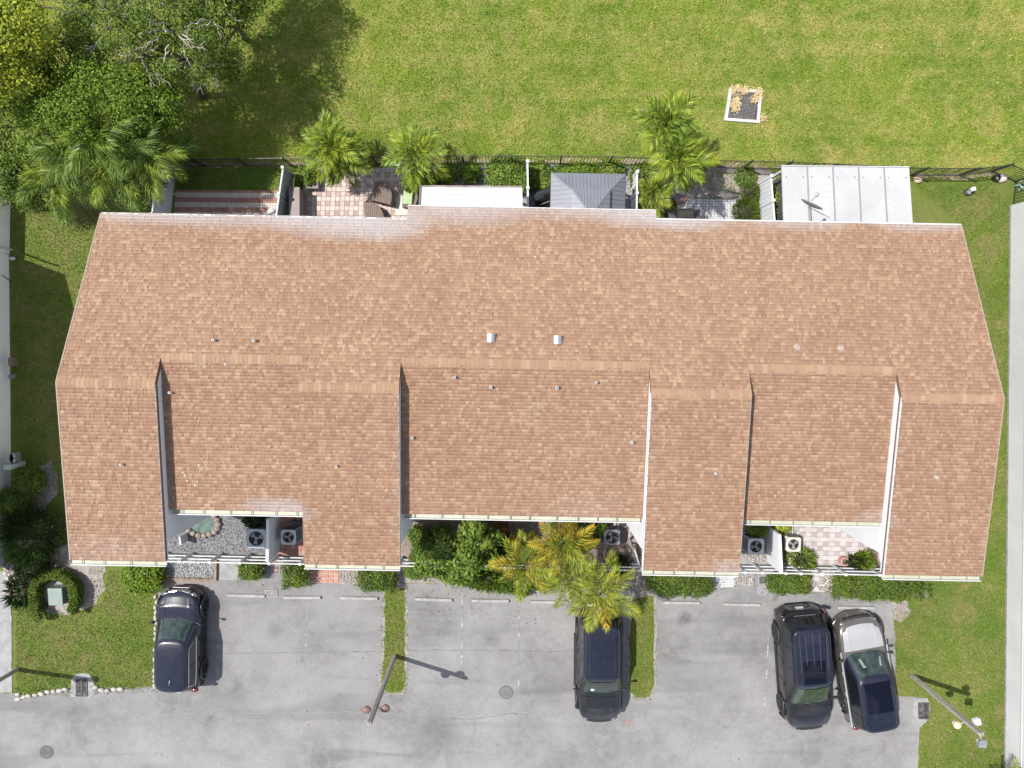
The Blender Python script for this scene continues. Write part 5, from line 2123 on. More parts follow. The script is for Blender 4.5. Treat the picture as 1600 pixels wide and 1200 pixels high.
M_FAN = mat('fan_grey', (0.2, 0.2, 0.205), (0.24, 0.24, 0.245), 5, .5)
air_con((411, 833), 'blue grey air conditioner on white gravel against the yard wall', .80, mat('blue_condenser', (0.27, 0.3, 0.33), (0.31, 0.34, 0.37), 4, .5), .4)
air_con((460, 831), 'pale grey air conditioner on the terracotta court', .62, M_ACB, 1.0)
air_con((952, 831), 'dark grey round topped air conditioner among the garden plants', .66, mat('dark_condenser', (0.16, 0.165, 0.18), (0.2, 0.205, 0.22), 4, .5), .1)
air_con((1171, 845), 'light grey air conditioner on pebbles at the right', .66, M_ACB, 1.3)
air_con((1228, 842), 'beige air conditioner on the pale paved court', .60, mat('beige_condenser', (0.46, 0.42, 0.37), (0.5, 0.46, 0.41), 4, .6), .7)

# ================================================================== CARS
def paint(name, c, rough=.18, metal=0.0):
    if name in MATS:
        return MATS[name]
    t_ = NT(name)
    co_ = t_.obj()
    dust = t_.ramp(t_.noise(co_, 3.0, 5, .7), .4, .8)
    t_.l.new(t_.mix(t_.math('MULTIPLY', dust, .03), c, (.3, .28, .25)), t_.b.inputs['Base Color'])
    t_.b.inputs['Roughness'].default_value = rough
    t_.b.inputs['Metallic'].default_value = metal
    t_.b.inputs['Specular IOR Level'].default_value = .25
    t_.b.inputs['Coat Weight'].default_value = .7
    t_.b.inputs['Coat Roughness'].default_value = .03
    MATS[name] = t_.mat
    return t_.mat


C_TYRE = mat('tyre_rubber', (0.014, 0.014, 0.014), (0.025, 0.025, 0.025), 8, .85)
C_RIMD = mat('dark_alloy', (0.05, 0.05, 0.052), rough=.35, metal=.7)
C_RIML = mat('silver_alloy', (0.35, 0.35, 0.36), rough=.3, metal=.8)
C_TRIM = mat('black_plastic', (0.014, 0.014, 0.015), rough=.55)
C_CHROME = mat('chrome_trim', (0.75, 0.75, 0.77), rough=.12, metal=1.0)
C_GLASS = mat('tinted_glass', (0.008, 0.010, 0.012), rough=.03, spec=.7, coat=.5)
C_WIND = mat('green_windscreen', (0.010, 0.019, 0.016), (0.032, 0.05, 0.044), 4.5, .04, spec=.6, coat=.4)
C_RED = mat('tail_lamp_red', (0.11, 0.006, 0.008), rough=.15, coat=.5)
C_REDD = mat('dark_tail_lamp', (0.03, 0.004, 0.005), rough=.12, coat=.5)
C_LAMP = mat('head_lamp_glass', (0.05, 0.052, 0.058), (0.16, 0.165, 0.175), 9, .08, coat=.5)
C_PLATE = mat('licence_plate', (0.6, 0.6, 0.58), rough=.5)


def sgnpow(x, e):
    return math.copysign(abs(x) ** e, x)


def make_car(name, label, loc, heading, S):
    """S: dimensions and fittings; +Y is forward"""
    car = thing(name, loc, label, S['cat'], None, heading)
    L, W = S['L'], S['W']
    hl, hw = L / 2, W / 2
    zb, belt, hood, roof = S.get('zb', .24), S['belt'], S['hood'], S['roof']
    body_m, roof_m, low_m = S['body'], S['roof_m'], S.get('low', S['body'])
    cowl = S['cowl']            # y of windscreen base
    tail = S['tail']            # y of rear glass base
    rn = S.get('rear_round', .12)
    st = [(-hl, hw * .55, belt - .30), (-hl + .05, hw * .80, belt - .17), (-hl + rn + .10, hw * .94, belt - .05), (-hl + .55, hw * .99, belt),
          (-hl + 1.2, hw, belt), (0.0, hw, belt), (cowl - .3, hw * .995, belt + .0), (cowl, hw * .985, belt), (cowl + (hl - cowl) * .4, hw * .975, hood + .02),
          (hl - .50, hw * .935, hood - .04), (hl - .28, hw * .83, hood - .12), (hl - .10, hw * .62, hood - .24), (hl - .01, hw * .36, hood - .40)]
    nose = S.get('nose', 1.0)
    ring_n = None
    V, F, FM = [], [], []
    for (y, w, zt) in st:
        half = [(0, zb), (w * .82, zb), (w * .965, zb + .09), (w, zb + .30), (w * .992, (zb + zt) / 2 + .12), (w * .975, zt - .10), (w * .93, zt - .025), (w * .8, zt + .012), (w * .4, zt + .034), (0, zt + .04)]
        ring = [(x, y, z) for x, z in half] + [(-x, y, z) for x, z in half[-2:0:-1]]
        ring_n = len(ring)
        V += ring
    for i in range(len(st) - 1):
        for k in range(ring_n):
            a_, b_ = i * ring_n + k, i * ring_n + (k + 1) % ring_n
            F.append((a_, b_, b_ + ring_n, a_ + ring_n))
    F.append(tuple(range(ring_n)))
    F.append(tuple(range((len(st) - 1) * ring_n, len(st) * ring_n))[::-1])
    m_ = MB()
    m_.add(V, [f[::-1] for f in F])
    bd = m_.build('body', [low_m], car, local=True, smooth=True)
    ss = bd.modifiers.new('smooth', 'SUBSURF')
    ss.levels = ss.render_levels = 2

    def topz(x, y):
        for (y0, w0, z0), (y1, w1, z1) in zip(st[:-1], st[1:]):
            if y0 <= y <= y1:
                f = (y - y0) / (y1 - y0)
                w, z = w0 + (w1 - w0) * f, z0 + (z1 - z0) * f
                q_ = min(abs(x) / w, 1)
                return z + .036 - .03 * q_ ** 2 - (.0 if q_ < .8 else (q_ - .8) * .22)
        return belt

    def patch(pname, fn, nu, nv_, m2, parent, off=0.0):
        g = MB()
        vs2 = [fn(i / nu, j / nv_) for j in range(nv_ + 1) for i in range(nu + 1)]
        fs2 = [(j * (nu + 1) + i, j * (nu + 1) + i + 1, (j + 1) * (nu + 1) + i + 1, (j + 1) * (nu + 1) + i) for j in range(nv_) for i in range(nu)]
        g.add(vs2, fs2)
        o_ = g.build(pname, m2, parent, local=True, smooth=True)
        return o_

    # bonnet panel, proud by a panel gap, with crease lines
    hb0, hb1 = cowl + .04, hl - .30
    if S.get('bonnet', True):
        def bon(u, v):
            y = hb0 + (hb1 - hb0) * v
            wmax = hw * (.84 - .10 * v ** 2)
            x = (u - .5) * 2 * wmax
            cre = .014 * math.exp(-((abs(u - .5) - .36) / .03) ** 2)
            return (x, y - .12 * v * (abs(u - .5) * 2) ** 2, topz(x, y) + .014 + cre)
        bn = patch('bonnet', bon, 28, 12, body_m, car)
        for sx in (-1, 1):
            g = MB()
            g.tube([(sx * hw * (.845 - .10 * v ** 2), hb0 + (hb1 - hb0) * v - .12 * v, topz(hw * (.85 - .1 * v * v), hb0 + (hb1 - hb0) * v) + .008) for v in np.linspace(0, 1, 8)], .009, 5)
            g.build('panel_gap', C_TRIM, bn, local=True)

    # cabin: surface of rings between belt and roof
    wr = hw * S.get('roofw', .78)
    wb = hw * .945
    yf0, yf1 = cowl, S['roof_f']
    yr0, yr1 = tail, S['roof_r']
    EXP = S.get('exp', 7.0)

    def ringp(k):
        kb = k ** S.get('tumble', .92)
        return (wb + (wr - wb) * kb, yf0 + (yf1 - yf0) * k, yr0 + (yr1 - yr0) * k, belt - .03 + (roof - belt + .03) * (k - .10 * math.sin(math.pi * k) * 0))

    def front_pt(fx, k, off=0.0):
        w, yf, yr, z = ringp(k)
        yc, h2 = (yf + yr) / 2, (yf - yr) / 2
        y = yc + h2 * (1 - abs(fx) ** EXP) ** (1 / EXP) - .10 * abs(fx) ** 2.2
        nrm = Vector((0, roof - belt, yf0 - yf1)).normalized()
        return Vector((w * fx, y, z)) + nrm * off

    def rear_pt(fx, k, off=0.0):
        w, yf, yr, z = ringp(k)
        yc, h2 = (yf + yr) / 2, (yf - yr) / 2
        y = yc - h2 * (1 - abs(fx) ** EXP) ** (1 / EXP) + .06 * abs(fx) ** 2.2
        nrm = Vector((0, -(roof - belt), yr1 - yr0)).normalized()
        return Vector((w * fx, y, z)) + nrm * off

    def side_pt(sx, fy, k, off=0.0):
        w, yf, yr, z = ringp(k)
        yc, h2 = (yf + yr) / 2, (yf - yr) / 2
        x = w * (1 - abs(fy) ** (EXP * 1.3)) ** (1 / (EXP * 1.3))
        nrm = Vector((sx * (roof - belt), 0, wb - wr)).normalized()
        y = yc + h2 * fy
        if fy > 0:
            y -= .10 * (x / w) ** 2.2 * max(0, fy) ** 6
        else:
            y += .06 * (x / w) ** 2.2 * max(0, -fy) ** 6
        return Vector((sx * x, y, z)) + nrm * off

    NS, NK = 56, 6
    V, F = [], []
    for j in range(NK + 1):
        w, yf, yr, z = ringp(j / NK)
        yc, h2 = (yf + yr) / 2, (yf - yr) / 2
        for i in range(NS):
            a_ = 2 * math.pi * i / NS
            x = w * sgnpow(math.cos(a_), 2 / EXP)
            q_ = sgnpow(math.sin(a_), 2 / EXP)
            y = yc + h2 * q_ - (.10 if q_ > 0 else -.06) * (abs(x) / w) ** 2.2 * abs(q_) ** 6
            V.append((x, y, z))
    for j in range(NK):
        for i in range(NS):
            F.append((j * NS + i, j * NS + (i + 1) % NS, (j + 1) * NS + (i + 1) % NS, (j + 1) * NS + i))
    base = NK * NS
    prev = base
    w, yf, yr, z = ringp(1.0)
    yc = (yf + yr) / 2
    for r_i, (c_, dz_) in enumerate(((.965, .022), (.9, .040), (.7, .060), (.4, .074), (.12, .08))):
        o2 = len(V)
        for i in range(NS):
            x, y, z_ = V[base + i]
            V.append((x * c_, yc + (y - yc) * c_, z + dz_))
        for i in range(NS):
            F.append((prev + i, prev + (i + 1) % NS, o2 + (i + 1) % NS, o2 + i))
        prev = o2
    F.append(tuple(prev + i for i in range(NS)))
    g = MB()
    g.add(V, F)
    for jf in range(len(F)):
        g.m[jf] = 0 if jf < NS * (NK - 1) else 1
    cab = g.build('cabin', [S.get('pillar', body_m), roof_m], car, local=True, smooth=True)

    def roofz(x, y):
        c_ = max(abs(x) / w, abs(y - yc) / ((yf - yr) / 2))
        pts = [(.0, .08), (.12, .08), (.4, .074), (.7, .060), (.9, .040), (.965, .022), (1.0, 0)]
        for (c0_, d0), (c1_, d1) in zip(pts[:-1], pts[1:]):
            if c0_ <= c_ <= c1_:
                return roof + d0 + (d1 - d0) * (c_ - c0_) / (c1_ - c0_)
        return roof

    # glass
    ws_ = patch('windscreen', lambda u, v: front_pt((u - .5) * 1.80, .05 + .86 * v, .012), 16, 6, C_WIND, car)
    g = MB()
    for (xa, xb) in ((-.55, -.02), (.05, .6)):
        g.tube([front_pt(xa, .06, .03), front_pt((xa + xb) / 2, .10, .035), front_pt(xb, .13, .03)], .009, 5)
    g.build('wiper', C_TRIM, ws_, local=True)
    g = MB()
    for xa, xb, rr in ((-.42, -.42, .16), (.42, .42, .16)):
        pass
    rw_ = patch('rear_window', lambda u, v: rear_pt((u - .5) * 1.70, .12 + .76 * v, .012), 16, 6, C_GLASS, car)
    wy = S['windows']
    for sx in (-1, 1):
        for (f0, f1, k0, k1) in wy:
            def sw(u, v, f0=f0, f1=f1, k0=k0, k1=k1, sx=sx):
                fy = f0 + (f1 - f0) * u
                return side_pt(sx, fy, k0 + (k1 - k0) * v, .012)
            patch('side_window', sw, 8, 4, C_GLASS, car)
        if S.get('chrome'):
            f0, f1 = wy[0][0], wy[-1][1]
            k0, k1 = wy[0][2], wy[0][3]
            loop = [side_pt(sx, f0 + (f1 - f0) * i / 14, k0, .018) for i in range(15)] + [side_pt(sx, f1 - (f1 - f0) * i / 14, k1, .018) for i in range(15)]
            loop.append(loop[0])
            g = MB()
            g.tube(loop, .014, 5)
            g.build('window_trim', C_CHROME, car, local=True)
        # mirrors
        mx, my = sx * (hw * .97), cowl - .28
        g = MB()
        g.ball((mx + sx * .11, my, belt + .05), (.115, .07, .075), 10, 6)
        mo = g.build('mirror', S.get('mirror', body_m), car, local=True, smooth=True)
        g = MB()
        g.tube([(mx - sx * .06, my + .04, belt + .01), (mx + sx * .08, my, belt + .04)], .025, 6)
        g.build('mirror_arm', C_TRIM, mo, local=True)
        # lower sill and handles
        g = MB()
        g.box((sx * (hw + .004), -.05, zb + .05), (.05, L * .52, .12))
        g.build('sill', C_TRIM, car, local=True, bevel=.01)
        for hy in (cowl - .95, cowl - 1.85):
            g = MB()
            g.box((sx * (hw * .992 + .008), hy, belt - .14), (.03, .2, .03))
            g.build('door_handle', S.get('handle', body_m), car, local=True, bevel=.008)
        g = MB()
        for hy in (cowl - .08, cowl - 1.1, cowl - 2.05):
            g.tube([(sx * (hw * .995 + .006), hy, zb + .12), (sx * (hw * 1.0 + .008), hy, zb + .34), (sx * (hw * .985 + .006), hy, belt - .12)], .006, 4)
        g.build('door_gap', C_TRIM, car, local=True)
        # lamps
        g = MB()
        g.ball((sx * hw * .64, hl - .27, hood - .20), (.17, .13, .06), 12, 6)
        g.build('headlight', C_LAMP, car, local=True, smooth=True)
        g = MB()
        if S.get('tall_lamp'):
            g.box((sx * hw * .90, -hl + .12, belt - .12), (.14, .12, .5))
        else:
            g.ball((sx * hw * .78, -hl + .15, belt - .12), (.17, .10, .07), 12, 6)
        g.build('tail_light', C_REDD if S.get('tall_lamp') else C_RED, car, local=True, bevel=.02 if S.get('tall_lamp') else 0, smooth=not S.get('tall_lamp'))
    # wheels
    wr_ = S.get('wheel', .36)
    for sx in (-1, 1):
        for yy in (S['axle_f'], S['axle_r']):
            g = MB()
            segs = 28
            prof = [(wr_ * .62, .0), (wr_ * .66, .115), (wr_ * .93, .125), (wr_, .095), (wr_, -.095), (wr_ * .93, -.125), (wr_ * .6, -.12)]
            vs2, fs2 = [], []
            for (r_, dx) in prof:
                for i in range(segs):
                    a_ = 2 * math.pi * i / segs
                    vs2.append((sx * (hw - .10) + sx * dx, yy + r_ * math.cos(a_), wr_ + r_ * math.sin(a_)))
            for j in range(len(prof) - 1):
                for i in range(segs):
                    fs2.append((j * segs + i, j * segs + (i + 1) % segs, (j + 1) * segs + (i + 1) % segs, (j + 1) * segs + i))
            g.add(vs2, fs2)
            wh = g.build('wheel', C_TYRE, car, local=True, smooth=False)
            g = MB()
            for i in range(7):
                a_ = 2 * math.pi * i / 7
                g.beam((sx * (hw - .10 + .09), yy, wr_), (sx * (hw - .10 + .105), yy + wr_ * .66 * math.cos(a_), wr_ + wr_ * .66 * math.sin(a_)), .065, .03, (1, 0, 0))
            g.tube([(sx * (hw - .06), yy, wr_), (sx * (hw + .012), yy, wr_)], .06, 10)
            g.build('rim', S.get('rim', C_RIMD), wh, local=True)
            # wheel arch lip
            g = MB()
            arc_ = [(sx * (hw + .004), yy + (wr_ + .07) * math.cos(a_), wr_ + (wr_ + .06) * math.sin(a_)) for a_ in np.linspace(R(-12), R(192), 18)]
            g.tube(arc_, .05, 6)
            g.build('wheel_arch', S.get('arch', C_TRIM), car, local=True, smooth=True)
    # ends: bumpers bent to the plan of the body
    def bent(pname, y_mid, half_w, sag, z0, z1, thick, m2, sgn):
        g_ = MB()
        n_ = 14
        vs2 = []
        for i in range(n_ + 1):
            x_ = half_w * (2 * i / n_ - 1)
            y_ = y_mid - sgn * sag * abs(x_ / half_w) ** 2.6
            for (dy_, z_) in ((0, z0), (0, z1), (-thick, z1 + .015), (-thick, z0)):
                vs2.append((x_, y_ + sgn * dy_, z_))
        fs2 = [(i * 4 + k, i * 4 + (k + 1) % 4, (i + 1) * 4 + (k + 1) % 4, (i + 1) * 4 + k) for i in range(n_) for k in range(4)]
        fs2 += [(0, 1, 2, 3), (n_ * 4 + 3, n_ * 4 + 2, n_ * 4 + 1, n_ * 4)]
        g_.add(vs2, fs2)
        return g_.build(pname, m2, car, local=True, bevel=.025)

    bent('front_bumper', hl, hw * .93, .36, zb, zb + .24, .30, S.get('bumper', low_m), 1)
    bent('grille', hl - .015, hw * .55, .07, hood - .46, hood - .22, .14, C_TRIM, 1)
    bent('rear_bumper', -hl - .01, hw * .95, .20, zb + .06, zb + .34, .28, S.get('bumper', low_m), -1)
    g = MB()
    g.box((0, -hl + .0, zb + .46), (.32, .03, .14))
    g.build('licence_plate', C_PLATE, car, local=True)
    # roof fittings
    if S.get('sunroof'):
        x0, x1, y0, y1 = S['sunroof']
        patch('sunroof', lambda u, v: (x0 + (x1 - x0) * u, y0 + (y1 - y0) * v, roofz(x0 + (x1 - x0) * u, y0 + (y1 - y0) * v) + .006), 6, 6, C_SUN, car)
    for (rx, y0, y1, rr, lift) in S.get('rails', []):
        for sx in (-1, 1):
            g = MB()
            g.tube([(sx * rx, y0, roofz(rx, y0) + .005), (sx * rx, y0 + .1, roofz(rx, y0 + .1) + lift), (sx * rx, (y0 + y1) / 2, roofz(rx, (y0 + y1) / 2) + lift), (sx * rx, y1 - .1, roofz(rx, y1 - .1) + lift), (sx * rx, y1, roofz(rx, y1) + .005)], rr, 6)
            g.build('roof_rail', S.get('rail_m', C_TRIM), car, local=True)
    for (rx, y0, y1) in S.get('ribs', []):
        g = MB()
        n_ = 8
        g.tube([(rx, y0 + (y1 - y0) * i / n_, roofz(rx, y0 + (y1 - y0) * i / n_) + .004) for i in range(n_ + 1)], .012, 5)
        g.build('roof_rib', S.get('rib_m', roof_m), car, local=True)
    if S.get('spoiler'):
        g = MB()
        yb = yr1 - .02
        g.hexa([(-wr * .9, yb + .14, roof + .01), (-wr * .84, yb - .22, roof - .035), (wr * .84, yb - .22, roof - .035), (wr * .9, yb + .14, roof + .01)],
               [(-wr * .88, yb + .14, roof + .05), (-wr * .82, yb - .20, roof + .012), (wr * .82, yb - .20, roof + .012), (wr * .88, yb + .14, roof + .05)])
        g.build('spoiler', roof_m, car, local=True, bevel=.012)
    if S.get('fins'):
        for fx in S['fins']:
            g = MB()
            zf_ = roofz(fx, yr1 + .45)
            g.hexa([(fx - .02, yr1 + .35, zf_ - .01), (fx + .02, yr1 + .35, zf_ - .01), (fx + .02, yr1 + .55, zf_ - .01), (fx - .02, yr1 + .55, zf_ - .01)],
                   [(fx - .006, yr1 + .35, zf_ + .07), (fx + .006, yr1 + .35, zf_ + .07), (fx + .006, yr1 + .42, zf_ + .07), (fx - .006, yr1 + .42, zf_ + .07)])
            g.build('aerial', C_CHROME if S.get('chrome') else C_TRIM, car, local=True)
    return car, dict(front=front_pt, rear=rear_pt, side=side_pt, roofz=roofz, topz=topz, patch=patch)


def heading(a_, b_):
    """direction from rear point a_ to front point b_ as z rotation of a +Y facing car"""
    d_ = b_ - a_
    return math.atan2(-d_.x, d_.y)


P_BLACK = paint('black_car_paint', (0.005, 0.007, 0.018), .3)  # blue of the mirrored sky mixed into the black base
P_GREY = paint('dark_grey_paint', (0.010, 0.010, 0.013), .3)
P_SILVER = paint('silver_car_paint', (0.36, 0.36, 0.375), .32, .3)
M_RIB = mat('satin_grey_rib', (0.055, 0.055, 0.062), rough=.3)
C_SUN = mat('dark_roof_glass', (0.003, 0.004, 0.010), rough=.06, spec=.25)
P_BRONZE = paint('grey_bronze_paint', (0.12, 0.11, 0.10), .3, .4)

# left: small black crossover, nose to the houses
rp, fp_ = P(273, 1040, 1.6), P(284, 948, 1.0)
hd = heading(rp, fp_)
mid = P(283, 917, .55)
fw = Vector((-math.sin(hd), math.cos(hd), 0))
Lc = 4.42
loc = Vector((0, 0, 0)) + (mid - fw * (Lc / 2))
loc.z = .012
rc = Vector((rp.x, rp.y, 0)) - Vector((loc.x, loc.y, 0))
loc += Vector((1, 0, 0)) * ((rc - fw * rc.dot(fw)).x - .20)
car1, k1 = make_car('black_crossover', 'glossy black crossover with chrome window trim parked by the left lawn', loc, hd,
                    dict(cat='car', L=Lc, W=1.80, belt=.98, hood=.96, roof=1.53, cowl=1.12, tail=-2.12, roof_f=.30, roof_r=-1.86, body=P_BLACK, roof_m=P_BLACK, axle_f=1.35, axle_r=-1.33,
                         windows=[(-.80, -.12, .14, .84), (-.10, .58, .14, .84)], chrome=True, roofw=.74, exp=5.0, fins=(.0,), rim=C_RIMD, arch=P_BLACK, mirror=P_BLACK))
g = MB()
for sx in (-1, 1):
    g.tube([(sx * .12, 2.13, .80), (sx * .42, 2.06, .80), (sx * .68, 1.90, .80), (sx * .80, 1.62, .84)], .012, 6)
g.build('chrome_brow', C_CHROME, car1, local=True)
g = MB()
g.tube([(-.35, 2.21, .62), (.35, 2.21, .62)], .02, 6)
g.build('grille_bar', C_RIMD, car1, local=True)
# pale dashboard reflections are left to the glass; headrests below the rear

# second car: long black 4x4, tail to the houses with a rack at the back
rp, fp_ = P(941, 1020, 1.85), P(937, 1100, 1.12)
hd = heading(rp, fp_)
fw = Vector((-math.sin(hd), math.cos(hd), 0))
Lc = 4.85
nose = P(936, 1128, .85)
loc = nose - fw * (Lc / 2)
loc.z = .012
car2, k2 = make_car('black_offroader', 'long black off road car under the lime palm with a tail rack', loc, hd,
                    dict(cat='car', L=Lc, W=1.86, belt=1.14, hood=1.12, roof=1.80, cowl=1.10, tail=-2.32, roof_f=.20, roof_r=-2.08, body=P_GREY, roof_m=P_BLACK, axle_f=1.52, axle_r=-1.42,
                         windows=[(-.90, -.42, .16, .84), (-.38, .14, .16, .84), (.18, .74, .16, .84)], roofw=.76, exp=8, wheel=.40, rear_round=.06, tall_lamp=True, rails=[(.66, -1.95, .05, .018, .05)],
                         ribs=[(x, -1.9, .0) for x in (-.42, -.25, -.08, .1, .27, .44)], rib_m=P_BLACK))
g = MB()
g.ring((0, 0), .2, .36, -.11, .11, 24)
sp = g.build('spare_wheel', C_TYRE, car2, local=True)
sp.location = (-.1, -2.62, 1.0)
sp.rotation_euler = (R(90), 0, 0)
g = MB()
g.cyl((0, 0), .2, -.05, .06, 16)
g.build('rim', C_RIMD, sp, local=True)
g = MB()
g.box((.0, -2.58, .72), (1.3, .1, .1))
g.box((-.45, -2.66, .95), (.06, .06, .5))
g.box((.45, -2.66, .95), (.06, .06, .5))
g.box((0, -2.70, 1.2), (1.1, .08, .07))
g.build('tail_rack', C_TRIM, car2, local=True)
for sx, w_ in ((-.42, .2), (.38, .34)):
    g = MB()
    g.box((sx, -2.78, 1.24), (w_, .05, .10))
    g.build('rack_reflector', C_PLATE, car2, local=True)
for sx in (-1, 1):
    g = MB()
    g.box((sx * .98, -.1, .42), (.12, 2.3, .05))
    g.build('running_board', C_TRIM, car2, local=True, bevel=.015)
g = MB()
g.ball(k2['front'](.42, .40, .02), (.09, .06, .03), 10, 6)
g.build('dashboard_cover', M_WHITE, car2, local=True)

# third car: big black family 4x4 with roof ribs
rp, fp_ = P(1266, 1010, 1.9), P(1262, 1115, 1.15)
hd = heading(rp, fp_)
fw = Vector((-math.sin(hd), math.cos(hd), 0))
Lc = 5.22
nose = P(1263, 1139, .85)
loc = nose - fw * (Lc / 2)
loc.z = .012
car3, k3 = make_car('black_family_car', 'large black four wheel drive with ribbed roof and sunroof', loc, hd,
                    dict(cat='car', L=Lc, W=1.95, belt=1.18, hood=1.16, roof=1.86, cowl=1.40, tail=-2.50, roof_f=.28, roof_r=-2.16, body=P_GREY, roof_m=P_BLACK, axle_f=1.62, axle_r=-1.48,
                         windows=[(-.88, -.40, .15, .84), (-.36, .18, .15, .84), (.22, .76, .15, .84)], roofw=.77, exp=7, wheel=.41, rear_round=.08, tall_lamp=True, rails=[(.70, -2.0, .1, .016, .03)],
                         ribs=[(x, -2.0, y1) for x, y1 in ((-.56, -.4), (-.28, -.5), (0, -.7), (.28, -.7), (.52, -.4))], rib_m=M_RIB, sunroof=(-.46, .42, -.85, .12), rail_m=P_GREY))
g = MB()
g.box((-.02, -.36, k3['roofz'](0, -.36) + .008), (.86, .02, .010))
g.build('sunroof_bar', P_GREY, car3, local=True)
g = MB()
g.tube([(0, hd * 0 + 2.58, .98), (.0, 2.60, .94)], .05, 8)
g.build('badge', C_CHROME, car3, local=True)
g = MB()
g.tube([k3['rear'](-.5, .10, .02), k3['rear'](.5, .10, .02)], .02, 6)
g.build('tail_handle', C_CHROME, car3, local=True)

# fourth car: silver bonnet, black floating roof, nose to the houses
rp, fp_ = P(1372, 1100, 1.78), P(1343, 985, 1.08)
hd = heading(rp, fp_)
fw = Vector((-math.sin(hd), math.cos(hd), 0))
Lc = 4.86
nose = P(1340, 958, .6)
loc = nose - fw * (Lc / 2)
loc.z = .012
rc = Vector((rp.x, rp.y, 0)) - Vector((loc.x, loc.y, 0))
loc += Vector((1, 0, 0)) * (rc - fw * rc.dot(fw)).x * .8
car4, k4 = make_car('silver_black_car', 'silver luxury four wheel drive with black roof beside the right lawn', loc, hd,
                    dict(cat='car', L=Lc, W=1.95, belt=1.10, hood=1.08, roof=1.78, cowl=1.06, tail=-2.38, roof_f=.20, roof_r=-2.14, body=P_SILVER, roof_m=P_BLACK, low=P_BRONZE, pillar=P_BLACK, axle_f=1.55, axle_r=-1.38,
                         windows=[(-.90, -.42, .10, .88), (-.40, .12, .10, .88), (.14, .72, .10, .88)], roofw=.74, exp=6, wheel=.40, sunroof=(-.52, .52, -1.3, .0), fins=(-.05, .06), mirror=C_TRIM))
for sx in (-1, 1):
    g = MB()
    pts_ = [(sx * (1.01 * .955), y_, 1.075) for y_ in np.linspace(-2.15, 1.1, 12)]
    g.tube(pts_, .035, 6)
    g.build('shoulder_line', P_SILVER, car4, local=True)
g = MB()
g.hexa([k4['front'](-.45, .30, .016), k4['front'](.62, .30, .016), k4['front'](.56, .62, .016), k4['front'](-.40, .62, .016)],
       [k4['front'](-.45, .30, .02), k4['front'](.62, .30, .02), k4['front'](.56, .62, .02), k4['front'](-.40, .62, .02)])
o = g.build('sun_shade', mat('pale_shade', (0.13, 0.16, 0.145), (0.25, 0.28, 0.26), 7, .2, spec=.6), car4, local=True)
g = MB()
for k_ in (-.28, .28):
    g.tube([(k_, .03 + 2.39, .78), (k_ * 2.2, 2.30, .80)], .02, 6)
g.build('grille_bar', C_TRIM, car4, local=True)

# ================================================================== PALMS
def frond_arrays(L, n_leaf, ll, lw, droop, vee, rise=.25, base=.12, curl=.9):
    """one feather frond along +X from the origin: drooping midrib and two rows of leaflets"""
    V, F = [], []

    def mid(t_):
        return Vector((L * (t_ - .08 * t_ * t_), 0, L * (rise * t_ - droop * t_ ** 2.0)))

    n = 9
    pts_ = [mid(i / n) for i in range(n + 1)]
    m_ = MB()
    m_.tube(pts_, [.022 * (1 - .8 * i / n) for i in range(n + 1)], 4, False)
    V += [tuple(p) for p in m_.v]
    F += [f for f in m_.f]
    for i in range(n_leaf):
        t_ = base + (1 - base) * (i + .5) / n_leaf
        p_ = mid(t_)
        tg = (mid(min(1, t_ + .02)) - mid(t_ - .02)).normalized()
        prof = math.sin(math.pi * min(1, (.18 + .82 * (t_ - base) / (1 - base)) ** .8)) ** .6
        l_ = ll * max(.35, prof) * random.uniform(.88, 1.1)
        for sx in (-1, 1):
            out = (Vector((0, sx, 0)) * (1 - .45 * t_) + tg * (.35 + .9 * t_) + Vector((0, 0, vee * random.uniform(.7, 1.3)))).normalized()
            wdir = out.cross(Vector((0, 0, 1))).normalized() * lw / 2
            wdir = wdir + Vector((0, 0, random.uniform(-.3, .3) * lw))
            a_ = p_
            b_ = p_ + out * l_ * .5
            c_ = p_ + out * l_ + Vector((0, 0, -l_ * curl * random.uniform(.5, 1.0) * .5))
            o_ = len(V)
            V += [tuple(a_ - wdir * .35), tuple(a_ + wdir * .35), tuple(b_ + wdir), tuple(b_ - wdir), tuple(c_)]
            F += [(o_, o_ + 1, o_ + 2, o_ + 3), (o_ + 3, o_ + 2, o_ + 4)]
    return V, F


def frond_mesh(m_, tint, **kw):
    V, F = frond_arrays(**kw)
    me = bpy.data.meshes.new('frond')
    me.from_pydata(V, [], F)
    me.materials.append(m_)
    at_ = me.attributes.new('tint', 'FLOAT_COLOR', 'POINT')
    c_ = np.ones((len(V), 4), dtype=np.float32)
    n_ = len(V)
    b_ = np.repeat(rng.uniform(.5, 1.4, (n_ // 5 + 1, 1)), 5, axis=0)[:n_]
    # leaf tips of an old frond are dry: a trait of the leaf, brighter and yellower outwards
    x_ = np.array([v[0] for v in V])
    dry = (x_ / max(x_.max(), .01))[:, None] * tint[3]
    c_[:, :3] = b_ * (np.array(tint[:3])[None, :] * (1 - dry) + np.array((1.55, 1.25, .9))[None, :] * dry)
    at_.data.foreach_set('color', c_.ravel())
    me.update()
    return me


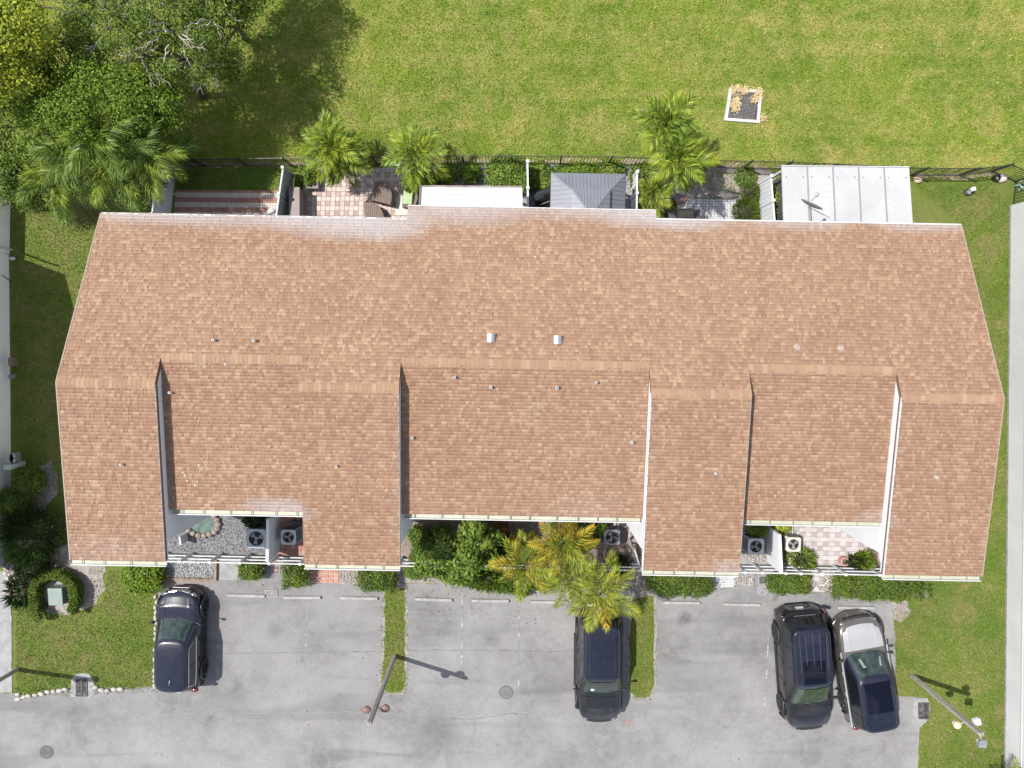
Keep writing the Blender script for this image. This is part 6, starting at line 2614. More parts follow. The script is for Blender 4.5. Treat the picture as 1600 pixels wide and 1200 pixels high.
def palm(name, foot, crown_px, h, label, fronds, n, tilt, m_trunk, trunk_r=.07, group=None, cat='palm tree', spread=None, start=0.0):
    base_ = P(*foot) if not isinstance(foot, Vector) else foot
    top_ = P(crown_px[0], crown_px[1], h)
    t_ = thing(name, base_, label, cat, group)
    m_ = MB()
    mid_ = base_.lerp(top_, .5) + Vector((random.uniform(-.05, .05), random.uniform(-.05, .05), 0))
    m_.tube([base_ - Vector((0, 0, .1)), base_.lerp(mid_, .5), mid_, top_ - Vector((0, 0, .1)), top_ + Vector((0, 0, .15))], [trunk_r * 1.4, trunk_r * 1.05, trunk_r, trunk_r * .85, trunk_r * .4], 8)
    m_.build('trunk', m_trunk, t_, smooth=True)
    for i in range(n):
        az = start + 2 * math.pi * i * .382 * 1.0 if spread is None else start + spread * (i / max(n - 1, 1) - .5)
        lv = i / max(n - 1, 1)
        pitch = tilt[0] + (tilt[1] - tilt[0]) * lv + random.uniform(-.10, .10)
        s_ = random.uniform(.88, 1.1) * (1.0 if lv > .15 else .85)
        inst('frond', random.choice(fronds), t_, top_ - base_ + Vector((0, 0, .05 * (1 - lv))), (random.uniform(-.25, .25), -pitch, az + random.uniform(-.18, .18)), (s_, s_, s_))
    return t_


M_TRUNK = mat('palm_trunk', (0.2, 0.185, 0.15), (0.3, 0.28, 0.24), 6, .85, .4, 30)
fr_small = [frond_mesh(L_PALM, (1, 1, 1, .12), L=1.3, n_leaf=15, ll=.52, lw=.062, droop=.55, vee=.50, rise=.32) for _ in range(4)]
fr_small += [frond_mesh(L_PALM, (1.3, 1.2, .9, .3), L=1.25, n_leaf=14, ll=.50, lw=.060, droop=.68, vee=.40, rise=.25) for _ in range(2)]
fr_areca = [frond_mesh(L_PALMD, (1, 1, 1, .05), L=1.9, n_leaf=20, ll=.68, lw=.058, droop=.62, vee=.42, rise=.5, curl=1.5) for _ in range(4)]
fr_areca += [frond_mesh(L_PALMD, (1.4, 1.25, .9, .15), L=1.7, n_leaf=18, ll=.64, lw=.058, droop=.70, vee=.35, rise=.45, curl=1.5) for _ in range(3)]
fr_yel = [frond_mesh(L_PALMY, (1, 1, 1, .5), L=1.5, n_leaf=19, ll=.52, lw=.042, droop=.55, vee=.40, rise=.3) for _ in range(2)]
fr_yel += [frond_mesh(L_PALMG, (.9, 1, 1, .45), L=1.45, n_leaf=18, ll=.50, lw=.042, droop=.5, vee=.40, rise=.3) for _ in range(2)]
fr_yel += [frond_mesh(L_PALMY, (1.15, .95, .9, .4), L=1.3, n_leaf=16, ll=.46, lw=.040, droop=.8, vee=.2, rise=.15) for _ in range(1)]
fr_lime = [frond_mesh(L_PALMG, (1, 1.05, 1, .45), L=1.6, n_leaf=20, ll=.54, lw=.042, droop=.55, vee=.42, rise=.32) for _ in range(4)]
fr_lime += [frond_mesh(L_PALMY, (.9, 1.0, .9, .5), L=1.5, n_leaf=18, ll=.5, lw=.042, droop=.7, vee=.3, rise=.2) for _ in range(1)]
fr_fan = [frond_mesh(L_PALM, (1.25, 1.1, 1.4, .2), L=.85, n_leaf=13, ll=.38, lw=.035, droop=.45, vee=.4, rise=.3) for _ in range(3)]

palm('palm_tree', (530, 254), (522, 232), 2.3, 'bright green palm behind the pink patio, wider of the two there', fr_small, 19, (1.15, -.35), M_TRUNK, .06)
palm('palm_tree', (540, 262), (538, 246), 1.8, 'low green palm shoot leaning over the pink patio fence', fr_small, 11, (.8, -.4), M_TRUNK, .05, start=1.0)
palm('palm_tree', (655, 262), (653, 243), 2.2, 'small bright palm beside the flat white patio roof', fr_small, 16, (1.1, -.35), M_TRUNK, .06, start=.6)
palm('palm_tree', (1042, 232), (1040, 196), 3.2, 'bright palm standing behind the fence, farthest from the house of the pair', fr_small, 18, (1.1, -.3), M_TRUNK, .06, start=.3)
palm('palm_tree', (1050, 278), (1062, 250), 3.0, 'bright palm over the black fence between the gazebo and the white brick patio', fr_small, 20, (1.1, -.4), M_TRUNK, .06, start=2.0)
palm('fan_palm', (1026, 308), (1022, 304), 1.1, 'bushy olive fan palm at the roof step beside the gazebo', fr_fan, 22, (1.2, -.1), M_TRUNK, .06, start=1.1)
palm('fan_palm', (1012, 345), (1010, 345), .7, 'low fan palm half under the roof step', fr_fan, 12, (1.0, .0), M_TRUNK, .05, start=.4)
# big palm clump, several stems
for (fx, fy, cx, cy, h, n, lab, stt) in ((150, 250, 128, 238, 3.4, 16, 'dense dark palm in the clump by the left back corner, leftmost stem', .2), (190, 262, 185, 255, 3.0, 17, 'dense dark palm in the clump above the roof corner', 1.3),
                                         (228, 250, 232, 240, 3.4, 16, 'dense dark palm in the clump closest to the striped patio', 2.1), (120, 270, 100, 285, 2.6, 12, 'low arching palm of the clump above the left side lawn', 3.0), (175, 232, 168, 218, 4.0, 14, 'tallest glossy palm of the clump under the green tree', .9)):
    palm('palm_tree', (fx + 60, fy + 25), (cx, cy), h, lab, fr_areca, n, (1.1, -.15), M_TRUNK, .05, 'palm clump by the left back corner', start=stt)
# yellowing palms in the front garden
palm('palm_tree', (828, 862), (822, 880), 2.9, 'yellowing palm over the red leaved shrubs', fr_yel, 17, (1.1, -.45), M_TRUNK, .07, 'yellowing palms in the front garden', start=.4)
palm('palm_tree', (868, 832), (879, 850), 3.3, 'orange yellow palm touching the front gutter', fr_yel, 16, (1.2, -.4), M_TRUNK, .07, 'yellowing palms in the front garden', start=1.2)
palm('palm_tree', (884, 880), (893, 905), 3.0, 'lime yellow palm in the middle of the front garden', fr_yel[2:5] + fr_lime[:1], 13, (1.0, -.4), M_TRUNK, .07, 'yellowing palms in the front garden', start=2.4)
palm('palm_tree', (930, 893), (941, 926), 3.3, 'lime palm arching over the tail of the black off road car', fr_lime, 15, (1.0, -.5), M_TRUNK, .07, 'yellowing palms in the front garden', start=.1)
# plant at the foot of the right building
palm('small_palm', (1568, 1206), (1574, 1216), 1.0, 'small dark palm at the foot of the right building, lower corner', fr_fan, 14, (1.1, .0), M_TRUNK, .05)

# ================================================================== TREES
def blobs_px(lst):
    out = []
    for (x, y, z_, r, rz_) in lst:
        p_ = P(x, y, z_)
        out.append((p_.x, p_.y, z_, r, r, rz_))
    return out


b1 = P(240, 150)
grow_tree('shade_tree', tuple(P(60, 120)), 'yellow green tree at the top left corner', blobs_px([(20, 40, 6.0, 1.5, 1.1), (60, 10, 6.2, 1.3, 1.0), (-40, 90, 5.6, 1.7, 1.2), (30, 90, 5.4, 1.0, .8), (-60, 0, 6.4, 2.0, 1.3)]), L_YELLOW, M_BARK, 120, 230, .11, .065, .13, .46)
grow_tree('shade_tree', tuple(P(315, 150)), 'thin grey twigged olive tree at the top left with bare branches', blobs_px([(190, 40, 5.0, 1.5, .9), (270, 50, 4.9, 1.5, .9), (230, 90, 4.6, 1.2, .8), (300, 80, 4.2, 1.2, .8), (230, -40, 5.2, 1.8, 1.0), (320, 0, 4.6, 1.5, .9), (150, 0, 5.0, 1.3, .8), (320, 115, 3.6, .8, .6), (290, -90, 4.8, 1.8, .9), (355, -95, 4.0, 1.6, .8), (250, 125, 3.8, 1.0, .6)]), L_OLIVE, M_BARK, 190, 150, .095, .05, .13, .40, twigs=170, m_twig=M_TWIG, shell=.55)
grow_tree('shade_tree', tuple(P(235, 205)), 'rounded bright green tree above the palm clump', blobs_px([(165, 155, 4.6, 1.4, .9), (220, 160, 4.2, 1.2, .8), (110, 175, 4.4, 1.2, .8), (80, 195, 4.0, 1.0, .7), (180, 185, 3.9, 1.2, .7), (255, 175, 3.6, .8, .6), (140, 205, 3.6, .9, .6)]), L_TREE, M_BARK, 135, 260, .10, .055, .13, .42)
grow_tree('shade_tree', tuple(P(90, 205)), 'dark green tree in the shade behind the yellow green one', blobs_px([(60, 150, 3.2, 1.6, .8), (110, 110, 3.0, 1.6, .8), (20, 200, 3.0, 1.5, .9), (150, 110, 2.8, 1.2, .8), (0, 260, 2.6, 1.2, .8), (30, 270, 2.4, .9, .7)]), L_OLIVE, M_BARK, 110, 150, .11, .06, .12, .45)
grow_tree('shade_tree', tuple(P(45, 325)), 'light green tree branch hanging over the left wall', blobs_px([(30, 290, 3.0, .75, .5), (5, 265, 3.0, .8, .5), (50, 305, 2.7, .6, .4), (0, 300, 2.6, .5, .4)]), L_HEDGE2, M_BARK, 40, 130, .11, .06, .06, .3)
grow_tree('shade_tree', tuple(P(380, 60)), 'dull olive tree at the edge of the shade on the field', blobs_px([(345, 30, 2.4, 1.0, .6), (365, -10, 2.6, 1.1, .6), (345, 95, 2.2, .8, .5), (385, -45, 2.8, 1.2, .6)]), L_OLIVE, M_BARK, 60, 140, .11, .06, .1, .42)

# ================================================================== HEDGES AND SHRUBS
def hedge(px0, px1, h, label, n, m_=None, L=.085, W=.05, cat='hedge', name='clipped_hedge', group=None, boxy=True, **kw):
    """hedge between two photo corners of its top"""
    a_, b_ = P(px0[0], px0[1], h * .7), P(px1[0], px1[1], h * .7)
    c_ = (a_ + b_) / 2
    return make_bush(name, (c_.x, c_.y, .0), label, cat, abs(b_.x - a_.x) / 2, abs(b_.y - a_.y) / 2, h, n, m_ or L_HEDGE2, L, W, boxy, YAW, group, **kw)


hedge((373, 878), (410, 905), .75, 'small square hedge beside the pale front walk', 2200)
hedge((441, 880), (481, 917), .8, 'square hedge left of the terracotta front walk', 2600)
hedge((560, 886), (619, 923), .8, 'square hedge at the head of the first grass strip', 3600)
hedge((1016, 892), (1112, 931), .85, 'long hedge left of the white brick walk', 5600, var=.4)
hedge((1203, 896), (1267, 927), .75, 'short hedge beside the square dark meter cover', 3800)
hedge((1304, 898), (1450, 937), .85, 'longest hedge, in front of the right end of the row', 8200, hue=.18)
hedge((190, 876), (254, 928), .85, 'loose lime green shrub by the left front corner of the roof', 3000, L_LIME, .15, .06, 'shrub', 'garden_shrub', boxy=False)
# ring hedge of the utility box, in one piece open to the street
t_ring = thing('clipped_hedge', P(98, 918), 'horseshoe hedge clipped around the pale green utility box', 'hedge')
ptsr = []
cx_, cy_ = P(97, 920).x, P(97, 920).y
n = 9000
ang_ = rng.uniform(R(-38), R(222), n)
rr_ = .62 + .42 * rng.random(n)
ang_ = np.where(ang_ > R(200), ang_, ang_)
hx_ = cx_ + rr_ * np.cos(ang_) * 1.05
hy_ = cy_ + rr_ * np.sin(ang_) * .95 - .55 * np.clip(-np.sin(ang_), 0, 1) - np.where(np.cos(ang_) < -.2, .25 * np.clip(-np.sin(ang_) * 2, 0, 1), 0)
edge = np.minimum(rr_ - .62, 1.04 - rr_) / .21
hz_ = .68 * np.clip(edge * 3.0, .25, 1) ** .5 * rng.uniform(.75, 1.05, n)
pp = np.stack([hx_, hy_, hz_], 1)
nr = unit(np.array([0, 0, .8]) + rng.normal(size=(n, 3)) * .6)
link_mesh('foliage', leaf_mesh('foliage', pp, unit(np.cross(nr, rand_dirs(n))), nr, .08, .05, L_HEDGE2, .35, .15, tuple(P(98, 918))), t_ring)
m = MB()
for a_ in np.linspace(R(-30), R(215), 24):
    m.ball((cx_ + .83 * 1.05 * math.cos(a_), cy_ + .83 * .95 * math.sin(a_) - .5 * max(0, -math.sin(a_)), .28), (.17, .17, .28), 7, 5, .1)  # dark lumps within the hedge, inner shade painted in their colour
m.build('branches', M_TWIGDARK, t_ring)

# shrubs at the left
def shrub_px(px, r, h, label, n, m_, L, W, spiky=False, name='garden_shrub', cat='shrub', ry=None, **kw):
    p_ = P(px[0], px[1], h * .6)
    return make_bush(name, (p_.x, p_.y, 0), label, cat, r, ry or r, h, n, m_, L, W, False, 0, None, spiky=spiky, **kw)


shrub_px((45, 752), .62, 1.1, 'round bright green shrub by the left wall', 3600, L_HEDGE2, .09, .055)
shrub_px((24, 785), .66, 1.2, 'round dull green shrub touching the left wall', 3600, L_HEDGE, .09, .04)
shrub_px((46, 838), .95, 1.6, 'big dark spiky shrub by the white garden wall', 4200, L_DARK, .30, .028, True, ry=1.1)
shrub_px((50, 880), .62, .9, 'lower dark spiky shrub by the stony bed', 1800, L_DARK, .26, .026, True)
shrub_px((33, 925), .45, .55, 'small dark agave among the white stones', 260, L_DARK, .42, .07, True, cat='agave', name='agave_plant')
# front garden greenery between the yard rail and the car park
def lobed(label, base_px, lobes, m_, L, W, dens=1500, cat='shrub', **kw):
    b_ = P(*base_px)
    t_ = thing('garden_shrub', b_, label, cat)
    P_, A_, N_ = [], [], []
    mb_ = MB()
    for (x, y, r, h) in lobes:
        c_ = P(x, y, h * .6) - b_
        n_ = int(dens * r * r * 4)
        p_, v_ = bush_points(r, r * random.uniform(.85, 1.1), h, n_, False, .45)
        p_ = p_ * (1 + .12 * np.sin(p_[:, :1] * 7 + x) * np.cos(p_[:, 1:2] * 8 + y)) + np.array([c_.x, c_.y, 0])
        nr_ = unit(v_ * .5 + np.array([0, 0, .7]) + rng.normal(size=(n_, 3)) * .6)
        P_.append(p_), N_.append(nr_), A_.append(unit(np.cross(nr_, rand_dirs(n_))))
        mb_.tube([(c_.x * .6, c_.y * .6, 0), (c_.x * .9, c_.y * .9, h * .4), (c_.x, c_.y, h * .85)], [.03, .02, .008], 5, False)
        mb_.ball((c_.x, c_.y, h * .4), (r * .55, r * .55, h * .33), 8, 5, .2)  # dark heart of each lobe, coloured as the shade among leaves
    P_, A_, N_ = np.concatenate(P_), np.concatenate(A_), np.concatenate(N_)
    n_ = len(P_)
    link_mesh('foliage', leaf_mesh('foliage', P_, A_, N_, L * rng.uniform(.7, 1.3, n_), W * rng.uniform(.7, 1.3, n_), m_, kw.get('var', .5), kw.get('hue', .18)), t_)
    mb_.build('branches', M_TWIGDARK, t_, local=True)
    return t_


lobed('dense dark green shrub in the shade of the front wall', (672, 840), [(655, 838, .45, 1.0), (675, 848, .5, 1.1), (660, 858, .4, .8), (690, 832, .4, 1.1)], L_HEDGE, .11, .06)
grow_tree('garden_tree', tuple(P(722, 850)), 'loose bright green bush with large leaves filling the centre front garden', blobs_px([(705, 836, 3.7, .50, .4), (738, 828, 3.8, .45, .35), (690, 862, 3.3, .45, .4), (722, 862, 3.5, .5, .4), (752, 850, 3.2, .42, .35), (766, 830, 3.0, .35, .3), (705, 888, 2.5, .45, .35), (735, 884, 2.6, .4, .35), (668, 882, 1.8, .35, .3), (765, 872, 2.4, .35, .3)]), L_PLANT, M_BARK, 85, 60, .17, .095, .05, .24, var=.5, hue=.2, cat='shrub')
shrub_px((752, 850), .70, 1.3, 'airy green bush beside the yellowing palm', 1200, L_PLANT, .18, .085)
lobed('bright leafy bush spilling over the centre rail fence', (718, 886), [(690, 886, .4, .9), (712, 892, .45, .9), (735, 890, .4, .8), (722, 905, .3, .6), (698, 902, .25, .5)], L_PLANT, .16, .09, 900)
shrub_px((660, 882), .62, .8, 'pale leafy bush at the corner of the raised roof', 1500, L_HEDGE2, .11, .06)
shrub_px((645, 893), .35, .5, 'thin pale plant on the bare soil corner', 420, L_TREE, .10, .05)
shrub_px((764, 905), .45, .8, 'long leaved plant hanging over a wheel stop', 700, L_PLANT, .24, .05, True)
shrub_px((790, 905), .50, .8, 'leafy plant below the yellowing palm, near the car park edge', 900, L_PLANT, .22, .05, True)
shrub_px((815, 912), .45, .7, 'leafy plant under the yellow fronds at the car park edge', 800, L_PLANT, .2, .05, True)
shrub_px((742, 905), .30, .6, 'slim hanging plant beside the terracotta patch', 380, L_PLANT, .24, .05, True)
shrub_px((775, 825), .5, .9, 'red leaved shrub in the dark corner below the gutter', 900, L_RED, .11, .06)
shrub_px((795, 862), .6, 1.0, 'green bush with long leaves under the orange palm', 1400, L_PLANT, .2, .05, True)
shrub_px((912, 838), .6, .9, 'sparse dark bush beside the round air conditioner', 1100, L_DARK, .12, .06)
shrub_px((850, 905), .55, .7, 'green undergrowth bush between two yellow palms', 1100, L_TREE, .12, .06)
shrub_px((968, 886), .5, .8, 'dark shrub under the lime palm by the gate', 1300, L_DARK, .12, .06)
shrub_px((880, 822), .5, .9, 'green plant below the gutter by the orange palm', 800, L_PLANT, .16, .05, True)
shrub_px((935, 822), .45, .8, 'green plant tucked below the gutter beside the air conditioner', 600, L_HEDGE, .14, .06)
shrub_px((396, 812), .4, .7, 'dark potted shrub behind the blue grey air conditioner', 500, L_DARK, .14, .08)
shrub_px((1183, 823), .42, .7, 'yellow green plant under the right gutter', 700, L_LIME, .14, .06)
shrub_px((1222, 822), .3, .6, 'yellow leaved plant at the end of the yard wall', 420, L_YELLOW, .13, .06)
shrub_px((1253, 875), .34, .6, 'spiky green potted plant by the right rail fence', 240, L_PLANT, .34, .07, True)
shrub_px((1350, 876), .33, .6, 'yellow green croton beside the curved bench', 380, L_LIME, .18, .08, True)
shrub_px((1336, 878), .28, .5, 'dark leaved plant between the pot and the croton', 260, L_DARK, .18, .07, True)
shrub_px((1220, 870), .22, .5, 'low green plant in the dark strip behind the yard wall', 220, L_PLANT, .15, .06)
# rear yards
shrub_px((700, 270), .42, .6, 'leafy ground shrub on the white gravel, nearest the small palm', 900, L_PLANT, .13, .07)
shrub_px((735, 270), .40, .55, 'leafy ground shrub on the white gravel in the middle', 800, L_TREE, .12, .06)
shrub_px((790, 272), .80, .7, 'wide leafy bush over the gravel beside the narrow fence', 3000, L_PLANT, .12, .07)
shrub_px((815, 285), .45, .6, 'leafy bush at the foot of the narrow white fence', 1200, L_PLANT, .12, .07)
shrub_px((843, 273), .55, .6, 'leafy bush between the narrow fence and the gazebo', 1400, L_PLANT, .12, .07)
shrub_px((852, 290), .35, .6, 'leafy bush at the left flank of the gazebo', 800, L_PLANT, .12, .07)
shrub_px((905, 265), .95, .45, 'long low shrub behind the gazebo, left half', 1600, L_TREE, .11, .06, ry=.3)
shrub_px((955, 264), .55, .45, 'low bright shrub behind the gazebo, right half', 1100, L_PLANT, .11, .06, ry=.35)
shrub_px((1005, 275), .55, .8, 'mixed bush at the end of the white fence by the gazebo', 1500, L_HEDGE2, .12, .07)
shrub_px((1008, 330), .4, .5, 'green bush below the fan palms', 800, L_HEDGE, .12, .06)
shrub_px((668, 288), .5, .7, 'dark bush under the small palm by the flat white roof', 1200, L_DARK, .14, .07)
shrub_px((645, 285), .42, .9, 'bright leafy bush between the lamp and the lounge chair', 1100, L_PLANT, .12, .06)
shrub_px((480, 274), .42, .7, 'leafy bush on the planter by the grey panel fence', 1000, L_PLANT, .13, .06)
shrub_px((1172, 300), .0 + .35, .3, 'tuft of coarse grass by the wide white fence', 700, L_HEDGE2, .16, .02, True)
shrub_px((1165, 330), .50, .35, 'patch of coarse green weeds beside the white brick patio', 1300, L_HEDGE2, .15, .025, True)
shrub_px((1165, 275), .45, .3, 'low green weeds by the fence near the wide white fence', 700, L_PLANT, .10, .04)
shrub_px((1210, 315), .18, 1.1, 'thin climbing plant in front of the dark grey cabinet', 500, L_YELLOW, .07, .04, ry=.8)
shrub_px((292, 275), .3, .5, 'dark bush at the shaded back lawn corner', 600, L_HEDGE, .12, .05)

# pots, bench and rock basin in the front courts
p = P(1315, 874)
pt = thing('flower_pot', p, 'round terracotta pot by the right rail fence', 'pot')
m = MB()
m.ring((p.x, p.y), .13, .19, .0, .34, 18)
m.build('body', mat('pink_clay', (0.36, 0.17, 0.15), (0.42, 0.22, 0.19), 5, .8), pt)
m = MB()
m.cyl((p.x, p.y), .135, .02, .29, 14)
m.build('soil', M_DARKSOIL, pt)
p = P(1371, 868)
bn = thing('curved_bench', p, 'curved brown bench with a pale pink seat at the right court corner', 'bench')
m = MB()
arc = [P(1354, 856), P(1360, 858), P(1361, 868), P(1364, 876), P(1371, 884), P(1384, 886)]
for a_, b_ in zip(arc[:-1], arc[1:]):
    m.beam(a_ + Vector((0, 0, .3)), b_ + Vector((0, 0, .3)), .07, .55)
m.build('backrest', M_BROWN, bn)
m = MB()
q = [P(1363, 858), P(1384, 860), P(1384, 882), P(1372, 880), P(1366, 872)]
m.prism([(v.x, v.y) for v in q], .04, .38)
m.build('seat', V_PINK, bn)
p = P(1236, 878)
m = MB()
m.ball((p.x, p.y, .1), (.16, .13, .12), 10, 6, .06)
o = m.build('stone', V_PINK, org=tuple(p), smooth=True)
tag(o, 'smooth pink stone by the spiky potted plant', 'rock')
# rock ring pool in the left court
p = P(318, 818)
rg = thing('stone_basin', p, 'stone ringed garden basin in the left front court', 'basin')
m = MB()
m.cyl((p.x, p.y), .55, .02, .07, 20)
m.build('water', mat('pond_green', (0.05, 0.09, 0.075), (0.12, 0.16, 0.14), 5, .2), rg)
for i in range(17):
    a_ = 2 * math.pi * i / 17
    m = MB()
    m.ball((p.x + .68 * math.cos(a_), p.y + .5 * math.sin(a_), .10), (.14, .12, .12), 8, 5, .12)
    m.build('rim_stone', mat('brown_field_stone', (0.2, 0.155, 0.13), (0.3, 0.25, 0.21), 5, .9), rg, smooth=True)
p = P(293, 838)
m = MB()
m.box((p.x, p.y, .35), (.09, .34, .7), R(8))
o = m.build('stone_marker', M_WHITE, org=tuple(p), bevel=.02)
tag(o, 'short white post by the garden basin', 'post')
# white bicycle-like frame next to the terracotta court unit: a folded garden chair
p = P(468, 813)
fc = thing('garden_chair', p, 'black folding garden chair on the terracotta court', 'chair')
m = MB()
for sx in (-.16, .16):
    m.tube([p + Vector((sx, -.16, .0)), p + Vector((sx, .10, .45)), p + Vector((sx * .9, .18, .85))], .016, 6)
    m.tube([p + Vector((sx, .18, .0)), p + Vector((sx, -.14, .42))], .016, 6)
m.build('frame', M_BLACKMETAL, fc)
m = MB()
m.box((p.x, p.y - .02, .43), (.32, .3, .025))
m.build('seat', M_BLACKMETAL, fc)
m = MB()
m.box((p.x, p.y + .16, .72), (.3, .03, .22))
m.build('backrest', M_BLACKMETAL, fc)
# white gate post with curved arm at the centre court
p = P(985, 835)
m = MB()
m.tube([P(984, 845, 0), P(983, 838, .6), P(985, 826, 1.0), P(990, 822, 1.1)], .04, 8)
o = m.build('hose_stand', M_WHITE, org=tuple(p))
tag(o, 'curved white pipe stand beside the centre court gate', 'stand')
gt = thing('garden_gate', P(997, 862), 'open white gate leaf at the end of the centre rail fence', 'gate')
a, b = P(984, 846, 0), P(995, 880, 0)
for z in (.15, .6, 1.15):
    m = MB()
    m.beam(a + Vector((0, 0, z)), b + Vector((0, 0, z)), .04, .07)
    m.build('rail', M_WHITE, gt)
for k in range(7):
    m = MB()
    v = a.lerp(b, k / 6)
    m.box((v.x, v.y, .65), (.05, .05, 1.2))
    m.build('picket', M_WHITE, gt)

# ================================================================== LOOSE STONES
def stones(name, polys, dens, m_, r0, r1, z=.02):
    V, F, C = [], [], []
    ico = [(0, 0, 1), (.89, 0, .45), (.28, .85, .45), (-.72, .53, .45), (-.72, -.53, .45), (.28, -.85, .45), (.72, .53, -.1), (-.28, .85, -.1), (-.89, 0, -.1), (-.28, -.85, -.1), (.72, -.53, -.1)]
    fs = [(0, 1, 2), (0, 2, 3), (0, 3, 4), (0, 4, 5), (0, 5, 1), (1, 6, 2), (2, 7, 3), (3, 8, 4), (4, 9, 5), (5, 10, 1), (2, 6, 7), (3, 7, 8), (4, 8, 9), (5, 9, 10), (1, 10, 6)]
    ico = np.array(ico)
    fs = np.array(fs)
    allp = np.concatenate([scatter([tuple(P(*q_).xy) for q_ in pl], dens) for pl in polys])
    n_ = len(allp)
    r_ = rng.uniform(r0, r1, (n_, 1, 1))
    sc_ = rng.uniform(.7, 1.25, (n_, 1, 3)) * np.array([1, 1, .65])
    V = ico[None] * r_ * sc_ + rng.normal(size=(n_, 11, 3)) * r_ * .12
    V[:, :, :2] += allp[:, None, :]
    V[:, :, 2] += z + r_[:, :, 0] * .3
    F = (fs[None] + (np.arange(n_) * 11)[:, None, None]).reshape(-1, 3)
    c_ = rng.uniform(.55, 1.3, (n_, 1)) * (1 + rng.normal(size=(n_, 3)) * .05)
    o_ = link_mesh(name, np_mesh(name, V.reshape(-1, 3), F.astype(np.int32), m_, np.repeat(c_, 11, axis=0)))
    tag(o_, kind='stuff')


S_WHITE = mat('white_stone_chip', (0.235, 0.232, 0.238), (0.30, 0.296, 0.302), 4, .85, tint=True)
S_MIX = mat('mixed_stone_chip', (0.28, 0.245, 0.225), (0.36, 0.32, 0.30), 4, .85, tint=True)
stones('gravel', [[(262, 868), (338, 870), (337, 901), (252, 901)]], 420, S_WHITE, .022, .05, .022)
S_SHADED = mat('shaded_stone_chip', (0.15, 0.15, 0.158), (0.205, 0.204, 0.212), 4, .85, tint=True)  # darker copy of the white chip, the court's shade in its colour
stones('gravel', [[(264, 797), (432, 800), (432, 866), (264, 862)]], 260, S_SHADED, .015, .035, .022)
stones('gravel', [[(1152, 812), (1198, 812), (1198, 878), (1152, 878)], [(1148, 886), (1180, 886), (1178, 914), (1147, 913)]], 300, S_MIX, .025, .055, .022)
stones('gravel', [[(530, 882), (622, 883), (622, 909), (532, 910)], [(642, 884), (740, 884), (740, 909), (642, 909)], [(1003, 884), (1016, 884), (1018, 926), (990, 928)]], 220, S_MIX, .018, .045, .02)
stones('gravel', [[(8, 882), (30, 874), (50, 896), (46, 922), (25, 936), (10, 928)]], 110, S_MIX, .04, .10, .02)
stones('gravel', [[(105, 955), (150, 940), (163, 915), (150, 900), (135, 930), (110, 945)], [(62, 795), (86, 775), (90, 745), (80, 728), (74, 760), (55, 785)]], 70, S_WHITE, .012, .04, .02)
stones('gravel', [[(690, 260), (830, 259), (825, 290), (690, 290)], [(832, 259), (1000, 260), (998, 272), (832, 270)], [(978, 270), (990, 270), (990, 325), (978, 325)]], 240, S_WHITE, .018, .045, .016)
stones('gravel', [[(1080, 300), (1180, 298), (1175, 312), (1090, 314)], [(1110, 268), (1180, 268), (1180, 290), (1120, 290)]], 70, S_MIX, .02, .05, .016)

# ================================================================== GRASS BLADES
def blades(name, polys, dens, m_, holes=(), l0=.05, l1=.10, w=.016, z=0.0, lean=.9):
    ps = np.concatenate([scatter([tuple(P(*q_).xy) for q_ in pl], dens) for pl in polys])
    for hpl in holes:
        ps = ps[~in_poly(ps, [tuple(P(*q_).xy) for q_ in hpl])]
    n_ = len(ps)
    a_ = rng.uniform(0, 2 * math.pi, n_)
    l_ = rng.uniform(l0, l1, n_)
    ln = rng.uniform(.3, lean, n_)
    w_ = w * rng.uniform(.7, 1.3, n_)
    d_ = np.stack([np.cos(a_), np.sin(a_)], 1)
    s_ = np.stack([-np.sin(a_), np.cos(a_)], 1)
    V = np.empty((n_, 3, 3))
    V[:, 0, :2] = ps - s_ * w_[:, None]
    V[:, 1, :2] = ps + s_ * w_[:, None]
    V[:, 2, :2] = ps + d_ * (l_ * np.sin(ln))[:, None]
    V[:, 0, 2] = V[:, 1, 2] = z
    V[:, 2, 2] = z + l_ * np.cos(ln)
    F = np.arange(n_ * 3, dtype=np.int32).reshape(n_, 3)
    k_ = rng.uniform(.55, 1.3, (n_, 1))
    dead = (rng.random((n_, 1)) < .16)
    c_ = k_ * (1 + rng.normal(size=(n_, 3)) * .06) * np.where(dead, np.array([[1.9, 1.4, 2.2]]), 1.0)
    c_ = np.repeat(c_, 3, axis=0)
    o_ = link_mesh(name, np_mesh(name, V.reshape(-1, 3), F, m_, c_))
    tag(o_, kind='stuff')


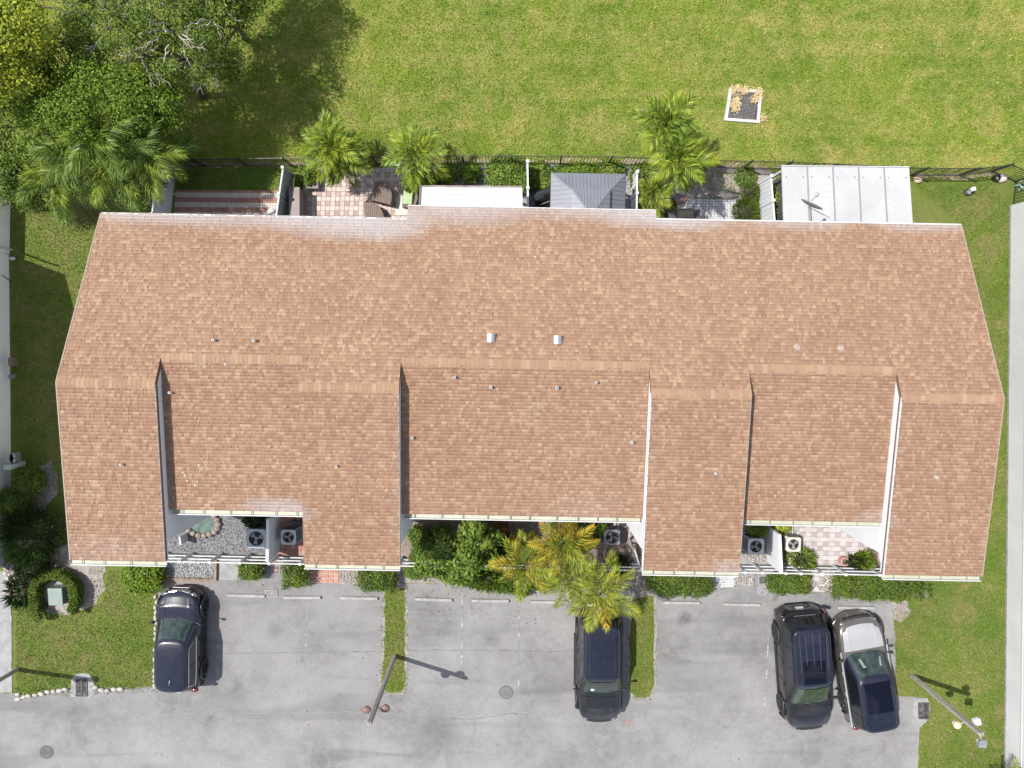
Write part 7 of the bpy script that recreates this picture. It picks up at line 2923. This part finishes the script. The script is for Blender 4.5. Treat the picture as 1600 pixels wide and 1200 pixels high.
BASIN = [(1131, 136), (1192, 140), (1188, 195), (1129, 191)]
blades('grass', [[(-20, -20), (1620, -20), (1620, 262), (1423, 273), (1220, 264), (950, 256), (725, 254), (455, 258), (-20, 262)]], 430, M_BLADE_F, [BASIN], .05, .10, .017, .004)
blades('grass', [[(1427, 284), (1490, 290), (1545, 282), (1577, 322), (1569, 1230), (1436, 1230), (1438, 1135), (1455, 1110), (1450, 1090), (1400, 1084), (1401, 960), (1452, 940), (1452, 905), (1535, 905), (1560, 620), (1500, 352)]], 520, M_BLADE, [], .04, .085, .016)
blades('grass', [[(19, 300), (160, 320), (110, 500), (90, 600), (100, 720), (110, 850), (70, 860), (92, 775), (84, 735), (60, 724), (40, 735), (19, 720)]], 520, M_BLADE, [], .04, .085, .016)
blades('grass', [[(25, 945), (60, 940), (110, 962), (160, 940), (170, 890), (245, 890), (241, 1068), (205, 1075), (150, 1070), (140, 1052), (114, 1052), (108, 1072), (26, 1084)], [(602, 924), (632, 920), (632, 1068), (627, 1080), (607, 1080), (599, 1074), (602, 1000)],
                 [(990, 936), (1021, 934), (1021, 1068), (1013, 1086), (997, 1088), (986, 1078), (985, 1000)]], 620, M_BLADE, [], .04, .08, .015, .016)
blades('grass', [[(272, 264), (446, 261), (444, 297), (274, 296)]], 620, lawn_mat('yard_blade', (0.1, 0.22, 0.02), (0.07, 0.17, 0.015), (0.12, 0.22, 0.03), False, True), [], .04, .09, .016)

blades('grass', [[(1085, 268), (1180, 266), (1182, 310), (1155, 312), (1150, 300), (1075, 298)], [(1425, 272), (1500, 275), (1548, 270), (1572, 282), (1545, 280), (1440, 282)]], 200, M_BLADE_F, [], .06, .14, .018, .012)
blades('grass', [[(62, 728), (84, 728), (94, 748), (88, 776), (60, 800), (48, 788)], [(95, 955), (150, 945), (168, 915), (160, 872), (135, 872), (145, 925), (105, 945)], [(1392, 938), (1422, 936), (1424, 956), (1408, 972), (1394, 968)]], 130, M_BLADE, [], .04, .09, .016, .018)
blades('grass', [[(596, 918), (637, 918), (637, 1074), (630, 1087), (602, 1087), (593, 1079)], [(980, 930), (1026, 928), (1027, 1073), (1016, 1093), (992, 1095), (979, 1083)], [(1396, 958), (1404, 958), (1404, 1090), (1396, 1082)], [(20, 1074), (245, 1068), (245, 1080), (20, 1090)]], 190, M_BLADE, [], .04, .09, .016, .012)
lit = np.concatenate([scatter([tuple(P(*q_).xy) for q_ in pl], d_) for pl, d_ in (([(250, 903), (1390, 930), (1390, 950), (250, 935)], 5), ([(640, 905), (1010, 905), (1010, 985), (640, 970)], 9), ([(250, 950), (1390, 950), (1390, 1200), (250, 1200)], .5), ([(470, 262), (640, 262), (640, 335), (470, 335)], 5))])
n_ = len(lit)
pp = np.concatenate([lit, np.full((n_, 1), .055)], 1)
pp[:, 2] = np.where(lit[:, 1] > 0, .06, .018)
nr = unit(np.array([0, 0, 1.0]) + rng.normal(size=(n_, 3)) * .15)
tag(link_mesh('leaf_litter', leaf_mesh('leaf_litter', pp, unit(np.cross(nr, rand_dirs(n_))), nr, rng.uniform(.05, .12, n_), rng.uniform(.02, .05, n_), leaf_mat('dead_leaf', (0.2, 0.12, 0.06), (0.12, 0.085, 0.06), .8, .1), .5, .2)), kind='stuff')

print('objects', len(bpy.data.objects))
